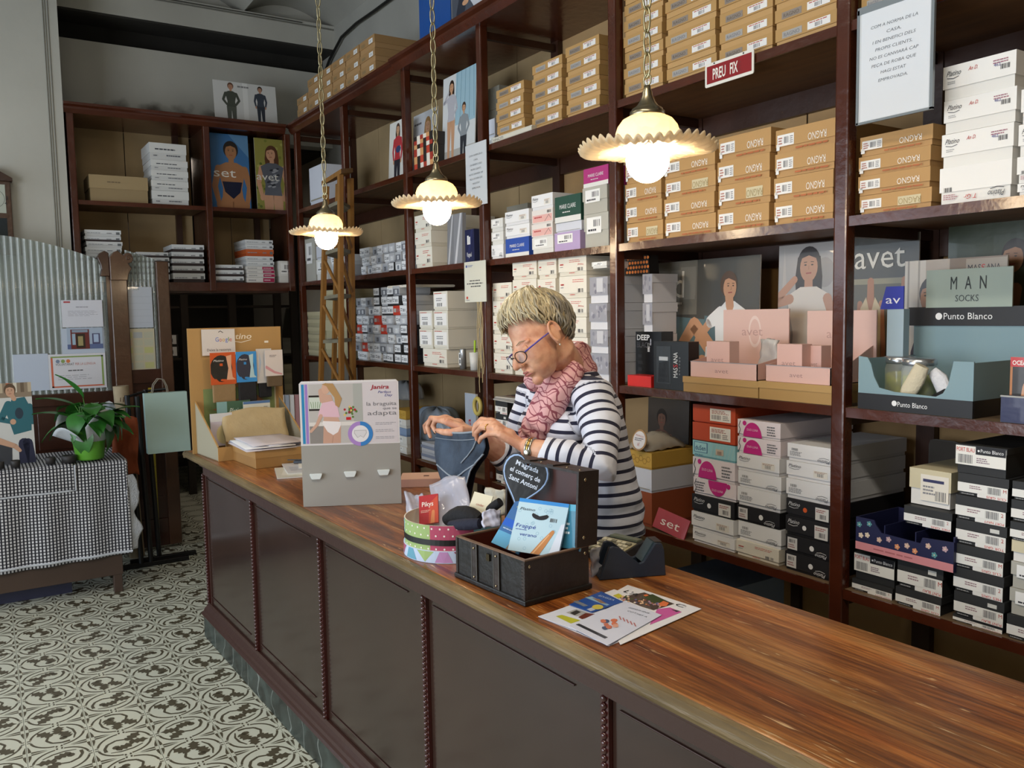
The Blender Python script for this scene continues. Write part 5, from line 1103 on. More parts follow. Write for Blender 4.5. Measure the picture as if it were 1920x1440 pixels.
bag('plastic_bag', 'small knotted white plastic bag behind the third upright', PY(765, 765, YS+.30).x, YS+.30, B_+.27, .26, .18, .11, mat('white_plastic_bag', 'b5b8bc', .3, bump=.5, bscale=9), 5)
stack(735, 762, B_, [832, 813, 798, 782, 766], [('whlabel', 0), ('whlabel', 1), ('lightblue', 0), ('whlabel', 2), ('yellow', 0)], 'the low pile left of the third upright', 'low boxes left of the third upright', dep=.24)
def f_jan(a, W, H): a.rect(0, 0, W, H, 'a9b4c4', .5); a.rect(0, 0, W, H*.35, '3a5a9a', .7); a.text('Janira', W*.62, H*.08, W*.32, 'b02a30', 2, w=H*.55, rot=pi/2+.06, sh=.2)
wcard('garment_pack', 'blue and white garment pack leaning on the second upright', 'garment pack', 873, 893, 737, B_+.06, YS+.03, f_jan, th=.012, yref=800)
P = PY(893, 762, YS-.035); g = G(); g.tube([(.030*cos(t), 0, .038*sin(t)) for t in [2*pi*k/28 for k in range(28)]], .010, 10, closed=True)
tag(g.build('tape_roll', mat('masking_tape', 'b9a95c', .5), None, (P.x, YS-.028, P.z)), 'yellow masking tape roll hung on the second upright', 'tape roll')
# ------------------------------------------------------------------ things on the counter (local frame: x along the thing, -y towards the shop)
def on(name, label, cat, x, y, deg, group=None): return empty(name, (x, y, ZT+.0008), radians(deg), label, cat, group)
def card3(name, P00, P10, P01, fn, th=.002, base='e8e4dc', m=None, par=None, part='print'):
    """flat sheet from three corners (bottom left, bottom right, top left), print on its front"""
    P00, P10, P01 = Vector(P00), Vector(P10), Vector(P01); ex = P10-P00; W = ex.length; ex.normalize(); ez = P01-P00; ez -= ex*ez.dot(ex); H = ez.length; ez.normalize(); ey = ez.cross(ex)
    o = bpy.data.objects.new(name, G().box(0, W, 0, th, 0, H).mesh(name, mat('card_'+base, base, .5))); COL.objects.link(o)
    M = Matrix(((ex.x, ey.x, ez.x, P00.x), (ex.y, ey.y, ez.y, P00.y), (ex.z, ey.z, ez.z, P00.z), (0, 0, 0, 1))); o.matrix_world = M
    if par: o.parent = par; o.matrix_parent_inverse = par.matrix_world.inverted()
    if fn: a = Art(); a.M = Matrix.Translation((0, -.0004, 0)); a.lim = (W, H); fn(a, W, H); a.build(part, m or GLOSSP, o)
    return o
# --- wooden trunk
LEA, LEAD, INN, STUD = mat('dark_brown_leather', '2b211c', .5, noise=.3, scale=9, bump=.3, bscale=40), mat('black_leather', '14110f', .45, bump=.3, bscale=40), mat('red_brown_lining', '4a1d13', .4, noise=.2, scale=8), mat('brass_stud', 'b8a888', .25, 1)
TR = on('trunk', 'small dark leather-covered wooden trunk with lid open on the counter', 'trunk', -1.749, .954, 4.3)
TW, TD, TH = .266, .184, .098
def tb(name, m, *a, par=None, bev=0.): return G().box(*a).build(name, m, par or TR, bevel=bev)
tb('base_board', LEAD, -.006, TW+.006, -.006, TD+.006, 0, .012, bev=.003)
tb('front_wall', LEAD, 0, TW, 0, .007, .012, TH); tb('back_wall', LEA, 0, TW, TD-.007, TD, .012, TH); tb('end_wall', LEA, 0, .007, .007, TD-.007, .012, TH); tb('end_wall', LEA, TW-.007, TW, .007, TD-.007, .012, TH)
tb('lining', INN, .007, TW-.007, .007, TD-.007, .012, .015)
for a_ in ((.007, TW-.007, .0072, .0085, .015, TH-.001), (.007, TW-.007, TD-.0085, TD-.0072, .015, TH-.001), (.0072, .0085, .0085, TD-.0085, .015, TH-.001), (TW-.0085, TW-.0072, .0085, TD-.0085, .015, TH-.001)): tb('lining', INN, *a_)
RIM = mat('worn_rim', '6e5440', .5, noise=.3, scale=20)
tb('rim', RIM, -.001, TW+.001, -.001, .0072, TH, TH+.003); tb('rim', RIM, TW-.0072, TW+.001, .0072, TD, TH, TH+.003); tb('rim', RIM, -.001, .0072, .0072, TD, TH, TH+.003)
for x in (.078, .165): tb('strap', LEA, x-.010, x+.010, -.0035, 0, .010, TH, bev=.001)
for x in (.068, .088, .155, .175): tb('strap_edge', mat('grey_edge', '4c4a46', .4), x-.0012, x+.0012, -.0042, -.0034, .012, TH)
for x, z in ((.078, .02), (.078, .088), (.165, .02), (.165, .088)): G().ell((x, -.005, z), .0028, .002, .0028, 8, 5).build('stud', STUD, TR)
for x, y in ((TW+.001, .012), (TW+.001, TD-.012)): G().ell((x, y, TH-.014), .002, .004, .004, 8, 5).build('stud', STUD, TR)
g = G()
for k in range(11): g.box(TW-.010, TW+.0015, -.0025, .003, .014+k*.0076, .019+k*.0076)
o = g.build('corner_stitching', LEA, TR); o['kind'] = 'stuff'
tb('corner_strip', LEA, TW-.006, TW+.002, -.002, .006, .012, TH); tb('corner_strip', LEA, -.002, .006, -.002, .006, .012, TH)
G().box(TW/2-.006, TW/2+.006, -.004, 0, .07, .086).build('catch', mat('old_brass', '4f4432', .35, 1), TR)
# lid, standing open and leaning slightly back
lid = bpy.data.objects.new('lid', None); COL.objects.link(lid); lid.parent = TR; lid.location = (0, TD-.038, TH+.004); lid.rotation_euler = (-.05, 0, 0); lid.name = 'lid'
LT, LHh = .055, .172
def lb_(name, m, *a): return G().box(*a).build(name, m, lid)
lb_('lid_panel', LEA, -.003, TW+.003, LT, LT+.006, 0, LHh); lb_('lid_lining', INN, .004, TW-.004, LT-.0015, LT-.0002, .006, LHh-.006)
lb_('lid_end', LEA, TW-.004, TW+.003, 0, LT, 0, LHh); lb_('lid_end', LEA, -.003, .004, 0, LT, 0, LHh); lb_('lid_side', LEA, .004, TW-.004, 0, LT, LHh-.006, LHh); 
for z in (.02, LHh-.02): G().ell((TW+.003, .02, z), .002, .004, .004, 8, 5).build('stud', STUD, lid)
for x in (.06, .11, .16, .205, .25): G().ell((x, .02, LHh), .003, .003, .002, 8, 5).build('stud', STUD, lid)
for x in (.078, .165): lb_('lid_strap', LEA, x-.011, x+.011, .002, LT, LHh, LHh+.003)
# packets and heart sign in the trunk
def f_frap(a, W, H):
    a.rect(0, 0, W, H, 'b9d6e4', .5); rn = random.Random(3)
    for k in range(26): x, y = rn.uniform(.05, .95)*W, rn.uniform(.05, .9)*H; a.ring(x, y, W*.022, W*.034, '9fc3d6', .8, n=8)
    a.rect(0, H*.93, W, H, '3f8fd8', 1); a.text('Platino', W*.06, H*.78, H*.05, '3a3f4c', 3, w=W*.3, sh=.3)
    a.P([(W*.32+W*.17*(1-cos(t))*1.0, H*.72-H*.09*sin(t)) for t in [pi*k/12 for k in range(13)]]+[(W*.62, H*.745), (W*.48, H*.70), (W*.34, H*.745)], '26262c', 3)
    a.text('Frappé', W*.05, H*.45, H*.07, '26409c', 3, w=W*.40, sh=.2); a.text('verano', W*.16, H*.30, H*.06, '26409c', 3, w=W*.34, sh=.2); a.scrib(W*.06, H*.40, W*.3, H*.025, '5a6aa8', 1, l=3)
    limb(a, [(W*.52, -H*.05, W*.16), (W*.66, H*.2, W*.13), (W*.80, H*.44, W*.07)], 'c48652', 3); limb(a, [(W*.50, 0, W*.03), (W*.74, H*.38, W*.02)], 'e0b080', 3.5); a.bars(W*.70, H*.62, W*.14, H*.07, '4a4a50', 6, 3); a.P([(W*.80, 0), (W, 0), (W, H*.62), (W*.93, H*.6)], 'd8e0ee', 2)
def f_ver(a, W, H):
    a.rect(0, 0, W, H, '3f6ea6', .5); a.rect(0, H*.40, W, H*.55, '2a62c8', 1); a.rect(0, 0, W, H*.28, '62a8d0', 1); a.text('Iberic', W*.15, H*.80, H*.06, 'a8b088', 3, w=W*.5, sh=.3); a.text('VERANO', W*.42, H*.44, H*.07, 'b8d0f0', 3, w=W*.55); a.scrib(W*.1, H*.33, W*.5, H*.04, 'b8c8e0', 1, l=3)
    limb(a, [(W*.95, H*.9, W*.2), (W*.70, H*.62, W*.14)], 'c9a078', 2); limb(a, [(W*.62, -H*.05, W*.2), (W*.68, H*.2, W*.2), (W*.85, H*.38, W*.2)], '8a7a6c', 2); limb(a, [(W*.75, -H*.1, W*.16), (W*.9, H*.2, W*.14)], 'd8986c', 2.5)
P = [PY(952, 1031, 1.02), PY(1046, 1046, 1.085), PY(1010, 938, 1.10)]
tag(card3('hosiery_packet', P[0]-Vector((0, 0, .0)), P[1], P[2], f_frap, .006, 'c9dbe6'), 'pale blue hosiery packet with script lettering leaning in the trunk', 'hosiery packet', 'packets in the trunk')
P = [PY(921, 1017, 1.02), PY(972, 1040, 1.05), PY(962, 928, 1.10)]
tag(card3('hosiery_packet', P[0], P[1], P[2], f_ver, .006, '3f6ea6'), 'darker blue hosiery packet leaning at the left of the trunk', 'hosiery packet', 'packets in the trunk')
def f_back(c): return lambda a, W, H: (a.rect(0, 0, W, H, c, .5), a.rect(0, H*.85, W, H, '3f9ab8', 1), limb(a, [(W*.2, H*.2, W*.2), (W*.6, H*.7, W*.2)], 'b08870', 2), a.scrib(W*.5, H*.3, W*.4, H*.3, 'd8e4ea', 3))
for i in range(3):
    P = [PY(1000+14*i, 1020, 1.100+.005*i), PY(1078+4*i, 1030+2*i, 1.118+.005*i), PY(1016+16*i, 942+7*i, 1.130+.005*i)]
    tag(card3('hosiery_packet', P[0], P[1], P[2], f_back(['3a7a94', '5a5f58', '2f6a9c'][i]), .005, '6f98a8'), ['first', 'second', 'rearmost'][i]+' teal hosiery packet behind the pale blue one in the trunk', 'hosiery packet', 'packets in the trunk')
# heart
def heart(sx, n=40): return [(sx*.16*(16*sin(t)**3)/16/.16*.5, sx*(13*cos(t)-5*cos(2*t)-2*cos(3*t)-cos(4*t))/16*.5) for t in [2*pi*k/n for k in range(n)]]
Hc = PY(982, 899, 1.115); o = bpy.data.objects.new('heart_sign', None); COL.objects.link(o); o.location = Hc; o.rotation_euler = Euler((-.12, radians(15), radians(38)), 'XYZ'); tag(o, 'black heart-shaped card sign with pale blue outline standing in the trunk', 'sign')
hs = .122
g = G(); pts = [(x, z*1.28) for x, z in heart(hs)]; g.prism(pts[::-1], 0, .003); b_ = g.build('heart_card', mat('black_gloss_card', '0e0f14', .3), o)
a = Art(); a.M = Matrix.Translation((0, -.0004, 0)); a.P([(x*.945, z*1.21+.0003) for x, z in heart(hs)][::-1], '9fbce6', 1); a.P([(x*.885, z*1.13+.0005) for x, z in heart(hs)][::-1], '0e0f14', 2)
for t, y, w_ in (("M'agrada", .020, .053), ('el comerç de', .003, .071), ('Sant Antoni', -.014, .066)): a.text(t, 0, (y+.004)*1.15, .0118, 'dfe8f8', 3, w=w_*1.14, al='c', bold=.015, rot=-.08)
a.build('lettering', GLOSSP, b_)
G().box(-.006, .006, .003, .006, -.105, -.02).build('stick', mat('white_plastic', 'd9dad6', .5), o)
# --- hat box
HC = Vector((-1.9646, 1.062)); r_ = .130
HB = on('hat_box', 'round pastel spotted hat box with black ribbon full of packets', 'hat box', HC.x, HC.y, 0)
def cyl_art(g, r, u0, u1, v0, v1, c, n=1):
    """patch on a cylinder; u in metres of arc from the direction of the camera"""
    m = max(1, int(abs(u1-u0)/.012)); b0 = math.atan2(-HC.y, -HC.x)
    for k in range(m):
        t0, t1 = b0+(u0+(u1-u0)*k/m)/r_, b0+(u0+(u1-u0)*(k+1)/m)/r_
        g.add([(r*cos(t0), r*sin(t0), v0), (r*cos(t1), r*sin(t1), v0), (r*cos(t1), r*sin(t1), v1), (r*cos(t0), r*sin(t0), v1)], [(0, 1, 2, 3)], c)
g = G(); circ = 2*pi*r_
cols = ['9cb477', 'b0506a', '7fb0bc', '9cb477', 'b0506a', '7fb0bc', '9cb477', 'b0506a']
seg = .115; u = -circ/2; 
def colat(u): return cols[int(math.floor((u+.062+seg*8)/seg)) % 3+0] if True else 0
k0 = -circ/2
bs = [k0]+[-.062+seg*i for i in range(-3, 5) if -circ/2 < -.062+seg*i < circ/2]+[circ/2]
for i in range(len(bs)-1):
    c = ['b0506a', '7fb0bc', '9cb477'][int(round((bs[i]+.062)/seg+.0001)) % 3] if i else '9cb477'
    cyl_art(g, r_, bs[i], bs[i+1], .0, .096, c)
g.lathe([(r_-.003, .096), (r_-.003, .01), (0, .01)], 48, 'cfc6b8'); g.lathe([(r_-.003, .0963), (r_, .0963)], 48, 'e6e0d4')
g.build('box_wall', FOILP, HB)
g = G()
rn = random.Random(1); nn = int(circ/.022)
for k in range(nn):
    u = -circ/2+k*.022
    for v in (.088, .070, .052, .036):
        uu = u+(.011 if v in (.070, .036) else 0); b0 = math.atan2(-HC.y, -HC.x)+uu/r_; tx = Vector((-sin(b0), cos(b0), 0)); cc = Vector((cos(b0)*(r_+.0006), sin(b0)*(r_+.0006), v))
        g.add([cc+tx*.0026*cos(q*pi/4)+Vector((0, 0, .0026*sin(q*pi/4))) for q in range(8)], [tuple(range(8))], 'ebe4de')
o = g.build('white_dots', FOILP, HB); o['kind'] = 'stuff'
g = G(); cyl_art(g, r_+.0012, -circ/2, circ/2, .045, .060, '0f0f12'); g.build('ribbon', mat('black_ribbon', '0f0f12', .4), HB)
g = G(); cyl_art(g, r_+.003, -circ/2, circ/2, .0, .032, 'bccbe2'); g.lathe([(r_+.003, .032), (r_, .032)], 48, 'e0e4ea'); g.build('lower_band', FOILP, HB)
g = G(); n_ = 16
for k in range(n_):
    u0 = -circ/2+circ*k/n_; w_ = circ/n_; c = ['a04a60', '6aa2b8', '9fb878', 'b88ab8'][k % 4]; b = math.atan2(-HC.y, -HC.x)
    def pt(u, v): t = b+u/r_; return ((r_+.0036)*cos(t), (r_+.0036)*sin(t), v)
    if k % 2: g.add([pt(u0+w_*.05, .002), pt(u0+w_*.5, .002), pt(u0+w_*.95, .002), pt(u0+w_*.70, .030), pt(u0+w_*.30, .030)], [(0, 1, 2, 3, 4)], c)
    else: g.add([pt(u0+w_*.5, .002), pt(u0+w_*1.0, .030), pt(u0+w_*.5, .030), pt(u0, .030)], [(0, 1, 2, 3)], c)
g.build('bunting_print', FOILP, HB)
gk = 'packets in the hat box'
def f_pik(a, W, H): a.rect(0, 0, W, H, 'b03036', .5); a.P([(W*.5, 0), (W*.55, H*.7), (W, H*.95), (W, 0)], 'c8503a', 1); limb(a, [(W*.7, 0, W*.22), (W*.75, H*.4, W*.16)], 'd8885a', 2); a.text('Pikys', W*.16, H*.60, H*.16, 'f0e4dc', 3, w=W*.6, bold=.01); a.scrib(W*.1, H*.38, W*.5, H*.1, 'e0b0a0', 2, l=3)
P = [PY(786, 984, 1.0), PY(822, 979, 1.04), PY(776, 932, 1.01)]; tag(card3('garment_packet', P[0], P[1], P[2], f_pik, .006, 'b03036'), 'red packet with white lettering at the left of the hat box', 'packet', gk)
def f_cin(a, W, H): a.rect(0, 0, W, H, 'e6e0c8', .5); a.text('cinder', W*.3, H*.38, H*.12, 'b5544c', 2, w=W*.42)
P = [PY(877, 958, 1.06), PY(912, 968, 1.09), PY(895, 923, 1.09)]; tag(card3('garment_packet', P[0], P[1], P[2], f_cin, .004, 'e6e0c8'), 'cream sock card tilted at the right of the hat box', 'packet', gk)
CELLO = mat('cellophane', 'c4c6d6', .12, spec=.9, alpha=.55, bump=.6, bscale=14); SHIRTW = mat('white_cotton', 'c6c8dc', .8, bump=.4, bscale=25)
def crumple(name, label, cat, P00, P10, P01, m, amp=.006, seed=1, group=None, solid=.004, n=14, round_=0.):
    P00, P10, P01 = Vector(P00), Vector(P10), Vector(P01); ex, ez = P10-P00, P01-P00; nrm = ez.cross(ex).normalized(); rn = random.Random(seed); ph = [rn.uniform(0, 6) for _ in range(6)]
    g = G()
    def fn(u, v):
        d = amp*(sin(7*u+ph[0]+3*v)+.6*sin(13*v+ph[1]-4*u)+.4*sin(21*u+9*v+ph[2])); b = -round_*sin(pi*u)*sin(pi*v)
        return P00+ex*(u+.03*sin(5*v+ph[3]))+ez*(v+.04*sin(6*u+ph[4]))+nrm*(d+b)
    g.grid(fn, n, n); return tag(g.build(name, m, solid=solid), label, cat, group)
crumple('shirt_packet', 'folded white garment inside cellophane in the hat box', 'packet', PY(822, 992, 1.05), PY(878, 975, 1.13), PY(815, 912, 1.09), SHIRTW, .003, 3, gk, .012)
crumple('cellophane_bag', 'clear cellophane bag around the white garment in the hat box', 'bag', PY(815, 992, 1.035), PY(884, 976, 1.11), PY(806, 905, 1.075), CELLO, .003, 5, None, .0012)
crumple('cellophane_bag', 'crumpled clear cellophane bag behind the red packet in the hat box', 'bag', PY(764, 978, 1.02), PY(800, 980, 1.06), PY(758, 925, 1.05), CELLO, .006, 8, None, .0012)
BLK = mat('black_knit', '131318', .85, bump=.5, bscale=60)
def blob_tube(name, label, cat, pts, r, m, group=None, flat=1.):
    g = G(); g.tube(pts, r, 12); o = g.build(name, m, None); s_ = o.modifiers.new('s', 'SUBSURF'); s_.levels = 1; s_.render_levels = 1; return tag(o, label, cat, group)
def Q(x, y, Y): return tuple(PY(x, y, Y))
blob_tube('sock', 'folded black socks over the rim of the hat box', 'sock', [Q(838, 975, 1.03), Q(860, 962, 1.04), Q(885, 968, 1.05), Q(898, 975, 1.06)], [.016, .026, .026, .018], BLK, gk)
blob_tube('sock', 'navy black sock lying across the hat box front', 'sock', [Q(845, 985, 1.01), Q(872, 983, 1.02), Q(900, 982, 1.04)], [.012, .017, .014], mat('navy_knit', '1b1e30', .85, bump=.4, bscale=60), gk)
blob_tube('sock', 'dark sock band sticking up behind the cream card', 'sock', [Q(912, 962, 1.10), Q(925, 950, 1.11), Q(938, 941, 1.12)], [.012, .014, .012], BLK, gk)
crumple('garment_packet', 'white knitted packet behind the cream card in the hat box', 'packet', PY(908, 960, 1.13), PY(945, 965, 1.15), PY(912, 915, 1.15), mat('offwhite_knit', 'b9b6aa', .8, bump=.4, bscale=40), .004, 4, gk, .008)
crumple('garment_packet', 'pale lilac packet at the right rim of the hat box', 'packet', PY(905, 990, 1.03), PY(938, 985, 1.08), PY(908, 958, 1.05), SHIRTW, .003, 6, gk, .006)
# --- printed stand
ang = 62.7; ST = on('display_stand', 'upright grey and white advertising stand with three hooks on the counter', 'display stand', -2.707, .901, ang)
SW, SH_ = .324, .418; sp = .205
G().box(0, SW, 0, .004, 0, sp).build('lower_panel', mat('grey_panel', '98958f', .5), ST)
g = G(); pts = [(SW, sp), (SW, SH_-.008), (SW-.008, SH_), (.008, SH_), (0, SH_-.008), (0, sp)]; g.prism(pts, 0, .004); up = g.build('header_panel', mat('white_panel', 'dcd8d8', .35), ST)
a = Art(); a.M = Matrix.Translation((0, -.0004, sp)); HH = SH_-sp
a.rect(.004, .003, SW-.004, HH-.006, 'cfc8cb', .5); a.rect(.007, .006, .016, HH-.010, '2f86b4', 1); a.rect(.018, .006, .027, HH-.010, '9c7cc0', 1)
x0, x1 = .030, .205; a.rect(x0, .006, x1, HH-.010, 'b9b4b0', 1); a.rect(x0, .006, x0+.10, HH*.30, '8a8480', 1.2); a.rect(x0, HH*.30, x1, HH*.36, 'd8d2cc', 1.3); a.rect(x0+.145, HH*.36, x1, HH-.010, 'a8a9a4', 1.3)
a.rect(x0, HH*.54, x0+.052, HH*.78, '2a2422', 1.4); a.rect(x0+.001, HH*.57, x0+.048, HH*.75, 'c9d0c4', 1.6)
for k in range(6): a.line([(x0+.010+k*.006, HH*.58), (x0+.006+k*.008, HH*.68)], .0018, '6a8a5a', 1.8, False)
rn = random.Random(4)
for k in range(22): a.oval(.168+rn.gauss(0, .012), HH*.50+rn.gauss(0, .008), .004, .004, rn.choice(['b02a30', 'c8803a', '5a7a3a', '8a2030', 'd8c070']), 2+.01*k, n=7)
a.rect(.150, HH*.385, .166, HH*.43, 'c0262c', 2.5)
hx = .098   # woman seen from behind
a.P([(hx-.026, .006), (hx+.032, .006), (hx+.034, HH*.30), (hx-.022, HH*.32)], 'c49a86', 2); a.line([(hx+.004, .006), (hx+.008, HH*.14)], .0012, '9a7260', 2.3, False)
a.P([(hx-.026, HH*.34), (hx-.010, HH*.21), (hx+.008, HH*.155), (hx+.024, HH*.20), (hx+.035, HH*.32), (hx+.034, HH*.36), (hx-.024, HH*.38)], 'e6dede', 2.6)
a.P([(hx-.022, HH*.37), (hx+.032, HH*.35), (hx+.022, HH*.48), (hx-.020, HH*.48)], 'c9a08c', 2.2); a.P([(hx-.040, HH*.45), (hx+.032, HH*.43), (hx+.024, HH*.62), (hx+.010, HH*.69), (hx-.024, HH*.66), (hx-.034, HH*.55)], 'dcb6c2', 3)
limb(a, [(hx-.022, HH*.70, .020), (hx-.026, HH*.84, .020)], 'c9a08c', 2.4); a.P([(hx-.026, HH*.64), (hx+.012, HH*.66), (hx+.006, HH*.78), (hx-.022, HH*.80)], 'c9a08c', 2.7); limb(a, [(hx-.030, HH*.46, .012), (hx-.044, HH*.32, .010), (hx-.064, HH*.22, .009)], 'c9a08c', 3.2)
a.oval(hx-.012, HH*.88, .013, .018, 'd0a690', 3.5); a.P([(hx-.014, HH*.965), (hx+.012, HH*.96), (hx+.024, HH*.86), (hx+.040, HH*.72), (hx+.030, HH*.58), (hx+.018, HH*.62), (hx+.016, HH*.74), (hx-.002, HH*.86)], 'b08a5c', 4); a.P([(hx-.024, HH*.95), (hx-.010, HH*.97), (hx+.004, HH*.93), (hx-.004, HH*.91)], 'b08a5c', 4.1)
a.text('Janira', .232, HH*.86, .013, 'a02838', 3, w=.060, sh=.25, bold=.02); a.text('Perfect', .256, HH*.79, .008, '3a3a8c', 3, w=.042, sh=.4); a.text('Day', .278, HH*.74, .008, '3a3a8c', 3, w=.024, sh=.4)
a.text('la braguita', .316, HH*.60, .012, '77757a', 3, w=.098, al='r'); a.text('que se', .316, HH*.535, .0085, '77757a', 3, w=.045, al='r'); a.text('adapta', .316, HH*.45, .014, '77757a', 3, w=.096, al='r')
for i, yy in enumerate((.29, .18, .07)): a.scrib(.245, HH*yy, .068, HH*.05, 'a29ea4', 2, l=3, fill=.35, seed=i)
cx, cy = .195, HH*.165; a.ring(cx, cy, .028, .041, '3a7ec0', 4, -pi/2, pi/2); a.ring(cx, cy, .028, .041, 'a884c4', 4, pi/2, 3*pi/2); a.oval(cx, cy, .028, .028, 'e2dfe2', 4.2, n=24)
a.P([(cx-.020, cy+.012), (cx+.020, cy+.012), (cx+.021, cy+.002), (cx+.010, cy-.014), (cx, cy-.008), (cx-.010, cy-.014), (cx-.021, cy+.002)], 'b4b0b4', 4.6); a.P([(cx-.018, cy+.010), (cx+.018, cy+.010), (cx+.019, cy+.003), (cx+.009, cy-.012), (cx, cy-.006), (cx-.009, cy-.012), (cx-.019, cy+.003)], 'd8d5d8', 5)
a.build('print', GLOSSP, up)
for x, z in ((.046, .102), (.158, .106), (.268, .108)):
    g = G(); g.prism([(x-.021, z+.008), (x-.019, z+.010), (x+.019, z+.010), (x+.021, z+.008), (x+.015, z-.007), (x+.012, z-.009), (x-.012, z-.009), (x-.015, z-.007)][::-1], -.012, .0); g.build('hook', mat('white_plastic2', 'd5dcdc', .35), ST, bevel=.002)
g = G().prism([(.004, 0), (.13, 0), (.004, SH_*.7)], SW*.5-.002, SW*.5+.002, ax='x'); g.build('support_leg', mat('kraft_board', '9a7a4c', .7), ST)
G().prism([(.004, 0), (.05, 0), (.004, .18)], SW-.006, SW-.003, ax='x').build('side_flap', MATS['kraft_board'], ST)
# --- tan hosiery display
TAN, TANI = mat('tan_display_board', 'b08a54', .6), mat('grey_board_inside', '9a927c', .7)
PD = on('hosiery_display', 'tall tan cardboard hosiery display at the far end of the counter', 'display stand', -4.093, .846, 95)
W, H, D = .45, .585, .29
bk = G().box(0, W, 0, .004, 0, H).build('back_board', TAN, PD)
for x in (0.02, W-.024): G().prism([(0, 0), (-D, 0), (-D, .060), (-.005, .24), (0, .24)][::-1], x, x+.004, ax='x').build('side_wing', TANI, PD)
for x in (0.02, W-.024): G().prism([(-D, .060), (-.005, .24), (-.001, .246), (-D-.004, .066)][::-1], x-.001, x+.005, ax='x').build('wing_edge', TAN, PD)
fr = G().box(.02, W-.02, -D-.004, -D, 0, .062).build('front_lip', TAN, PD); G().box(.02, W-.02, -D, 0, 0, .004).build('tray_floor', TAN, PD)
a = Art(); a.M = Matrix.Translation((0, -.0004, 0)); a.text('Platino', .165, H-.055, .026, 'efe6d6', 2, w=.135, sh=.25, bold=.01); a.line([(.20, H-.062), (.25, H-.072), (.30, H-.060)], .003, 'efe6d6', 2, False); a.rect(.365, H-.078, .385, H-.068, 'efe6d6', 2)
a.rect(.06, .03, .405, .30, '7f8f5c', .6); a.P([(.10, .20), (.30, .27), (.36, .22), (.20, .16)], 'a5704c', 1); a.rect(.405, .02, .412, .30, 'c9c4a8', 1); a.build('print', PRINT, bk)
def hang(name, label, x, z, w_, h_, fn, y=-.03, base='e8e4dc', th=.004, rz=0., cat='hosiery packet', group='packets hung on the tan display'):
    M = PD.matrix_world @ Matrix.Translation((x, y, z)); o = G().box(0, w_, 0, th, 0, h_).build(name, mat('card_'+base, base, .4)); o.location = M.translation; o.rotation_euler = (0, rz, radians(95))
    if fn: a = Art(); a.M = Matrix.Translation((0, -.0004, 0)); a.lim = (w_, h_); fn(a, w_, h_); a.build('print', GLOSSP, o)
    return tag(o, label, cat, group)
bpy.context.view_layer.update()
def f_goog(a, W, H):
    a.rect(0, 0, W, H, 'd6d0cc', .5); x = W*.40
    for t, c, w_ in (('G', '5a78c8', .105), ('o', 'c85a50', .08), ('o', 'd0a83a', .08), ('g', '5a78c8', .08), ('l', '5a9a5c', .02), ('e', 'c85a50', .08)): a.text(t, x, H*.52, H*.17 if t in 'Gl' else H*.17, c, 2, w=W*w_*.95); x += W*(w_+.012)
    a.line([(W*.50, H*.88), (W*.56, H*.93), (W*.64, H*.86)], H*.025, '3a3a3c', 2, False); a.text('Deixa la ressenya', W*.14, H*.16, H*.10, '4a4a4e', 2, w=W*.72)
hang('review_card', 'small white card with coloured lettering clipped to the tan display', .062, H-.128, .155, .122, f_goog, y=-.012, base='d6d0cc', cat='card', group=None)
def f_leg(c, c2, leg):
    def f(a, W, H):
        a.rect(0, 0, W, H, c, .5); a.oval(W*.42, H*.50, W*.44, H*.42, c2, 1); a.P([(W*.62, H*.88), (W*.84, H*.92), (W*.82, H*.55), (W*.86, H*.22), (W*.98, H*.14), (W*.62, H*.14), (W*.70, H*.5)], leg, 2.5); rn = random.Random(4)
        for k in range(12): a.oval(W*rn.uniform(.05, .6), H*rn.uniform(.02, .16), W*.08, H*.035, c, 2+.02*k, n=7)
        a.text('Platino', W*.12, H*.72, H*.06, 'e8e4e0', 3, w=W*.4, sh=.3); a.rect(W*.36, H*.58, W*.48, H*.66, c, 3)
    return f
gkp = 'packets hung on the tan display'
def packet(nm, label, x, ztop, w_, h_, fn, sockc, sh_, y, base):
    o = hang('hosiery_packet', label, x, ztop-h_, w_, h_, fn, y, base); s_ = G().box(.008, w_-.004, .001, .016, -sh_, .03).build('folded_hose', mat('hose_'+sockc, sockc, .75, bump=.3, bscale=40), o, bevel=.004); G().tube([(w_/2, .0, h_-.006), (w_/2, .03, h_-.004)], .002, 6).build('hook', STUD, o); return o
packet('', 'orange and black hosiery packet with tan hose, left on the display', .085, H-.115, .118, .150, f_leg('c8582a', '2f2c28', 'dca888'), '8f7450', .085, -.045, 'c8582a')
packet('', 'blue and black hosiery packet with black hose, middle of the display', .205, H-.115, .098, .145, f_leg('3f8fd0', '3a3c48', 'b4d0d6'), '17171c', .10, -.05, '3f8fd0')
packet('', 'white hosiery packet with black hose at the right of the display', .305, H-.105, .075, .165, lambda a, W, H: (a.rect(0, 0, W, H, 'cbc7c4', .5), a.P([(W*.1, H*.1), (W*.3, H*.6), (W*.2, H*.9)], 'a9b8cc', 1)), '101014', .07, -.045, 'cbc7c4')
packet('', 'pink and white hosiery packet with brown hose nearest the display edge', .338, H-.112, .088, .125, lambda a, W, H: (a.rect(0, 0, W, H, 'd9d0cc', .5), limb(a, [(W*.05, H*.35, W*.16), (W*.5, H*.14, W*.12), (W*.9, H*.06, W*.08)], 'd0989c', 2), a.scrib(W*.25, H*.72, W*.4, H*.1, '8a868a', 2, l=3)), '63513a', .052, -.07, 'd9d0cc')
def f_gr(a, W, H): a.rect(0, 0, W, H, '4c6a54', .5); a.rect(0, 0, W*.3, H, '8ab0b0', .8); a.text('Platino', W*.35, H*.55, H*.2, 'd8e0d4', 2, w=W*.4, sh=.3)
hang('hosiery_packet', 'dark green hosiery packet standing in the tan display tray', .10, .11, .16, .13, f_gr, -.06, '4c6a54')
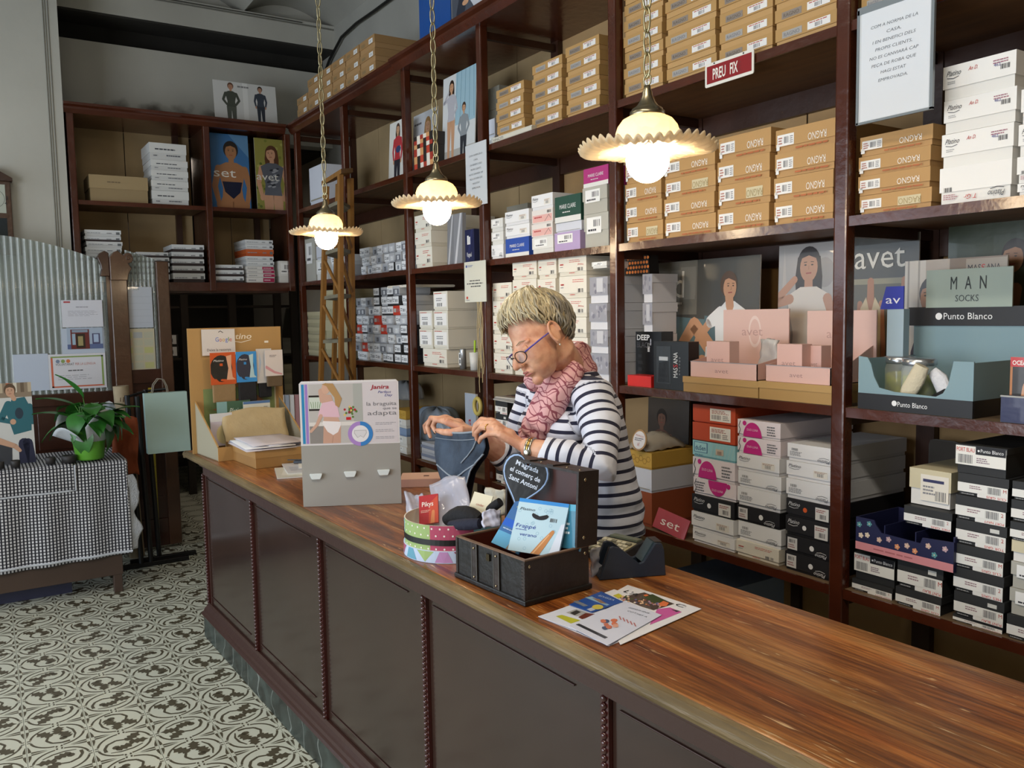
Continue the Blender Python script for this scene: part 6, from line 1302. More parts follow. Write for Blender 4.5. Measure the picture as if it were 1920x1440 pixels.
def f_wp(a, W, H): a.rect(0, 0, W, H, 'd8d8cc', .5); a.rect(0, H*.9, W, H, '5a7aa8', 1); a.P([(W*.35, H*.62), (W*.40, H*.74), (W*.5, H*.68), (W*.62, H*.76), (W*.68, H*.62), (W*.52, H*.52)], '2a2622', 2); a.P([(W*.42, H*.63), (W*.6, H*.66), (W*.54, H*.57)], 'd8b88a', 3); a.bars(W*.76, H*.66, W*.14, H*.12, '6a6a6a', 6)
hang('hosiery_packet', 'white hosiery packet with black oval window in the tray', .215, .11, .130, .125, f_wp, -.09, 'd8d8cc')
hang('hosiery_packet', 'pale lilac packet at the left inside the tan display tray', .045, .045, .10, .15, lambda a, W, H: (a.rect(0, 0, W, H, 'c8c0cc', .5), a.rect(0, H*.75, W, H, 'd8d8da', 1), a.oval(W*.6, H*.35, W*.35, H*.3, 'd8cc9c', 1.5)), -.13, 'c8c0cc')
P_ = PD.matrix_world; bpy.context.view_layer.update(); MW = PD.matrix_world.copy()
crumple('garment_pack', 'large beige fabric garment pack leaning in the tan display', 'garment pack', MW @ Vector((.075, -.21, .025)), MW @ Vector((.375, -.21, .03)), MW @ Vector((.115, -.12, .20)), mat('beige_fabric', 'b5a27c', .8, noise=.08, scale=6, bump=.3, bscale=50), .0025, 2, None, .012)
# shoe box with papers
SB = on('box', 'low tan shoe box under a pile of papers on the counter', 'box', -3.899, .951, 3.4)
G().box(.002, .383, .002, .205, 0, .045).build('box_base', mat('shoebox_tan', '9c7440', .6), SB)
g = G(); g.box(0, .385, 0, .003, .042, .073).box(0, .385, .204, .207, .042, .073).box(0, .003, .003, .204, .042, .073).box(.382, .385, .003, .204, .042, .073).box(.003, .382, .003, .204, .070, .073); g.build('lid', mat('shoebox_lid', 'a67e48', .6), SB)
rn = random.Random(8)
for i in range(6):
    w_, d_ = .30+.012*rn.random(), .21; g = G(); z = ZT+.0745+i*.0045
    g.grid(lambda u, v: (w_*u, d_*v, .004*sin(pi*u)*rn.uniform(.8, 1.2)*(i == 5)), 6, 3); o = g.build('paper', mat('paper%d' % (i % 4), ['d8d6dc', 'c4bcc0', 'a8b0c4', 'e0dedc'][i % 4], .6), None, (-3.86+rn.uniform(0, .06), .945+rn.uniform(-.015, .03), z+.0005), solid=.003); o.rotation_euler = (0, 0, radians(4+rn.uniform(-9, 9)))
    tag(o, ['lowest', 'second', 'third', 'fourth', 'fifth', 'topmost'][i]+' loose brochure on the tan shoe box', 'brochure', 'brochures on the shoe box')
# magazines and pen in front of it
def f_mag(a, W, H): a.rect(0, 0, W, H, 'd0d2c8', .5); a.P([(W*.1, H*.2), (W*.6, H*.15), (W*.7, H*.6), (W*.2, H*.7)], 'e0e0d8', 1); a.P([(W*.3, H*.35), (W*.55, H*.3), (W*.6, H*.5), (W*.35, H*.55)], 'a8a68a', 2); a.P([(W*.32, H*.38), (W*.5, H*.36), (W*.45, H*.42)], '3a3a34', 3)
def flat(name, label, cat, P00, P10, P01, fn, z, th=.003, group=None, base='dcdcd8'):
    p = [Vector((q[0], q[1], z+.0)) for q in (P00, P10, P01)]; o = card3(name, p[0], p[1], p[2], fn, th, base); o.location.z += th; return tag(o, label, cat, group)
def zq(x, y, z=None): return tuple(PZ(x, y, z or ZT))
gm_ = 'magazines beside the printed stand'
flat('magazine', 'pale green magazine lying in front of the tan shoe box', 'magazine', zq(520, 899), zq(600, 893), zq(456, 884), f_mag, ZT+.0010, .004, gm_)
flat('magazine', 'white folder on top of the magazine beside the printed stand', 'magazine', zq(540, 892), zq(625, 885), zq(500, 876), lambda a, W, H: (a.rect(0, 0, W, H, 'cdd2da', .5), a.rect(W*.1, H*.2, W*.5, H*.6, 'b4bcc8', 1)), ZT+.0062, .003, gm_)
flat('magazine', 'white sheet at the back of the magazine pile by the stand', 'magazine', zq(560, 883), zq(640, 878), zq(520, 868), None, ZT+.0104, .002, gm_)
P = PZ(552, 874, ZT); o = G().box(-.002, .12, -.010, .016, 0, .010).build('spectacle_case', mat('slate_case', '2f3a48', .4), None, (P.x, P.y, ZT+.0132), bevel=.003); o.rotation_euler = (0, 0, radians(55)); tag(o, 'slate blue spectacle case on the magazines', 'case'); G().box(-.03, .09, .004, .008, .011, .015).build('arm', mat('dark_arm', '22262e', .3), o)
# pink leaflet box, tan flap box
P = PZ(763, 917, ZT); o = on('box', 'flat pale pink packet box near the womans hands', 'box', -2.80, 1.295, 60); G().box(0, .15, 0, .13, 0, .028).build('box_body', mat('pale_pink_box', 'cfa596', .6), o); G().box(.001, .149, .001, .129, .028, .0295).build('lid', mat('pale_pink_lid', 'd8ae98', .6), o); G().box(.085, .105, .05, .07, .0296, .0300).build('label_square', mat('brown_square', '6a4238', .6), o)
# calculator
CA = on('calculator', 'pale desk calculator behind the tape dispenser', 'calculator', -1.715, 1.300, 12)
G().prism([(0, 0), (.135, 0), (.135, .032), (.10, .030), (0, .012)], 0, .11, ax='x').build('case', mat('calc_dark', '2c2c2e', .4), CA, bevel=.002)
CF = bpy.data.objects.new('key_panel', G().box(.004, .106, .004, .100, 0, .002).mesh('key_panel', mat('calc_face', 'a8a284', .5))); COL.objects.link(CF); CF.parent = CA; CF.location = (0, 0, .012); CF.rotation_euler = (math.atan2(.018, .1), 0, 0)
km = G().box(-.0065, .0065, -.005, .005, 0, .005).mesh('key', mat('calc_key', '7d7a68', .5)); km2 = G().box(-.0065, .0065, -.005, .005, 0, .005).mesh('key', mat('calc_key2', 'c9c4ac', .5))
for i in range(6):
    for j in range(5): inst(km2 if (i+j) % 3 else km, 'key', CF, (.016+i*.0156, .016+j*.0165, .002))
G().box(.01, .10, .108, .130, .031, .036).build('display', mat('calc_lcd', '6d7462', .2), CA)
# tape dispenser
TDp = on('tape_dispenser', 'heavy dark slate blue tape dispenser on the counter', 'tape dispenser', -1.528, 1.212, 68)
SLT = mat('slate_plastic', '262f3c', .38, bump=.05, bscale=50); L_, Wd = .165, .062
prof = [(0, 0), (L_, 0), (L_-.004, .062), (L_-.010, .078), (L_-.026, .080), (L_-.056, .036), (L_-.066, .033), (.050, .074), (.036, .078), (.028, .076)]
for y in (0, Wd-.010): g = G(); g.prism(prof, y, y+.010); g.build('side_cheek', SLT, TDp, bevel=.002)
G().prism([(.002, .002), (L_-.002, .002), (L_-.005, .018), (.010, .018)], .010, Wd-.010).build('base', SLT, TDp)
g = G().prism([(L_-.030, .080), (L_-.010, .078), (L_-.006, .045), (L_-.058, .035)], .010, Wd-.010); g.build('tongue', mat('slate_tongue', '3a4a50', .3), TDp)
G().prism([(.004, .010), (.012, .010), (.034, .072), (.027, .074)], .010, .016).build('slot_wall', mat('black_plastic', '0c0d10', .35), TDp); G().box(L_-.026, L_-.008, .008, Wd-.008, .0802, .0815).build('cutter_plate', mat('steel', '8a8f8c', .3, 1), TDp)
G().tube([(.040, .008, .062), (.040, Wd-.008, .062)], .0045, 10).build('spindle', mat('steel', '8a8f8c', .3, 1), TDp)
# cellophane bag beside the trunk
crumple('cellophane_bag', 'small clear bag of tags lying against the trunk end', 'bag', PZ(1102, 1080, ZT+.001)+Vector((.012, .0, 0)), PZ(1126, 1070, ZT+.001)+Vector((.02, .03, 0)), PY(1100, 1030, 1.22)+Vector((.015, 0, 0)), CELLO, .004, 12, None, .003)
# leaflets
def L2(x, y): return (x, y)
gl = 'leaflets on the counter'
A0, A1, A2 = zq(1160, 1206), zq(1313, 1142), zq(1012, 1160)
def f_sup(a, W, H): a.rect(0, 0, W, H, 'd9dadf', .5); a.rect(W*.05, H*.05, W*.3, H*.2, 'e8e8ec', 1)
def f_fair(a, W, H):
    a.rect(0, 0, W, H, 'dddde2', .5); a.rect(W*.14, H*.42, W*.66, H*.80, '7a5a3c', 1); rn = random.Random(5)
    for k in range(40): a.oval(W*rn.uniform(.16, .64), H*rn.uniform(.44, .78), W*.035, H*.022, rn.choice(['c87a4a', 'b08a9a', '4a5a2c', 'e0b890', '5a4a6c', 'd86a3a', '3a4a2a', 'a8a0b8']), 1.2+.02*k, n=7)
    a.oval(W*.62, H*.60, W*.07, H*.06, 'd8703a', 3); a.P([(W*.50, H*.10), (W*.78, H*.14), (W*.84, H*.40), (W*.62, H*.38)], 'c85aa0', 2); a.text("L'A", W*.18, H*.84, H*.07, '2a2a2c', 3, w=W*.22); a.text('C', W*.78, H*.36, H*.07, '2a2a2c', 3, w=W*.08); a.oval(W*.10, H*.74, W*.07, H*.045, 'c9c03a', 3)
def sheet(label, corners, z, polys, base='dddde2', texts=()):
    """thin sheet on the counter; corners and printed shapes measured in the photograph, laid on the sheet's own plane"""
    cs = [PZ(x, y, z) for x, y in corners]; c0 = sum(cs, Vector())/len(cs)
    g = G(); g.add([p-c0+Vector((0, 0, dz)) for dz in (-.0008, 0) for p in cs], [(0, 1, 2, 3)[::-1], (4, 5, 6, 7)]+[(k, (k+1) % 4, 4+(k+1) % 4, 4+k) for k in range(4)]); o = g.build('leaflet', mat('card_'+base, base, .45), None, c0)
    nrm_up = (cs[1]-cs[0]).cross(cs[2]-cs[1]).z > 0
    if not nrm_up: o.data.flip_normals()
    g = G()
    for pts, c, l in polys: g.add([PZ(x, y, z)-c0+Vector((0, 0, .0002*l)) for x, y in pts], [tuple(range(len(pts)))], c)
    for (t, p0, p1, h, c, l) in texts:
        a0, a1 = PZ(*p0, z)-c0, PZ(*p1, z)-c0; ex = (a1-a0); W = ex.length; ex.normalize(); ey = Vector((0, 0, 1)).cross(ex); vs_, fs_t, wd = text_mesh(t); 
        g.add([a0+ex*(q[0]*W/wd)+ey*(q[1]*h/.69)+Vector((0, 0, .0002*l)) for q in vs_], fs_t, c)
    g.build('print', GLOSSP, o); return tag(o, label, 'leaflet', gl)
def z5(*p): return [(1000+x/5.818, 1000+y/5.818) for x, y in p]
def dots(n, x0, y0, x1, y1, cols, r, seed):
    rn = random.Random(seed); out = []
    for k in range(n):
        u, v = rn.random(), rn.random(); cx, cy = x0+(x1-x0)*u, y0+(y1-y0)*v
        out.append((z5(*[(cx+r*rn.uniform(.7, 1.3)*cos(q*pi/4), cy+r*.6*sin(q*pi/4)) for q in range(8)]), rn.choice(cols), 3+.05*k))
    return out
Z0 = ZT+.0018
rn = random.Random(5); fair = [(z5((930, 700), (1210, 645), (1540, 770), (1310, 840), (1180, 800)), '4c3c34', 1), (z5((1180, 690), (1300, 665), (1460, 740), (1380, 790)), '3f4a26', 2)]
for k in range(46):
    u, v = rn.random(), rn.random(); cx = 960+u*430; cy = 700+u*95+v*55-25
    fair.append((z5(*[(cx+14*cos(q*pi/3), cy+9*sin(q*pi/3)) for q in range(6)]), rn.choice(['c87a4a', 'e0b890', 'b08a9a', '5a5a8c', 'd8c8b8', '8a4a3c', '4a5a2c']), 3+.02*k))
fair += [(z5((1370, 770), (1420, 740), (1480, 765), (1450, 800), (1390, 800)), 'd8703a', 5), (z5((1200, 680), (1235, 668), (1260, 682), (1225, 694)), 'd8703a', 5), (z5((870, 680), (930, 660), (975, 685), (930, 715)), 'c9c03a', 4), (z5((1350, 830), (1490, 810), (1620, 860), (1270, 1000), (1290, 950)), 'c85aa0', 2), (z5((1500, 830), (1600, 850), (1560, 860)), '2a2a2a', 3)]
sheet('lowest white leaflet with its corner showing under the programme', z5((60, 908), (880, 610), (1700, 880), (830, 1225)), Z0-.0006, [])
sheet('white programme leaflet with fair photograph and pink panel', z5((700, 740), (1030, 562), (1835, 822), (950, 1215)), Z0+.0010, fair, 'e0e0e4', [("L'A", (1168, 1110), (1192, 1119), .016, '26262a', 6), ('C', (1264, 1135), (1280, 1140), .014, '26262a', 6)])
sheet('white leaflet with yellow block beneath the pale flyer', z5((52, 905), (560, 735), (960, 900), (470, 1060)), Z0+.0022, [(z5((245, 905), (310, 890), (515, 950), (410, 985)), 'b8b83a', 1), (z5((355, 865), (470, 825), (640, 880), (470, 905)), 'a8a8a8', 1), (z5((400, 870), (470, 840), (520, 860), (450, 895)), '3a3836', 2), (z5((490, 915), (570, 870), (670, 880), (640, 910), (530, 938)), '6a3428', 2)], 'd4d8e4')
fly = [(z5((460, 995), (500, 985), (815, 1135), (780, 1150)), '34353c', 1)]+dots(9, 760, 950, 900, 1040, ['b8543a', 'a03a30', 'd0704a', '3a4a6a', 'd8a08a', 'c46a4a'], 34, 3)+[(z5((930+40*k, 905+18*k), (945+40*k, 905+18*k), (965+40*k, 945+18*k), (950+40*k, 945+18*k)), 'b87070', 2) for k in range(5)]
sheet('pale grey-blue flyer with red cartoon on top of the leaflets', z5((385, 1010), (990, 735), (1400, 890), (810, 1222)), Z0+.0034, fly, 'ccd0e0', [('DISSABTE SENSE', (1178, 1140), (1216, 1151), .006, '6a6e78', 2), ('COTXES A', (1175, 1146), (1212, 1158), .006, '6a6e78', 2)])
sheet('small dark blue travel leaflet with yellow seal on the pile', z5((390, 775), (740, 632), (980, 745), (640, 862)), Z0+.0046, [(z5((560, 700), (640, 690), (830, 780), (800, 790)), '8ab0c8', 1), (z5((640, 705), (720, 720), (800, 770), (740, 765)), '8a6a4c', 2), (z5(*[(702+62*cos(q*pi/8), 806+26*sin(q*pi/8)) for q in range(16)]), 'c9b83a', 3), (z5((430, 745), (480, 735), (600, 790), (550, 800)), '7c8088', 2), (z5((580, 830), (640, 810), (680, 835), (625, 852)), 'b8bcc8', 2)], '1f4a94', [('EIVISSA', (1121, 1118), (1150, 1127), .009, 'b8c8e4', 3)])
# ------------------------------------------------------------------ glazed entrance screen
XP = -5.90
WDK = mat('brown_varnished_wood', '3a1f15', .28, noise=.25, scale=6, bump=.15, bscale=25, coat=.3); WPO = mat('brown_post_wood', '4c3222', .3, noise=.25, scale=6, bump=.2, bscale=30, coat=.3)
SC = empty('entrance_screen', (XP, 0, 0), 0, 'brown varnished wooden entrance screen with reeded glass and carved post scroll', 'screen')
def sb(name, m, x0, x1, y0, y1, z0, z1, bev=.0): return G().box(x0, x1, y0, y1, z0, z1).build(name, m, SC, bevel=bev)
def ytop(y): return 2.035-.0*y-.30*max(0, y-.05)**2*1.0-.02*max(0, y)
sb('post', WPO, -.045, .045, .765, .865, 0, 1.80, .006)
sb('slim_post', WPO, -.035, .035, 1.04, 1.118, 0.02, 1.885, .006)
g = G(); cy, cz = .862, 1.885
pr = [(.765, 1.76), (.865, 1.76), (.872, 1.80), (.892, 1.835), (.880, 1.85), (.872, 1.865)]
pr += [(.872+.030*cos(t)+.0, 1.898+.034*sin(t)) for t in [-.9+.35*k for k in range(11)]]
pr += [(.815, 1.945), (.790, 1.935), (.765, 1.90)]
g.prism(pr, -.045, .075, ax='x'); g.build('carved_scroll', WPO, SC, bevel=.004)
G().tube([(.0755, .874+.018*cos(t)*(1-t/9), 1.898+.020*sin(t)*(1-t/9)) for t in [.3*k for k in range(22)]], .0035, 6).build('scroll_spiral', WDK, SC)
g = G(); pr2 = [(.71, 1.785), (.765, 1.785), (.765, 1.93), (.74, 1.945), (.715, 1.93), (.70, 1.90), (.715, 1.86), (.72, 1.83)]; g.prism(pr2, -.02, .05, ax='x'); g.build('carved_block', WDK, SC, bevel=.004)
# lower panels
sb('top_rail', WDK, -.03, .03, -1.3, .765, .99, 1.065, .004); sb('middle_rail', WDK, -.03, .03, -1.3, .765, .60, .68, .004); sb('bottom_rail', WDK, -.03, .03, -1.3, .765, 0, .16, .004)
for a_, b_ in ((-1.3, -.42), (-.42, .22), (.22, .765)):
    sb('stile', WDK, -.028, .028, a_, a_+.06, .16, .99)
    for z0, z1 in ((.16, .60), (.68, .99)): sb('panel', WDK, -.012, .012, a_+.06, b_, z0, z1); sb('raised_field', WDK, .012, .020, a_+.10, b_-.04, z0+.04, z1-.04, .004)
sb('glazing_bead', WDK, -.03, .03, .745, .765, 1.065, 1.80)
sb('panel', WDK, -.012, .012, .865, 1.04, .10, 1.185); sb('raised_field', WDK, .012, .02, .89, 1.015, .35, 1.05, .004); sb('rail', WDK, -.028, .028, .865, 1.04, 1.10, 1.19, .004); sb('rail', WDK, -.028, .028, .865, 1.04, .02, .20, .004)
def reeded(m, y0, y1, z0, topf, n):
    g = G(); N = n*8
    def fn(u, v):
        y = y0+(y1-y0)*u; zt = topf(y); return (.008*abs(sin(pi*u*n)), y, z0+(zt-z0)*v)
    g.grid(fn, N, 6); g.grid(lambda u, v: (-.004, y0+(y1-y0)*(1-u), z0+(topf(y0+(y1-y0)*(1-u))-z0)*v), 12, 6)
    return g.build('reeded_glass', m, SC)
RG = bpy.data.materials.new('reeded_glass'); nt, N_, L_2, P_2 = nodes(RG)
P_2.inputs['Base Color'].default_value = (*lin('c9d2cd'), 1); P_2.inputs['Roughness'].default_value = .07; P_2.inputs['Transmission Weight'].default_value = .72; P_2.inputs['IOR'].default_value = 1.45; P_2.inputs['Specular IOR Level'].default_value = .8
reeded(RG, -1.3, .745, 1.065, ytop, 60)
reeded(RG, .865, 1.04, 1.19, lambda y: 1.955-.32*(y-.865), 7)
# papers on the screen
def on_screen(name, label, cat, xl, xr, yt, yb, fn, base='d8dade', xo=.014, group='papers taped to the glass screen'):
    P0, P1, Pt = PXX(xl, yb, XP+xo), PXX(xr, yb, XP+xo), PXX(xl, yt, XP+xo); W, H = P1.y-P0.y, Pt.z-P0.z
    a = Art(); a.M = Matrix.Translation((0, -.0004, 0)); a.lim = (W, H); fn(a, W, H); o = card(name, W, H, a, .001, base, None, (XP+xo, P0.y, P0.z), (0, 0, pi/2)); return tag(o, label, cat, group)
def p1(a, W, H): a.rect(0, 0, W, H, 'd0d2dc', .5); a.rect(W*.06, H*.90, W*.22, H*.96, 'b04a50', 2); a.scrib(W*.35, H*.72, W*.4, H*.05, '7a7c88', 1); a.scrib(W*.15, H*.40, W*.75, H*.22, 'a0a2ae', 5, fill=.3)
on_screen('notice', 'upper white typed notice beside the carved post', 'notice', 117, 194, 563, 614, p1)
def p2(a, W, H):
    a.rect(0, 0, W, H, 'a4b4c8', .5); a.rect(0, 0, W, H*.22, '5a6a94', 1); a.rect(W*.10, 0, W*.62, H*.92, '6a2c2c', 1.5); a.rect(W*.14, H*.78, W*.58, H*.9, '8a9aac', 2); a.rect(W*.25, H*.05, W*.50, H*.72, '2c241c', 2); a.rect(W*.30, H*.15, W*.44, H*.6, 'a09468', 3); a.rect(W*.70, H*.22, W*.92, H*.72, '4a4a6c', 2); a.rect(W*.74, H*.3, W*.88, H*.68, 'a8bcd8', 3); a.rect(W*.14, H*.2, W*.23, H*.72, '9ab4c8', 2)
on_screen('photograph', 'small photograph of a blue shopfront taped to the glass', 'photograph', 127, 194, 615, 655, p2)
on_screen('notice', 'plain white sheet taped behind the shopfront photograph', 'notice', 117, 197, 616, 664, lambda a, W, H: a.rect(0, 0, W, H, 'b9c4d4', .5), xo=.010)
def p3(a, W, H):
    a.rect(0, 0, W, H, 'd6d6dc', .5); b = .022
    a.P([(W*.04, H*.06), (W*.96, H*.06), (W*.96, H*.10), (W*.04, H*.10)], 'c86a50', 1); a.P([(W*.04, H*.06), (W*.075, H*.06), (W*.075, H*.94), (W*.04, H*.94)], 'c86a50', 1); a.P([(W*.04, H*.90), (W*.96, H*.90), (W*.96, H*.94), (W*.04, H*.94)], '8aa060', 1.2); a.P([(W*.925, H*.08), (W*.96, H*.08), (W*.96, H*.94), (W*.925, H*.94)], '8aa060', 1.2)
    for i, c in enumerate(('7a8aa0', '8aa060', 'd0784a')): a.oval(W*(.16+.09*i), H*.80, W*.035, H*.05, c, 2)
    a.text('VOLUNTARIAT', W*.12, H*.68, H*.065, '4a4a50', 2, w=W*.32); a.text('PER LA LLENGUA', W*.46, H*.68, H*.065, 'c07a70', 2, w=W*.36); a.text('Casa comerç, SL', W*.35, H*.52, H*.05, '5a5a60', 2, w=W*.3) if False else a.scrib(W*.33, H*.50, W*.35, H*.06, '5a5a60', 1, l=2); a.scrib(W*.15, H*.26, W*.7, H*.16, 'a8a8b0', 3, fill=.3)
on_screen('certificate', 'certificate with orange and green border on the glass screen', 'certificate', 94, 201, 665, 732, p3)
on_screen('notice', 'blank white sheet taped at the lower left of the glass', 'notice', 28, 94, 665, 735, lambda a, W, H: a.rect(0, 0, W, H, 'bcc6d6', .5))
def p4(a, W, H): a.rect(0, 0, W, H, 'b4bcc8', .5); [a.rect(W*.05, H*(.12+.16*k), W*.95, H*(.125+.16*k), '9aa2b0', 1) for k in range(5)]; a.text('2024', W*.4, H*.92, H*.05, '7a8478', 1, w=W*.2)
on_screen('calendar', 'upper pale calendar sheet on the slim glass panel', 'calendar', 228, 288, 538, 615, p4, 'b4bcc8')
def p5_(a, W, H):
    a.rect(0, 0, W, H, 'bcb59c', .5); rn = random.Random(1)
    for i in range(3):
        for j in range(5): a.rect(W*(.06+.31*i), H*(.06+.18*j), W*(.33+.31*i), H*(.20+.18*j), rn.choice(['b8b880', 'a4a8a8', 'c0a890', 'b4b4a0', 'bcb8a0']), 1)
on_screen('calendar', 'lower yellowish calendar sheet on the slim glass panel', 'calendar', 230, 293, 617, 697, p5_, 'bcb59c')
# wall clock case at the far left
P0, P1, Pt = PXX(-40, 440, XB+.06), PXX(25, 440, XB+.06), PXX(0, 322, XB+.06)
o = empty('wall_clock', (XB+.04, P0.y, P0.z-.12), 0, 'brown wooden wall clock case at the upper left corner', 'clock'); W, H = P1.y-P0.y, Pt.z-P0.z+.12
G().box(0, .05, 0, W, 0, H*.90).build('case', WPO, o, bevel=.004); G().prism([(-.01, H*.88), (W+.012, H*.88), (W+.012, H*.92), (W*.5, H*1.04), (-.01, H*.92)], 0, .07, ax='x').build('cornice', PAINTD, o, bevel=.003)
G().box(.05, .053, .03, W-.03, H*.50, H*.84).build('dial', mat('dial', 'aeb4a8', .3), o); a = Art(); a.M = Matrix.Translation((.0535, 0, 0)) @ Matrix.Rotation(pi/2, 4, 'Z'); a.text('3', W*.84, H*.66, .022, '2a2a2a', 2); a.ring(W*.5, H*.67, W*.30, W*.31, '3a3a3a', 1); a.text('4', W*.80, H*.60, .018, '2a2a2a', 2); a.build('numerals', PRINT, o)
G().box(.05, .053, .03, W-.03, H*.06, H*.44).build('lower_window', mat('dark_glass', '2a3034', .1), o)
# ------------------------------------------------------------------ display table with gingham cloth
TX0, TX1, TY0, TY1, TZ = -5.62, -5.06, -.75, .665, .735
TB = empty('display_table', (TX1, TY1, 0), 0, 'low brown wooden display table under a gingham cloth', 'table')
def tq(name, m, x0, x1, y0, y1, z0, z1, bev=0.): return G().box(x0-TX1, x1-TX1, y0-TY1, y1-TY1, z0, z1).build(name, m, TB, bevel=bev)
TWD = mat('brown_table_wood', '4a3a31', .4, noise=.15, scale=4, stretch=(1, .3, 1))
tq('table_top', TWD, TX0, TX1, TY0, TY1, TZ-.02, TZ, .003); tq('front_board', TWD, TX1-.025, TX1-.002, TY0, TY1-.02, .10, .40, .003); tq('side_board', TWD, TX0, TX1-.03, TY1-.04, TY1-.02, .10, TZ-.02); tq('upper_front', TWD, TX1-.025, TX1-.004, TY0, TY1-.02, .40, TZ-.02)
for (x, y) in ((TX1-.045, TY1-.07), (TX0+.02, TY1-.07), (TX1-.045, TY0+.02), (TX0+.02, TY0+.02)): tq('leg', TWD, x, x+.04, y, y+.045, 0, .11, .003)
struct(G().box(TX1-.20, TX1-.16, -1.3, .40, 0, .09).build('baseboard_left', mat('bluish_skirting', '3f4058', .5)))
GING = bpy.data.materials.new('gingham_cloth'); nt, N_, L_2, P_2 = nodes(GING)
tc = N_.new('ShaderNodeUVMap'); sp_ = N_.new('ShaderNodeSeparateXYZ'); L_2.new(tc.outputs[0], sp_.inputs[0])
def wv(out, f, th):
    m1 = N_.new('ShaderNodeMath'); m1.operation = 'MULTIPLY'; m1.inputs[1].default_value = f; L_2.new(out, m1.inputs[0])
    m2 = N_.new('ShaderNodeMath'); m2.operation = 'FRACT'; L_2.new(m1.outputs[0], m2.inputs[0]); m3 = N_.new('ShaderNodeMath'); m3.operation = 'LESS_THAN'; m3.inputs[1].default_value = th; L_2.new(m2.outputs[0], m3.inputs[0]); return m3.outputs[0]
a1 = wv(sp_.outputs[0], 60, .55); a2 = wv(sp_.outputs[1], 60, .70)
mm = N_.new('ShaderNodeMath'); mm.operation = 'MULTIPLY'; L_2.new(a1, mm.inputs[0]); L_2.new(a2, mm.inputs[1])
mr = N_.new('ShaderNodeMix'); mr.data_type = 'RGBA'; L_2.new(mm.outputs[0], mr.inputs[0]); mr.inputs[6].default_value = (*lin('23222a'), 1); mr.inputs[7].default_value = (*lin('d0cfd2'), 1)
L_2.new(mr.outputs[2], P_2.inputs['Base Color']); P_2.inputs['Roughness'].default_value = .9
def cloth(name, fn, nu, nv, su, sv, m, par=None, solid=.002):
    g = G(); g.grid(fn, nu, nv); o = g.build(name, m, par, solid=solid); uv = o.data.uv_layers.new(name='UVMap'); w_ = nu+1
    for lp in o.data.loops: i = lp.vertex_index; uv.data[lp.index].uv = ((i % w_)/nu*su, (i//w_)/nv*sv)
    return o
TC = empty('tablecloth', (TX1, TY1, TZ), 0, 'black and white gingham cloth draped over the low display table', 'tablecloth')
L = TY1-TY0+.03; LW = (TX1-TX0)
def cf(u, v):
    """v 0..1: back edge of the top, over the front edge, down to the hem"""
    s = v*(LW+.52); y = -L+.03+L*u
    if s < LW: return (-LW+s+.004, y, .004)
    d = s-LW; w_ = .006*sin(9*y/.3)*min(1, d*3)+.004*sin(31*y+2*d)*min(1, d*4)
    return (.010+w_+.02*d, y+.01*d*sin(3*y), .004-d*(1-.02*sin(3*y)))
cloth('main_cloth', cf, 90, 40, L, LW+.52, GING, TC)
HEM = mat('white_hem', 'c9cdd4', .9, bump=.6, bscale=120)
g = G(); g.tube([(.024+.006*sin(9*y/.3), y, -.505-.0*y) for y in [-L+.03+L*k/60 for k in range(61)]], .007, 6); g.build('hem', HEM, TC)
# top runner with white hem, hanging a short way over the front
def rf(u, v): s = v*(.30+.135); y = -.93+.70*u; return (-.30+s+.010, y, .008) if s < .30 else (.016+.004*sin(9*y/.3), y, .008-(s-.30)*(1+.05*u))
RU = cloth('runner', rf, 30, 14, .70, .435, GING, TC)
g = G(); g.tube([(.020+.004*sin(9*y/.3), y, -.128-.006*(y+.93)) for y in [-.93+.70*k/20 for k in range(21)]]+[(.02, -.23, .006)], .005, 6); g.build('runner_hem', HEM, TC)
# end drape with frilled corner
def ef(u, v): d = v*.50; return (.012-LW*.55*u+.02*sin(8*u+5*v), .016+.05*v*sin(pi*u)+.012*sin(14*u), .004-d)
cloth('end_drape', ef, 24, 16, .3, .5, GING, TC)
def ef2(u, v): return (.02-.02*u, .02+.07*u*(1-.5*abs(2*((v*2) % 1)-1))+.006*sin(20*v), -.08-.42*v)
cloth('frilled_corner', ef2, 8, 28, .1, .4, HEM, TC)
# candle cups
for i, (px, py, r) in enumerate(((32, 884, .022), (101, 880, .024), (134, 872, .036), (2, 887, .02))):
    P = PZ(px, py, TZ+.016); P.x = min(P.x, TX1-.04); o = G().lathe([(0, 0), (r, 0), (r*1.05, .035), (r*.9, .037), (r*.85, .02), (0, .02)], 18).build('candle_cup', mat('charcoal_cup', '2a2727', .6), None, (P.x, P.y, TZ+.0165)); tag(o, ['small charcoal cup in front of the knitwear board', 'charcoal cup between the board and the pot', 'wide charcoal bowl beside the green pot', 'charcoal cup at the left edge of the cloth'][i], 'cup', 'charcoal cups on the gingham cloth')
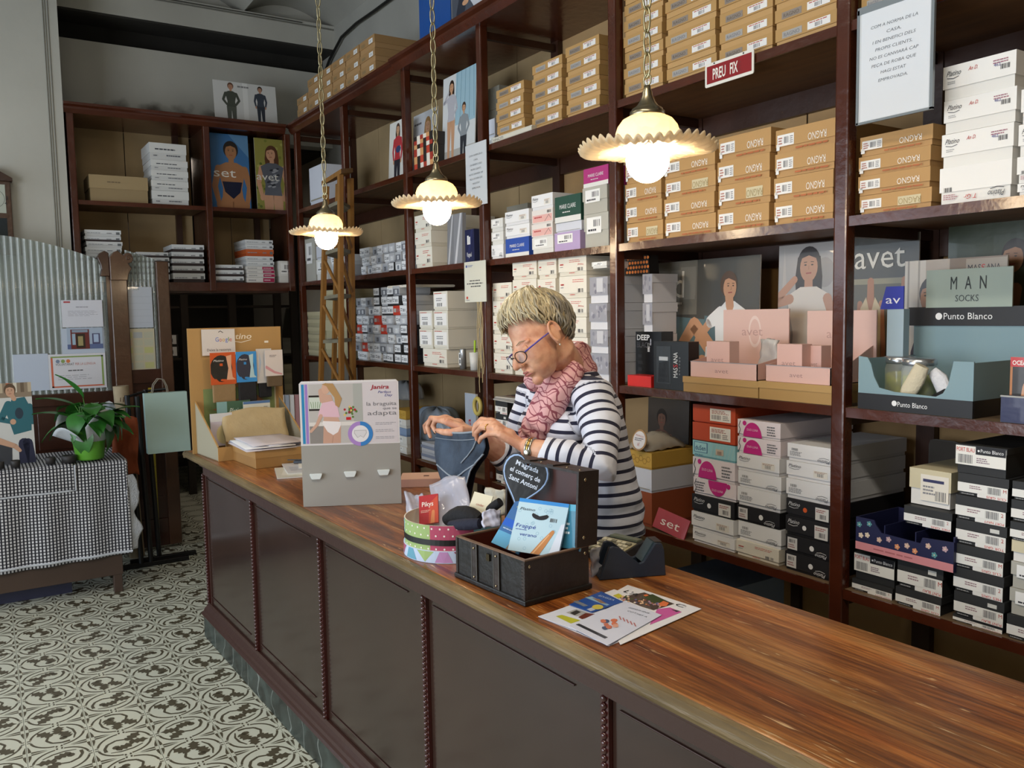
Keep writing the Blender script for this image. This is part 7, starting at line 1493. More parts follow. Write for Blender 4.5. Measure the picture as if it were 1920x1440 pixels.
# knitwear cut-out board
P0, P1, Pt = PXX(-46, 872, -5.22), PXX(68, 866, -5.22), PXX(30, 718, -5.22); W, H = P1.y-P0.y, Pt.z-TZ-.016
def f_kn(a, W, H):
    a.rect(0, 0, W, H, 'c9c9c6', .5); a.rect(0, H*.82, W, H, '8a7a68', 1); [a.rect(W*(.1+.12*k), H*.88, W*(.16+.12*k), H, ['a05a3a', 'd0c8b8', '6a5a4a', 'b8a890'][k % 4], 1.2) for k in range(8)]
    u = 'c39a80'; limb(a, [(W*.80, -H*.02, W*.16), (W*.82, H*.25, W*.19)], '272a42', 2); limb(a, [(W*.94, -H*.02, W*.14), (W*.88, H*.25, W*.17)], '272a42', 2)
    a.P([(W*.66, H*.36), (W*.96, H*.40), (W*.98, H*.66), (W*.88, H*.82), (W*.66, H*.80), (W*.56, H*.62)], '2f6570', 2.6); limb(a, [(W*.60, H*.74, W*.13), (W*.46, H*.56, W*.11), (W*.62, H*.52, W*.08)], '2f6570', 2.8); a.oval(W*.66, H*.52, W*.05, H*.035, u, 3); limb(a, [(W*.95, H*.70, W*.11), (W*.99, H*.5, W*.09)], '2f6570', 2.4); a.oval(W*.77, H*.62, W*.07, H*.07, '2a3a48', 3)
    limb(a, [(W*.70, H*.80, W*.08), (W*.66, H*.86, W*.08)], u, 3); head(a, W*.64, H*.90, H*.062, u, '5a4636', 4, side=0)
    a.P([(W*.1, 0), (W*.60, 0), (W*.62, H*.26), (W*.30, H*.38), (W*.1, H*.36)], '3a3c42', 3.2); limb(a, [(W*.40, H*.30, W*.12), (W*.66, H*.22, W*.09)], u, 4); limb(a, [(W*.66, H*.22, W*.09), (W*.74, H*.16, W*.06)], u, 4); a.oval(W*.10, H*.56, W*.2, H*.1, '3f7a70', 3)
o = card('poster', W, H, None, .005, 'c9c9c6', None, (-5.22, P0.y, TZ+.0165), (-.08, 0, pi/2)); a = Art(); a.M = Matrix.Translation((0, -.0004, 0)); a.lim = (W, H); f_kn(a, W, H); a.build('print', GLOSSP, o); tag(o, 'board of smiling man in teal jumper standing on the gingham cloth', 'poster', gp)
# potted plant
P = PZ(176, 868, TZ+.016); PX0, PY0 = min(P.x, -5.14), P.y
PL = empty('potted_plant', (PX0, PY0, TZ+.0175), 0, 'leafy green plant in a bright green pot wrapped with white paper', 'potted plant')
G().lathe([(0, 0), (.068, 0), (.072, .01), (.088, .145), (.094, .15), (.094, .162), (.086, .162), (.082, .145), (0, .14)], 32).build('pot', mat('lime_green_pot', '5c9c30', .35), PL)
G().lathe([(0, .142), (.08, .142)], 16).build('soil', mat('soil', '2a1f16', .95, bump=.6), PL)
PAPER = mat('white_wrap', 'b9bcc0', .7, bump=.3, bscale=14)
for k, (a0, a1, hh, fl) in enumerate(((-.2, 1.2, .15, .07), (1.5, 2.9, .17, .07), (3.3, 4.5, .13, .08), (4.9, 5.9, .08, .10))):
    cloth('wrap_paper', lambda u, v, a0=a0, a1=a1, hh=hh, fl=fl: ((.082+fl*v)*cos(a0+(a1-a0)*u), (.082+fl*v)*sin(a0+(a1-a0)*u), .10+hh*v*(.6+.6*sin(pi*u))), 8, 6, 1, 1, PAPER, PL, .001)
LEAF = mat('leaf_green', '2f6a26', .35, noise=.25, scale=14, spec=.6)
rn = random.Random(12)
def leaf_mesh(L, wd, droop):
    g = G()
    def fn(u, v):
        w_ = wd*sin(pi*min(1, max(0, v))**.8)*(u-.5)*2; z = droop*(-(v**2))*L+.18*L*v; return (v*L*(1-.15*v*droop), w_, z+abs(u-.5)*.25*wd)
    g.grid(fn, 6, 10); return g.mesh('leaf', LEAF)
lm_ = [leaf_mesh(.17, .052, .6), leaf_mesh(.15, .058, 1.0), leaf_mesh(.20, .050, .30)]
STM = mat('stem_green', '4a7a30', .5)
for k in range(26):
    an = rn.uniform(0, 2*pi); r = rn.uniform(.01, .05); h = rn.uniform(.20, .31); ph = rn.uniform(-.5, .45); bx_, by_ = r*cos(an), r*sin(an); tx, ty = .09*cos(an)*rn.uniform(.5, 1.1), .09*sin(an)*rn.uniform(.5, 1.1)
    st = G().tube([(bx_, by_, .12), ((bx_+tx)*.5, (by_+ty)*.5, .12+(h-.12)*.7), (tx, ty, h)], .0025, 5).build('stem', STM, PL)
    inst(lm_[k % 3], 'leaf', PL, (tx, ty, h), (0, ph, an))
for (dx, dy, h, an, ph) in ((.02, -.06, .30, -1.75, -.35), (.03, -.02, .34, -1.3, -.9), (.05, .04, .24, 1.2, .2), (.05, .0, .22, .3, .75), (.04, .07, .20, 1.0, .8), (.06, -.03, .18, -.4, .9)):
    G().tube([(0, 0, .12), (dx*.5, dy*.5, h*.8), (dx, dy, h)], .0025, 5).build('stem', STM, PL); inst(lm_[2 if ph < 0 else 1], 'leaf', PL, (dx, dy, h), (0, ph, an))
# black stand with mint bag, carpet tube, orange cloth
BK = mat('black_steel', '0f0f11', .4)
RS = empty('garment_stand', (-5.50, .86, 0), 0, 'black steel garment stand with cross feet beside the display table', 'stand')
for x, y, z1 in ((0, .0, 1.05), (-.10, .065, 1.08), (.0, -.055, 1.06)):
    G().tube([(x, y, .02), (x, y-.03, z1)], .015, 8).build('upright', BK, RS)
for x, y in ((0, .0), (-.10, .065)):
    G().box(x-.014, x+.014, y-.17, y+.22, 0, .028).build('foot', BK, RS, bevel=.003)
G().tube([(0, -.085, 1.05), (-.10, .035, 1.07), (-.06, .15, 1.08)], .008, 8).build('top_bar', BK, RS); G().tube([(0, .03, .70), (-.10, .08, .70)], .008, 8).build('cross_bar', BK, RS)
P0, P1 = PXX(275, 850, -5.47), PXX(355, 850, -5.47); W = P1.y-P0.y; H = PXX(275, 737, -5.47).z-P0.z
MB_ = empty('gift_bag', (-5.47, P0.y, P0.z), 0, 'pale mint paper carrier bag hanging on the black stand', 'bag')
G().prism([(0, 0), (W*1.0, .0), (W*.97, H), (-W*.02, H)], 0, .055).build('bag_body', mat('mint_paper', 'b4cfc9', .5, bump=.05, bscale=8), MB_); MB_.rotation_euler = (0, 0, pi/2)
MB_.location.x = -5.42
for dy in (.004, .05): G().tube([(W*.18, dy, H), (W*.22, dy, H+.05), (W*.33, dy, H+.085), (W*.45, dy, H+.08), (W*.52, dy, H+.04), (W*.54, dy, H)], .003, 6).build('handle', mat('cord_handle', '8a8274', .6), MB_)
P = PXX(280, 1043, -5.58); g = G().tube([(0, 0, 0), (0, -.04, 1.07)], .045, 18); CTb = tag(g.build('carpet_roll', mat('birch_bark', 'a39377', .8, noise=.2, scale=12), None, (-5.62, .80, .04)), 'tall cream birch-patterned roll standing behind the black stand', 'roll')
g = G(); rn = random.Random(3)
for k in range(14):
    t = rn.uniform(-1.0, .8); z = .08+.07*k; g.add([(.0456*cos(t+dx), .0456*sin(t+dx)-.037*z, z+dz) for dx, dz in ((-.25, -.012), (.25, -.016), (.3, .014), (-.2, .012))], [(0, 1, 2, 3)], '5a4636')
g.build('bark_spots', FOILP, CTb)
crumple('orange_cloth', 'burnt orange cloth hanging behind the green plant', 'cloth', Vector((-5.36, .66, .58)), Vector((-5.36, .80, .60)), Vector((-5.36, .66, .92)), mat('orange_felt', '8a4220', .9, bump=.3, bscale=30), .012, 3, None, .006)
o = G().box(0, .003, 0, .024, 0, .95).build('tape_measure', mat('yellow_tape', 'a89428', .5), None, (XP+.030, .955, .12)); tag(o, 'yellow measuring tape hanging down the dark wood panel', 'tape measure')
a = Art(); a.M = Matrix.Translation((.0034, 0, 0)) @ Matrix.Rotation(pi/2, 4, 'Z')
for k in range(44): a.rect(.002, .01+.021*k, .022 if k % 5 == 0 else .012, .012+.021*k, '3a3420', 1)
a.build('scale_marks', PRINT, o)
# ------------------------------------------------------------------ ladder
PINE = mat('orange_pine', '8a5f2b', .45, noise=.2, scale=6, stretch=(6, 6, .8), bump=.1, bscale=30)
YA, YBB = 1.80, 1.98
LD = empty('step_ladder', (-5.2, 1.9, 0), 0, 'tall old pine step ladder with lattice braces in front of the shelves', 'ladder')
def lp(px, py, Y): return PY(px, py, Y)-Vector((-5.2, 1.9, 0))
def rail(pxt, pyt, pxb, pyb, Y, w_=.05, d_=.024, name='rail'):
    a, b = lp(pxt, pyt, Y), lp(pxb, pyb, Y); dz = (a-b)/(a.z-b.z); b = b-dz*b.z
    g = G(); vs = []
    for p in (b, a):
        for sx, sy in ((-1, -1), (1, -1), (1, 1), (-1, 1)): vs.append((p.x+sx*w_/2, p.y+sy*d_/2, p.z))
    g.add(vs, [(0, 3, 2, 1), (4, 5, 6, 7), (0, 1, 5, 4), (1, 2, 6, 5), (2, 3, 7, 6), (3, 0, 4, 7)]); g.build(name, PINE, LD); return a, b
A_ = rail(612, 350, 597, 880, YA, .034); B2 = rail(638, 328, 641, 880, YA, .034); C_ = rail(657, 335, 664, 880, YBB-.02, .045); D_ = rail(634, 345, 622, 880, YBB, .03)
P0, P1 = lp(603, 348, YA), lp(640, 325, YA); P2, P3 = lp(662, 323, YBB), lp(626, 340, YBB)
g = G(); g.add([P0, P1, P2, P3]+[p+Vector((0, 0, .025)) for p in (P0, P1, P2, P3)], [(0, 3, 2, 1), (4, 5, 6, 7), (0, 1, 5, 4), (1, 2, 6, 5), (2, 3, 7, 6), (3, 0, 4, 7)]); g.build('top_step', PINE, LD)
def onr(r, z): a, b = r; return b+(a-b)*((z-b.z)/(a.z-b.z))
zs_ = [.30+.262*k for k in range(8)]
for i, z in enumerate(zs_):
    p = [onr(A_, z), onr(B2, z+.01), onr(C_, z+.01), onr(D_, z)]
    g = G(); g.add([Vector(q) for q in p]+[q+Vector((0, 0, .02)) for q in p], [(0, 3, 2, 1), (4, 5, 6, 7), (0, 1, 5, 4), (1, 2, 6, 5), (2, 3, 7, 6), (3, 0, 4, 7)]); g.build('tread', mat('worn_tread', '77715f', .6, noise=.2), LD)
    if i < 7:
        for (r0, r1) in ((A_, B2), (B2, C_)):
            a, b = onr(r0, z+.235), onr(r1, z+.03); g = G(); g.tube([a, b], .012, 4); g.build('brace', PINE, LD)
# ------------------------------------------------------------------ storeroom shelving seen through the doorway
SR = empty('storeroom_shelving', (-7.6, 1.2, 0), 0, 'dark wooden shelving in the unlit storeroom beyond the doorway', 'shelving')
for y in (-.05, .35, .75, 1.15, 1.3): G().box(0, .05, y-.03, y+.03, 0, 2.3).build('upright', DARKW, SR)
for z in (.35, .80, 1.18, 1.62): G().box(-.35, -.001, -.05, 1.33, z-.02, z).build('shelf_board', DARKW, SR)
for i, (yl, yr, zb, hts, kd) in enumerate(((1.98, 2.22, 1.1805, [.07, .07, .07], 'tanbox'), (2.26, 2.50, 1.1805, [.07, .07], 'greyplain'), (1.62, 1.86, 1.1805, [.09, .08], 'lightblue'), (2.30, 2.52, .8005, [.1, .1, .08], 'creamflat'), (1.98, 2.2, .8005, [.12, .1], 'whlabel'), (1.25, 1.5, 1.1805, [.1, .1], 'smblack'))):
    z = zb
    for k, h in enumerate(hts):
        o = carton(kd, 0, yr-yl, 0, .28, 0, h, f'dim {K[kd][4]}, {norm_ord(k, len(hts))} in storeroom pile {["left of the corner stack", "nearest the corner", "furthest left but one", "low near the corner", "low in the middle", "furthest left"][i]}', 'boxes in the dark storeroom', 0, k % 2); o.location = (-7.604, yl, z+.0008); o.rotation_euler = (0, 0, pi/2); z += h
# leaflet rack behind the tan display
for k in range(5):
    P = PY(556, 830, 1.9); wc_ = card('brochure', .11, .36, None, .006, ['b8b4b0', '8a8f98', 'c4c0bc', '9a6a6a', 'a8acb0'][k], None, (-5.75+.012*k, 1.70+.03*k, B_-.25 if False else .62), (0, 0, .9)); tag(wc_, ['front', 'second', 'third', 'fourth', 'rear'][k]+' tall brochure standing in the dark corner rack', 'brochure', 'brochures in the dark corner')
o = empty('brochure_rack', (-5.72, 1.76, 0), 0, 'dark low rack holding tall brochures in the corner', 'rack'); G().box(-.14, .16, -.14, .20, .60, .6195).build('shelf', DARKW, o); [G().box(x, x+.02, y, y+.02, 0, .60).build('leg', DARKW, o) for x in (-.14, .14) for y in (-.14, .18)]
# black cable up the wall
pts = [PY(612, 128, YB-.03), PY(618, 112, YB-.03), PY(640, 70, YB-.03), PY(668, 44, YB-.03), PY(700, 22, YB-.03), PY(735, -4, YB-.03), PY(790, -50, YB-.03)]
tag(G().tube(pts, .011, 8).build('cable', mat('black_cable', '141310', .5)), 'thick black cable running up the wall above the cornice', 'cable')
tag(G().tube([(XW+.125, y, 3.765) for y in (-3.2, 0, 2.3)], .004, 6).build('cable', mat('grey_cable', '4a4842', .6)), 'thin grey cable along the plaster beam of the far wall', 'cable')
# ------------------------------------------------------------------ three pendant lamps
BRASS = mat('aged_brass', 'a3977c', .3, 1, noise=.15, scale=20); CHAIN = mat('brass_chain', 'b3aa88', .35, 1)
OPAL = bpy.data.materials.new('opal_pressed_glass'); nt, N_, L_2, P_2 = nodes(OPAL)
tr = N_.new('ShaderNodeBsdfTranslucent'); tr.inputs[0].default_value = (1, .90, .74, 1); P_2.inputs['Base Color'].default_value = (*lin('f3e3c3'), 1); P_2.inputs['Roughness'].default_value = .18
mxs = N_.new('ShaderNodeMixShader'); mxs.inputs[0].default_value = .55; L_2.new(P_2.outputs[0], mxs.inputs[1]); L_2.new(tr.outputs[0], mxs.inputs[2])
L_2.new(mxs.outputs[0], N_['Material Output'].inputs['Surface'])
vn = N_.new('ShaderNodeTexVoronoi'); vn.inputs['Scale'].default_value = 38; tcn = N_.new('ShaderNodeTexCoord'); L_2.new(tcn.outputs['Object'], vn.inputs[0]); bp = N_.new('ShaderNodeBump'); bp.inputs['Strength'].default_value = .5; bp.inputs['Distance'].default_value = .01; L_2.new(vn.outputs[0], bp.inputs['Height']); L_2.new(bp.outputs[0], P_2.inputs['Normal']); L_2.new(bp.outputs[0], tr.inputs['Normal'])
BULBM = mat('lit_globe_bulb', 'fff0d0', .4, emis=('ffe4bc', BULB))
def link_mesh():
    g = G(); pts = []
    for k in range(20):
        t = 2*pi*k/20; pts.append((.0098*cos(t), 0, .0205*sin(t)+(.006 if sin(t) > 0 else -.006)*abs(sin(t))))
    g.tube(pts, .0025, 6, closed=True); return g.mesh('chain_link', CHAIN)
LINK = link_mesh(); NSC = 44
def lamp(i, x, y, z, label):
    r = empty('pendant_lamp', (x, y, z), .3*i, label, 'lamp', 'pendant lamps over the counter')
    g = G()
    def wob(rr, zz, t, j):
        if j >= 9: k = (j-8)/7.; s = (.5+.5*cos(NSC*t)); return rr*(1+.035*k*s), zz+.005*k*cos(NSC*t)+.006*k*cos(4*t)
        return rr*(1+.010*sin(10*t)*(j > 2)), zz
    prof = [(.030, .074), (.040, .073), (.053, .066), (.062, .054), (.0665, .040), (.066, .026), (.0645, .016), (.066, .010), (.074, .004), (.088, .001), (.100, -.002), (.112, -.003), (.124, -.002), (.134, .000), (.142, .004), (.148, .009)]
    g.lathe(prof, NSC*6, wob=wob); g.build('glass_shade', OPAL, r, solid=.003)
    g = G(); g.ell((0, 0, -.018), .0475, .0475, .049, 28, 20); g.build('globe_bulb', BULBM, r); G().lathe([(.016, .030), (.016, .066), (0, .066)], 16).build('bulb_socket', mat('socket', 'd8d0b8', .5), r)
    g = G().lathe([(0, .142), (.007, .142), (.008, .134), (.011, .128), (.012, .120), (.017, .108), (.024, .098), (.0335, .092), (.035, .087), (.038, .086), (.0385, .076), (.036, .074), (0, .074)], 28); g.build('brass_cap', BRASS, r)
    g = G(); g.tube([(.0115*cos(t), 0, .154+.0125*sin(t)) for t in [2*pi*k/20 for k in range(20)]], .0020, 6, closed=True); g.build('ring', CHAIN, r)
    n = int((ZC-z-.19)/.0475)+1
    for k in range(n): inst(LINK, 'chain_link', r, (0, 0, .186+.0475*k), (0, 0, (k % 2)*pi/2+.12*sin(k*1.7)))
    G().lathe([(0, 0), (.035, 0), (.03, -.02), (.01, -.03), (0, -.03)], 16).build('ceiling_rose', BRASS, r, (0, 0, ZC-z+.12))
    G().tube([(0, 0, .145), (0, 0, ZC-z)], .0011, 5).build('flex', mat('pale_flex', '8a7f58', .6), r)
lamp(0, -1.428, 1.278, 1.858, 'nearest pendant lamp with frilled opal glass shade and glowing globe bulb')
lamp(1, -2.552, 1.347, 1.876, 'middle pendant lamp of three, frilled opal glass shade on chain')
lamp(2, -3.436, 1.287, 1.857, 'farthest pendant lamp, frilled opal glass shade beside the ladder')
# ------------------------------------------------------------------ the shopkeeper
SKIN = bpy.data.materials.new('skin'); nt, N_, L_2, P_2 = nodes(SKIN)
n_ = N_.new('ShaderNodeTexNoise'); n_.inputs['Scale'].default_value = 28; n_.inputs['Detail'].default_value = 5; tc = N_.new('ShaderNodeTexCoord'); L_2.new(tc.outputs['Object'], n_.inputs[0])
rr = N_.new('ShaderNodeValToRGB'); rr.color_ramp.elements[0].position = .35; rr.color_ramp.elements[0].color = (*lin('c48a6e'), 1); rr.color_ramp.elements[1].position = .65; rr.color_ramp.elements[1].color = (*lin('dcaa8c'), 1); L_2.new(n_.outputs[0], rr.inputs[0]); L_2.new(rr.outputs[0], P_2.inputs['Base Color'])
P_2.inputs['Roughness'].default_value = .5; P_2.inputs['Subsurface Weight'].default_value = .12; P_2.inputs['Subsurface Radius'].default_value = (.012, .005, .003); P_2.inputs['Subsurface Scale'].default_value = .5
n2 = N_.new('ShaderNodeTexNoise'); n2.inputs['Scale'].default_value = 140; L_2.new(tc.outputs['Object'], n2.inputs[0]); bp = N_.new('ShaderNodeBump'); bp.inputs['Strength'].default_value = .12; bp.inputs['Distance'].default_value = .004; L_2.new(n2.outputs[0], bp.inputs['Height']); L_2.new(bp.outputs[0], P_2.inputs['Normal'])
# head frame in camera terms -> world
def cw(a, b, c): return _r*a+_u*b-_f*c
HF, HU = cw(-.74, -.50, .45).normalized(), cw(-.52, .85, .09); HU = (HU-HF*HU.dot(HF)).normalized(); HR = HF.cross(HU).normalized()
EAR = PY(1042, 626, 1.37); HCEN = EAR+HR*.076+HF*.008+HU*.010
HM = Matrix(((HR.x, HF.x, HU.x, HCEN.x), (HR.y, HF.y, HU.y, HCEN.y), (HR.z, HF.z, HU.z, HCEN.z), (0, 0, 0, 1)))
WM = empty('person', (-2.06, 1.57, 0), 0, 'short-haired woman in navy striped top and pink scarf folding denim-blue briefs', 'person')
WOFF = Vector((2.06, -1.57, 0))
def remesh(g, vox, name, m, smooth=2, sub=0):
    o = g.build('tmp', m); md = o.modifiers.new('r', 'REMESH'); md.mode = 'VOXEL'; md.voxel_size = vox; md.use_smooth_shade = True
    if smooth: s_ = o.modifiers.new('s', 'SMOOTH'); s_.iterations = smooth; s_.factor = .6
    dg = bpy.context.evaluated_depsgraph_get(); me = bpy.data.meshes.new_from_object(o.evaluated_get(dg)); me.name = name
    for p in me.polygons: p.use_smooth = True
    bpy.data.objects.remove(o); q = bpy.data.objects.new(name, me); COL.objects.link(q); q.parent = WM; q.location = WOFF; me.materials.clear(); me.materials.append(m); return q
def wp(p): return PY(*p)
g = G()
g.M = HM
g.ell((0, -.018, .030), .074, .094, .086, 28, 20); g.ell((0, .030, -.022), .064, .058, .078, 24, 16); g.ell((0, .040, -.072), .046, .044, .036); g.ell((0, .074, -.096), .019, .016, .016)
for s_ in (-1, 1):
    g.ell((s_*.036, .060, -.034), .024, .022, .026); g.ell((s_*.030, .0625, .014), .024, .010, .008); g.ell((s_*.0105, .100, -.036), .0085, .010, .008); g.ell((s_*.030, .050, -.065), .022, .026, .022)
    g.ell((s_*.079, -.004, -.006), .007, .017, .028); g.tube([(s_*.0875, -.004+.017*cos(t), -.002+.030*sin(t)) for t in [-1.2+.35*k for k in range(14)]], .0042, 8); g.ell((s_*.078, -.001, -.030), .005, .008, .009)
    g.tube([(s_*.020, .085, -.030), (s_*.031, .082, -.052), (s_*.030, .074, -.070)], .007, 8)
g.tube([(0, .084, .008), (0, .100, -.014), (0, .112, -.032)], [.0075, .009, .0115], 10); g.ell((0, .112, -.034), .011, .011, .0095); g.ell((0, .074, .012), .015, .012, .016)
g.ell((0, .083, -.064), .024, .012, .016); g.ell((0, .0925, -.0605), .019, .006, .0045); g.ell((0, .0905, -.0715), .016, .0065, .005)
g.M = None
NB_ = Vector((-2.055, 1.525, 1.315)); nk = HM @ Vector((0, -.030, -.055)); g.tube([NB_-Vector((0, 0, .06)), NB_, (NB_+nk)/2+Vector((0, .006, 0)), nk, HM @ Vector((0, -.02, -.02))], [.075, .058, .052, .052, .05], 16)
# arms and hands
lsh, lel, lwr = wp((1110, 738, 1.50)), wp((1121, 868, 1.42)), wp((982, 837, 1.30)); rsh, rel, rwr = wp((1002, 738, 1.56)), wp((966, 872, 1.50)), wp((884, 810, 1.325))
g.tube([lel, lel.lerp(lwr, .35), lel.lerp(lwr, .75), lwr], [.033, .037, .030, .0255], 14); g.tube([rel, rel.lerp(rwr, .35), rel.lerp(rwr, .75), rwr], [.040, .040, .030, .0255], 14)
HANDS = {
 'L': dict(w=lwr, f=[[(922, 790, 1.275), (903, 787, 1.270), (892, 797, 1.265), (888, 809, 1.262)], [(926, 795, 1.262), (901, 793, 1.256), (890, 804, 1.254), (889, 816, 1.256)], [(930, 803, 1.250), (903, 801, 1.243), (893, 812, 1.243), (894, 824, 1.247)], [(936, 813, 1.245), (914, 814, 1.238), (902, 821, 1.240), (898, 830, 1.244)]], t=[(955, 822, 1.288), (928, 812, 1.286), (906, 810, 1.272), (892, 813, 1.262)]),
 'R': dict(w=rwr, f=[[(837, 790, 1.268), (817, 787, 1.262), (812, 799, 1.262), (817, 810, 1.263)], [(833, 785, 1.284), (808, 784, 1.280), (801, 801, 1.276), (807, 819, 1.272)], [(835, 783, 1.300), (808, 787, 1.298), (796, 798, 1.294), (798, 811, 1.290)], [(841, 785, 1.314), (820, 788, 1.315), (807, 798, 1.312), (804, 808, 1.306)]], t=[(866, 808, 1.285), (846, 811, 1.262), (831, 810, 1.256), (820, 807, 1.257)])}
NAILS = []
for k, h in HANDS.items():
    w_ = h['w']; m0 = [wp(f[0]) for f in h['f']]; cen = sum(m0, Vector())/4
    for j, f in enumerate(h['f']):
        p = [wp(q) for q in f]; r = [.0105, .0100, .0098, .0085][j]
        g.tube([w_.lerp(p[0], .0), w_.lerp(p[0], .5), p[0]], [.016, .0145, r+.0025], 10)
        g.tube([p[0], p[0].lerp(p[1], .5), p[1], p[1].lerp(p[2], .5), p[2], p[3]], [r+.0018, r*.92, r*1.02, r*.86, r*.90, r*.70], 10); g.ell(p[3], r*.72, r*.72, r*.72, 8, 6); NAILS.append((p[2], p[3], r, cen))
    g.ell(w_.lerp(cen, .55), .030, .024, .022, 12, 8)
    t = [wp(q) for q in h['t']]; g.tube([w_]+t, [.018, .016, .0125, .0110, .0085], 10); g.ell(t[3], .0085, .0085, .0085, 8, 6); NAILS.append((t[2], t[3], .011, cen))
# chest skin hidden under the scarf keeps the figure in one piece
g.tube([NB_-Vector((0, 0, .30)), NB_-Vector((0, 0, .04))], [.10, .085], 16)
for a_, b_ in ((lsh, lel), (rsh, rel)): g.tube([NB_-Vector((0, 0, .07)), a_, a_.lerp(b_, .5), b_], [.045, .034, .030, .034], 12)
body = remesh(g, .0032, 'body', SKIN, 4)
def soften(o, lo, hi, it):
    me = o.data; n = len(me.vertices); c = np.zeros(n*3); me.vertices.foreach_get('co', c); V = c.reshape(-1, 3); e = np.zeros(len(me.edges)*2, 'i'); me.edges.foreach_get('vertices', e); e = e.reshape(-1, 2)
    Mi = np.array(HM.inverted()); L = V@Mi[:3, :3].T+Mi[:3, 3]; L[:, 0] = abs(L[:, 0]); k = ((L > lo) & (L < hi)).all(1); deg = np.bincount(e.ravel(), minlength=n)[:, None]
    for _ in range(it):
        A = np.zeros_like(V); np.add.at(A, e[:, 0], V[e[:, 1]]); np.add.at(A, e[:, 1], V[e[:, 0]]); V[k] = (.4*V+.6*A/deg)[k]
    me.vertices.foreach_set('co', V.ravel()); me.update()
soften(body, (.022, .005, -.095), (.070, .092, -.018), 26); soften(body, (-.1, .05, .022), (.07, .12, .08), 14)
def hp(name, gg, m): gg.M = None; o = gg.build(name, m, WM); o.location = WOFF; return o
# fingernails, eyes, brows, lips
NAILM = mat('nail', 'dcb0a0', .25)
for (a_, b_, r, cen) in NAILS:
    d = (b_-a_).normalized(); up = (a_-cen); up = (up-d*up.dot(d)); up = up.normalized() if up.length > 1e-5 else Vector((0, -1, 0)); s_ = d.cross(up)
    gg = G(); R3 = Matrix((s_, d, up)).transposed(); gg.ell(b_+up*r*.50-d*.001, r*.5, r*.62, r*.25, 8, 5, R=R3); hp('fingernail', gg, NAILM)
for s_ in (-1, 1):
    gg = G(); gg.M = HM; gg.ell((s_*.030, .0710, -.003), .0115, .0115, .0115, 16, 12); o = gg.build('eye', mat('eye_white', 'd9d3cc', .2), WM); o.location = WOFF
    gg = G(); gg.M = HM; gg.ell((s_*.030, .0812, -.0080), .0042, .0020, .0042, 12, 6); o2 = gg.build('iris', mat('iris', '3a3026', .15), WM); o2.location = WOFF
    gg = G(); gg.M = HM
    gg.grid(lambda u, v: Vector((s_*.030+.0128*cos(pi*u)*cos(-.35+1.5*v), .0710+.0128*sin(pi*u)*cos(-.35+1.5*v), -.003+.0128*sin(-.35+1.5*v))), 14, 8); o = gg.build('eyelid', SKIN, WM, solid=.001); o.location = WOFF
    gg = G(); gg.M = HM; gg.tube([(s_*.012, .0835, .018), (s_*.028, .0775, .023), (s_*.044, .0675, .019)], [.0012, .0016, .0008], 6); o = gg.build('eyebrow', mat('brow', '9a8468', .8), WM); o.location = WOFF
LIP = mat('lips', 'a8605a', .4)
for z, y, r in ((-.0615, .0975, .0032), (-.0695, .0965, .0038)):
    gg = G(); gg.M = HM; gg.tube([(-.020, y-.012, z-.001), (-.010, y-.001, z+.0012), (0, y+.0005, z), (.010, y-.001, z+.0012), (.020, y-.012, z-.001)], [.001, r*.9, r, r*.9, .001], 8); o = gg.build('lip', LIP, WM); o.location = WOFF
# spectacles
DKM, PUR = mat('bronze_frame', '3a2f30', .3, .6), mat('violet_temple', '4a3fa0', .3)
gl_ = bpy.data.objects.new('spectacles', None); COL.objects.link(gl_); gl_.parent = WM; gl_.location = WOFF
def gp_(name, gg, m): o = gg.build(name, m, gl_); return o
for s_ in (-1, 1):
    gg = G(); gg.M = HM; gg.tube([(s_*.0325+.0235*cos(t), .1045-.010*abs(cos(t))*(cos(t)*s_ > 0)-.0, -.0135+.0165*sin(t)) for t in [2*pi*k/28 for k in range(28)]], .0015, 6, closed=True); gp_('rim', gg, DKM)
    gg = G(); gg.M = HM; gg.tube([(s_*.056, .094, -.006), (s_*.068, .078, -.003), (s_*.078, .035, .002), (s_*.082, .004, .004)], [.0022, .0026, .0024, .0018], 6); gp_('temple', gg, PUR)
gg = G(); gg.M = HM; gg.tube([(-.010, .108, -.008), (0, .112, -.005), (.010, .108, -.008)], .0014, 6); gp_('bridge', gg, DKM)
LENS = mat('lens', 'f2f4f6', .03, alpha=.14, spec=.8)
for s_ in (-1, 1): gg = G(); gg.M = HM; gg.ell((s_*.0325, .1015, -.0135), .0225, .0012, .0155, 18, 6); gp_('lens', gg, LENS)
gg = G(); gg.M = HM; gg.ell((-.083, .002, -.040), .003, .003, .003, 10, 6); hp('earring', gg, mat('pearl', 'd8cfc0', .2, .3))
gg = G(); gg.M = HM; gg.ell((.083, .002, -.040), .003, .003, .003, 10, 6); hp('earring', gg, mat('pearl', 'd8cfc0', .2, .3))
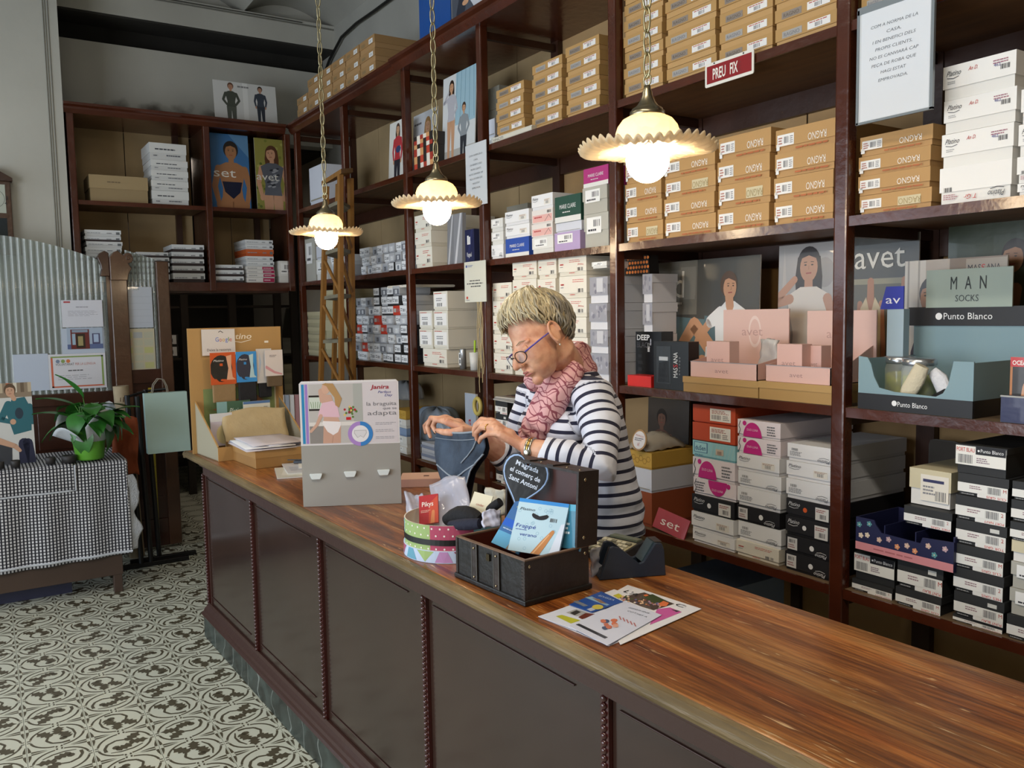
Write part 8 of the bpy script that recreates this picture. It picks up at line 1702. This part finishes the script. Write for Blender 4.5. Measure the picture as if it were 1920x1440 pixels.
# hair: short layered locks flowing from the crown
def hdir(th, ph):
    tilt = .42; v = Vector((sin(th)*sin(ph), sin(th)*cos(ph), cos(th))); return Vector((v.x, v.y*cos(tilt)-v.z*sin(tilt), v.y*sin(tilt)+v.z*cos(tilt)))
def hrad(d): return 1/math.sqrt((d.x/.0765)**2+(d.y/.097)**2+(d.z/.089)**2)
def hline(ph):
    a = abs((ph+pi) % (2*pi)-pi)       # 0 front .. pi back
    if a < .75: return 1.36-.04*a
    if a < 1.30: return 1.33+(a-.75)*.80
    if a < 1.72: return 1.66
    return 1.66+min(1, (a-1.72)/.5)*.40
HC0 = Vector((0, -.018, .030))
gg = G(); gg.M = HM; nph = 48; nth = 14
vs_ = [HC0+hdir(hline(2*pi*k/nph)*j/nth, 2*pi*k/nph)*(hrad(hdir(hline(2*pi*k/nph)*j/nth, 2*pi*k/nph))+.010*(1-(j/nth)**6)+.001) for j in range(nth+1) for k in range(nph)]
gg.add(vs_, [(j*nph+k, j*nph+(k+1) % nph, (j+1)*nph+(k+1) % nph, (j+1)*nph+k) for j in range(nth) for k in range(nph)], '8f8368', True)
rn = random.Random(21)
for k in range(1500):
    ph = rn.uniform(-pi, pi); a = abs(ph); t0 = rn.uniform(.0, .9)*hline(ph)*rn.uniform(.3, 1); ln = rn.uniform(.45, .8); t1 = min(hline(ph)+rn.uniform(.0, .12), t0+ln)
    if a < .9: t1 = min(hline(ph)+rn.uniform(.05, .26), t0+ln+.2)
    sw = rn.uniform(-.12, .12)+(.30 if a < 1.3 else .05)*(1 if ph > 0 else .6); pts = []; lift = rn.uniform(.006, .017)+(.010 if a < 1.1 else 0)
    for q in range(7):
        s_ = q/6; th = t0+(t1-t0)*s_; p2 = ph-sw*s_*s_+.03*sin(9*s_+k); d = hdir(th, p2); L_h = hrad(d)+lift*(.35+.9*sin(pi*min(1, s_*.75+.12)))*(1-.25*s_)
        if a < .9 and s_ > .6: L_h += .020*(s_-.6)*rn.uniform(.5, 1.2)
        pts.append(HC0+d*L_h)
    tone = rn.random()
    c = ['bfb18e', 'a89c80', 'cdc2a2', '978c76', 'b5a98c'][int(tone*5)] if a < 1.7 or t0 < .5 else ['7c776c', '8f897c', '6c675e', '9c9585', '77716a'][int(tone*5)]
    gg.tube(pts, [.0016, .0030, .0034, .0032, .0028, .0020, .0006], 5, c, caps=False)
HAIR = bpy.data.materials.new('grey_blond_hair'); nt, N_, L_2, P_2 = nodes(HAIR); at = N_.new('ShaderNodeAttribute'); at.attribute_name = 'Col'; L_2.new(at.outputs['Color'], P_2.inputs['Base Color']); P_2.inputs['Roughness'].default_value = .42
o = gg.build('hair', HAIR, WM); o.location = WOFF; o['kind'] = 'stuff'
# ---- striped top
g = G()
secs = [(.84, .180, .130, -2.052, 1.60), (.92, .182, .135, -2.052, 1.595), (1.00, .170, .125, -2.055, 1.585), (1.08, .160, .120, -2.06, 1.575), (1.16, .165, .122, -2.065, 1.56), (1.23, .172, .112, -2.072, 1.55), (1.285, .158, .088, -2.075, 1.54), (1.32, .105, .070, -2.07, 1.535), (1.34, .072, .062, -2.06, 1.53)]
n = 32; vs_ = []
for (z, rx, ry, cx, cy) in secs:
    for k in range(n): t = 2*pi*k/n; vs_.append((cx+rx*math.copysign(abs(cos(t))**.85, cos(t)), cy+ry*math.copysign(abs(sin(t))**.85, sin(t)), z))
fs_2 = [(j*n+k, j*n+(k+1) % n, (j+1)*n+(k+1) % n, (j+1)*n+k) for j in range(len(secs)-1) for k in range(n)]+[tuple(range(n))[::-1], tuple((len(secs)-1)*n+k for k in range(n))]
g.add(vs_, fs_2)
g.ell((-2.135, 1.455, 1.165), .065, .055, .07); g.ell((-1.985, 1.455, 1.165), .065, .055, .07)
lcf, rcf = lel.lerp(lwr, .72), rel.lerp(rwr, .42)
SHL = [lsh+Vector((-.03, .0, .0)), lsh, lsh.lerp(lel, .5)+Vector((.012, .01, 0)), lel+Vector((.006, .004, -.01)), lel.lerp(lcf, .5), lcf]
SHR = [rsh+Vector((.03, 0, 0)), rsh, rsh.lerp(rel, .5), rel, rel.lerp(rcf, .5), rcf]
for A__ in (SHL, SHR): g.tube(A__, [.058, .062, .059, .054, .050, .043], 18)
g.ell(lsh+Vector((-.04, .01, .0)), .075, .062, .05); g.ell(rsh+Vector((.04, .0, .0)), .075, .062, .05)
STR = bpy.data.materials.new('striped_jersey'); nt, N_, L_2, P_2 = nodes(STR); at = N_.new('ShaderNodeAttribute'); at.attribute_name = 'stripe'
m1 = N_.new('ShaderNodeMath'); m1.operation = 'DIVIDE'; m1.inputs[1].default_value = .0315; L_2.new(at.outputs['Fac'], m1.inputs[0]); m2 = N_.new('ShaderNodeMath'); m2.operation = 'FRACT'; L_2.new(m1.outputs[0], m2.inputs[0]); m3 = N_.new('ShaderNodeMath'); m3.operation = 'LESS_THAN'; m3.inputs[1].default_value = .33; L_2.new(m2.outputs[0], m3.inputs[0])
mx = N_.new('ShaderNodeMix'); mx.data_type = 'RGBA'; L_2.new(m3.outputs[0], mx.inputs[0]); mx.inputs[6].default_value = (*lin('d6dae6'), 1); mx.inputs[7].default_value = (*lin('1d1f38'), 1); L_2.new(mx.outputs[2], P_2.inputs['Base Color']); P_2.inputs['Roughness'].default_value = .85; P_2.inputs['Sheen Weight'].default_value = .1
n2 = N_.new('ShaderNodeTexNoise'); n2.inputs['Scale'].default_value = 9; n2.inputs['Detail'].default_value = 3; tc = N_.new('ShaderNodeTexCoord'); L_2.new(tc.outputs['Object'], n2.inputs[0]); bp = N_.new('ShaderNodeBump'); bp.inputs['Strength'].default_value = .55; bp.inputs['Distance'].default_value = .03; L_2.new(n2.outputs[0], bp.inputs['Height']); L_2.new(bp.outputs[0], P_2.inputs['Normal'])
top = remesh(g, .0055, 'striped_top', STR, 8)
me = top.data; co_ = np.zeros(len(me.vertices)*3, 'f'); me.vertices.foreach_get('co', co_); V3 = co_.reshape(-1, 3).astype(float)
# soft folds pushed into the cloth itself
no_ = np.zeros_like(co_); me.vertices.foreach_get('normal', no_); NO = no_.reshape(-1, 3)
fold = .0035*np.sin(38*V3[:, 0]+26*V3[:, 2]+6*np.sin(14*V3[:, 2]))*np.clip((1.25-V3[:, 2])*6, 0, 1)+.0025*np.sin(60*V3[:, 2]-30*V3[:, 0]+8*V3[:, 1])
V4 = V3+NO*fold[:, None]; me.vertices.foreach_set('co', V4.astype('f').ravel())
def along(P, chain):
    best = np.full(len(P), 9.); val = np.zeros(len(P)); acc = 0
    for a, b in zip(chain[:-1], chain[1:]):
        a, b = np.array(a), np.array(b); d = b-a; L = np.linalg.norm(d); t = np.clip(((P-a)@d)/(L*L), 0, 1); q = a+t[:, None]*d; D = np.linalg.norm(P-q, axis=1)
        m_ = D < best; best[m_] = D[m_]; val[m_] = (acc+t*L)[m_]; acc += L
    return best, val
dl, vl = along(V3, [tuple(p) for p in SHL[1:]]); dr, vr = along(V3, [tuple(p) for p in SHR[1:]])
st = V3[:, 2]+.03*(V3[:, 0]+2.06)
inl = (dl < .084) & (vl > .002) & ((V3[:, 0] > lsh.x-.035) | (V3[:, 1] < 1.44)); inr = (dr < .080) & (vr > .002) & ~inl & ((V3[:, 0] < rsh.x+.035) | (V3[:, 1] < 1.44))
LU, RU_ = (SHL[2]-SHL[1]).length+(SHL[3]-SHL[2]).length, (SHR[2]-SHR[1]).length+(SHR[3]-SHR[2]).length
st = np.where(inl, 63*.0315+.021+LU-vl, st); st = np.where(inr, 63*.0315+.021+RU_-vr, st)
at_ = me.attributes.new('stripe', 'FLOAT', 'POINT'); at_.data.foreach_set('value', st.astype('f')); me.update()
# jeans and shoes behind the counter
g = G(); g.tube([(-2.052, 1.60, .95), (-2.052, 1.60, .86), (-2.052, 1.60, .80)], [.150, .160, .150], 20)
for s_ in (-1, 1): g.tube([(-2.052+s_*.085, 1.60, .84), (-2.052+s_*.09, 1.59, .48), (-2.052+s_*.095, 1.61, .10)], [.088, .062, .050], 14)
remesh(g, .010, 'jeans', mat('dark_denim', '232d4c', .9, bump=.3, bscale=80), 3)
for s_ in (-1, 1):
    gg = G(); gg.ell((-2.052+s_*.098, 1.565, .045), .042, .115, .044, 16, 10); gg.box(-2.052+s_*.098-.04, -2.052+s_*.098+.04, 1.46, 1.67, 0, .02); hp('shoe', gg, mat('black_shoe', '151515', .4))
# scarf
SCF = bpy.data.materials.new('pink_printed_scarf'); nt, N_, L_2, P_2 = nodes(SCF); tc = N_.new('ShaderNodeTexCoord')
w1 = N_.new('ShaderNodeTexWave'); w1.wave_type = 'RINGS'; w1.inputs['Scale'].default_value = 16; w1.inputs['Distortion'].default_value = 9; w1.inputs['Detail'].default_value = 1; w1.inputs['Detail Scale'].default_value = 1.4; L_2.new(tc.outputs['Object'], w1.inputs[0])
v1 = N_.new('ShaderNodeTexVoronoi'); v1.feature = 'DISTANCE_TO_EDGE'; v1.inputs['Scale'].default_value = 26; L_2.new(tc.outputs['Object'], v1.inputs[0])
r1 = N_.new('ShaderNodeValToRGB'); r1.color_ramp.interpolation = 'CONSTANT'; r1.color_ramp.elements[0].color = (1, 1, 1, 1); r1.color_ramp.elements[1].position = .86; r1.color_ramp.elements[1].color = (0, 0, 0, 1); L_2.new(w1.outputs['Fac'], r1.inputs[0])
r2 = N_.new('ShaderNodeValToRGB'); r2.color_ramp.interpolation = 'CONSTANT'; r2.color_ramp.elements[0].color = (0, 0, 0, 1); r2.color_ramp.elements[1].position = .022; r2.color_ramp.elements[1].color = (1, 1, 1, 1); L_2.new(v1.outputs['Distance'], r2.inputs[0])
mu = N_.new('ShaderNodeMath'); mu.operation = 'MULTIPLY'; L_2.new(r1.outputs[0], mu.inputs[0]); L_2.new(r2.outputs[0], mu.inputs[1])
mx = N_.new('ShaderNodeMix'); mx.data_type = 'RGBA'; L_2.new(mu.outputs[0], mx.inputs[0]); mx.inputs[6].default_value = (*lin('8f4a56'), 1); mx.inputs[7].default_value = (*lin('d9a8a8'), 1); L_2.new(mx.outputs[2], P_2.inputs['Base Color']); P_2.inputs['Roughness'].default_value = .9
g = G()
NC = NB_+Vector((-.022, -.022, .030))
for (dz, rx, ry, rr_, tl) in ((0, .068, .076, .026, .35), (.026, .062, .070, .024, .55), (-.028, .078, .084, .028, .25)):
    g.tube([NC+Vector((rx*cos(t), ry*sin(t)+0, dz+tl*ry*sin(t)*.8+.012*sin(3*t))) for t in [2*pi*k/32 for k in range(32)]], [rr_*(1+.15*sin(5*2*pi*k/32+dz*60)) for k in range(32)], 14, closed=True)
hp_ = [wp((1062, 690, 1.46)), wp((1045, 720, 1.425)), wp((1026, 752, 1.405)), wp((1008, 785, 1.39)), wp((994, 812, 1.385)), wp((984, 838, 1.385))]
for off, r_s in ((0, [.04, .045, .048, .046, .040, .030]), (.030, [.03, .035, .038, .036, .032, .024]), (-.032, [.03, .034, .036, .032, .028, .02])):
    g.tube([p+Vector((off, .012, off*.25)) for p in hp_], r_s, 14)
sc_ = remesh(g, .0045, 'scarf', SCF, 6)
me = sc_.data; co_ = np.zeros(len(me.vertices)*3, 'f'); me.vertices.foreach_get('co', co_); V3 = co_.reshape(-1, 3).astype(float); no_ = np.zeros_like(co_); me.vertices.foreach_get('normal', no_)
me.vertices.foreach_set('co', (V3+no_.reshape(-1, 3)*(.0035*np.sin(90*V3[:, 0]+45*V3[:, 2]+5*np.sin(22*V3[:, 2])))[:, None]).astype('f').ravel()); me.update()
# watch, bracelet, rings
def band(name, c, ax, r, tr_, m, n=28, flat=1.6):
    ax = ax.normalized(); a = ax.orthogonal().normalized(); b = ax.cross(a); gg = G(); gg.tube([c+(a*cos(t)+b*sin(t))*r for t in [2*pi*k/n for k in range(n)]], tr_, 8, closed=True); return hp(name, gg, m)
SIL, GLD = mat('steel_watch', 'b8b4a8', .25, 1), mat('gold', 'c9a45a', .25, 1)
ax = (lwr-lel).normalized(); wc = lel.lerp(lwr, .90)
for k in (-.006, .0, .006): band('watch_strap', wc+ax*k, ax, .0285, .0036, SIL if k else GLD)
fd = (CAM-wc).normalized(); fd = (fd-ax*fd.dot(ax)).normalized(); sd = ax.cross(fd); R3 = Matrix((ax, sd, fd)).transposed(); gg = G(); gg.ell(wc+fd*.029-Vector((0, 0, .012)), .012, .014, .005, 18, 8, R=R3); hp('watch_case', gg, SIL)
ax = (rwr-rel).normalized(); band('bracelet', rel.lerp(rwr, .97), ax, .0285, .0018, GLD)
fp = [wp(q) for q in HANDS['L']['f'][2]]; band('ring', fp[0].lerp(fp[1], .55), fp[1]-fp[0], .0098, .0016, GLD)
# ---- the briefs she holds: top-level garment hanging from both hands
DEN = mat('washed_denim_blue', '3f4c5c', .9, noise=.35, scale=14, bump=.4, bscale=60); DEN2 = mat('denim_inside', '222c40', .95, noise=.2, scale=14); SEAM = mat('pale_seam', '8f9aa4', .9, bump=.4, bscale=90)
rows = [(810, 818, 903), (822, 815, 908), (838, 813, 909), (852, 814, 904), (866, 817, 892), (882, 822, 882), (900, 829, 878), (918, 836, 874), (930, 845, 870), (942, 852, 866)]
def rowp(v, u, dY):
    t = v*(len(rows)-1); i = min(int(t), len(rows)-2); f = t-i; y = rows[i][0]*(1-f)+rows[i+1][0]*f; x0 = rows[i][1]*(1-f)+rows[i+1][1]*f; x1 = rows[i][2]*(1-f)+rows[i+1][2]*f
    Y = 1.262-.006*u+dY+.012*sin(2.2*pi*u+3*v)*(.3+v)+.005*sin(9*u-7*v); return PY(x0+(x1-x0)*u+2*sin(6*v), y+(-3 if v == 0 else 0)+5*sin(pi*u)*(1-v), Y)
BR = empty('briefs', tuple(rowp(.3, .5, 0)), 0, 'denim-blue cotton briefs held open between the womans two hands', 'garment'); bo = -BR.location
g = G(); g.grid(lambda u, v: rowp(v, u, 0), 26, 30); o = g.build('front_panel', DEN, BR, solid=.0016); o.location = bo
def rowb(v, u):
    t = rowp(v, .42+.62*u, .035); return t+Vector((.015*v, .02*v, -.015*v))
g = G(); g.grid(lambda u, v: rowb(v, u), 16, 26); o = g.build('back_panel', DEN2, BR, solid=.0016); o.location = bo
for fn, r_ in ((lambda q: rowp(0, q, -.001), .0035), (lambda q: rowp(.10, q, -.003), .0012), (lambda q: rowp(.28+.22*q+.16*sin(pi*q)*(q < .8), 1-q*.0-.0, -.001) if False else rowp(.33+.67*q, 1, -.001), .0028), (lambda q: rowp(.48+.14*sin(pi*q), q, -.004), .0028), (lambda q: rowp(.42*(1-q)+.02, .62+.30*q*0+.28*(q**1.2), -.004), .0022)):
    g = G(); g.tube([fn(k/20) for k in range(21)], r_, 6); o = g.build('seam', SEAM, BR); o.location = bo
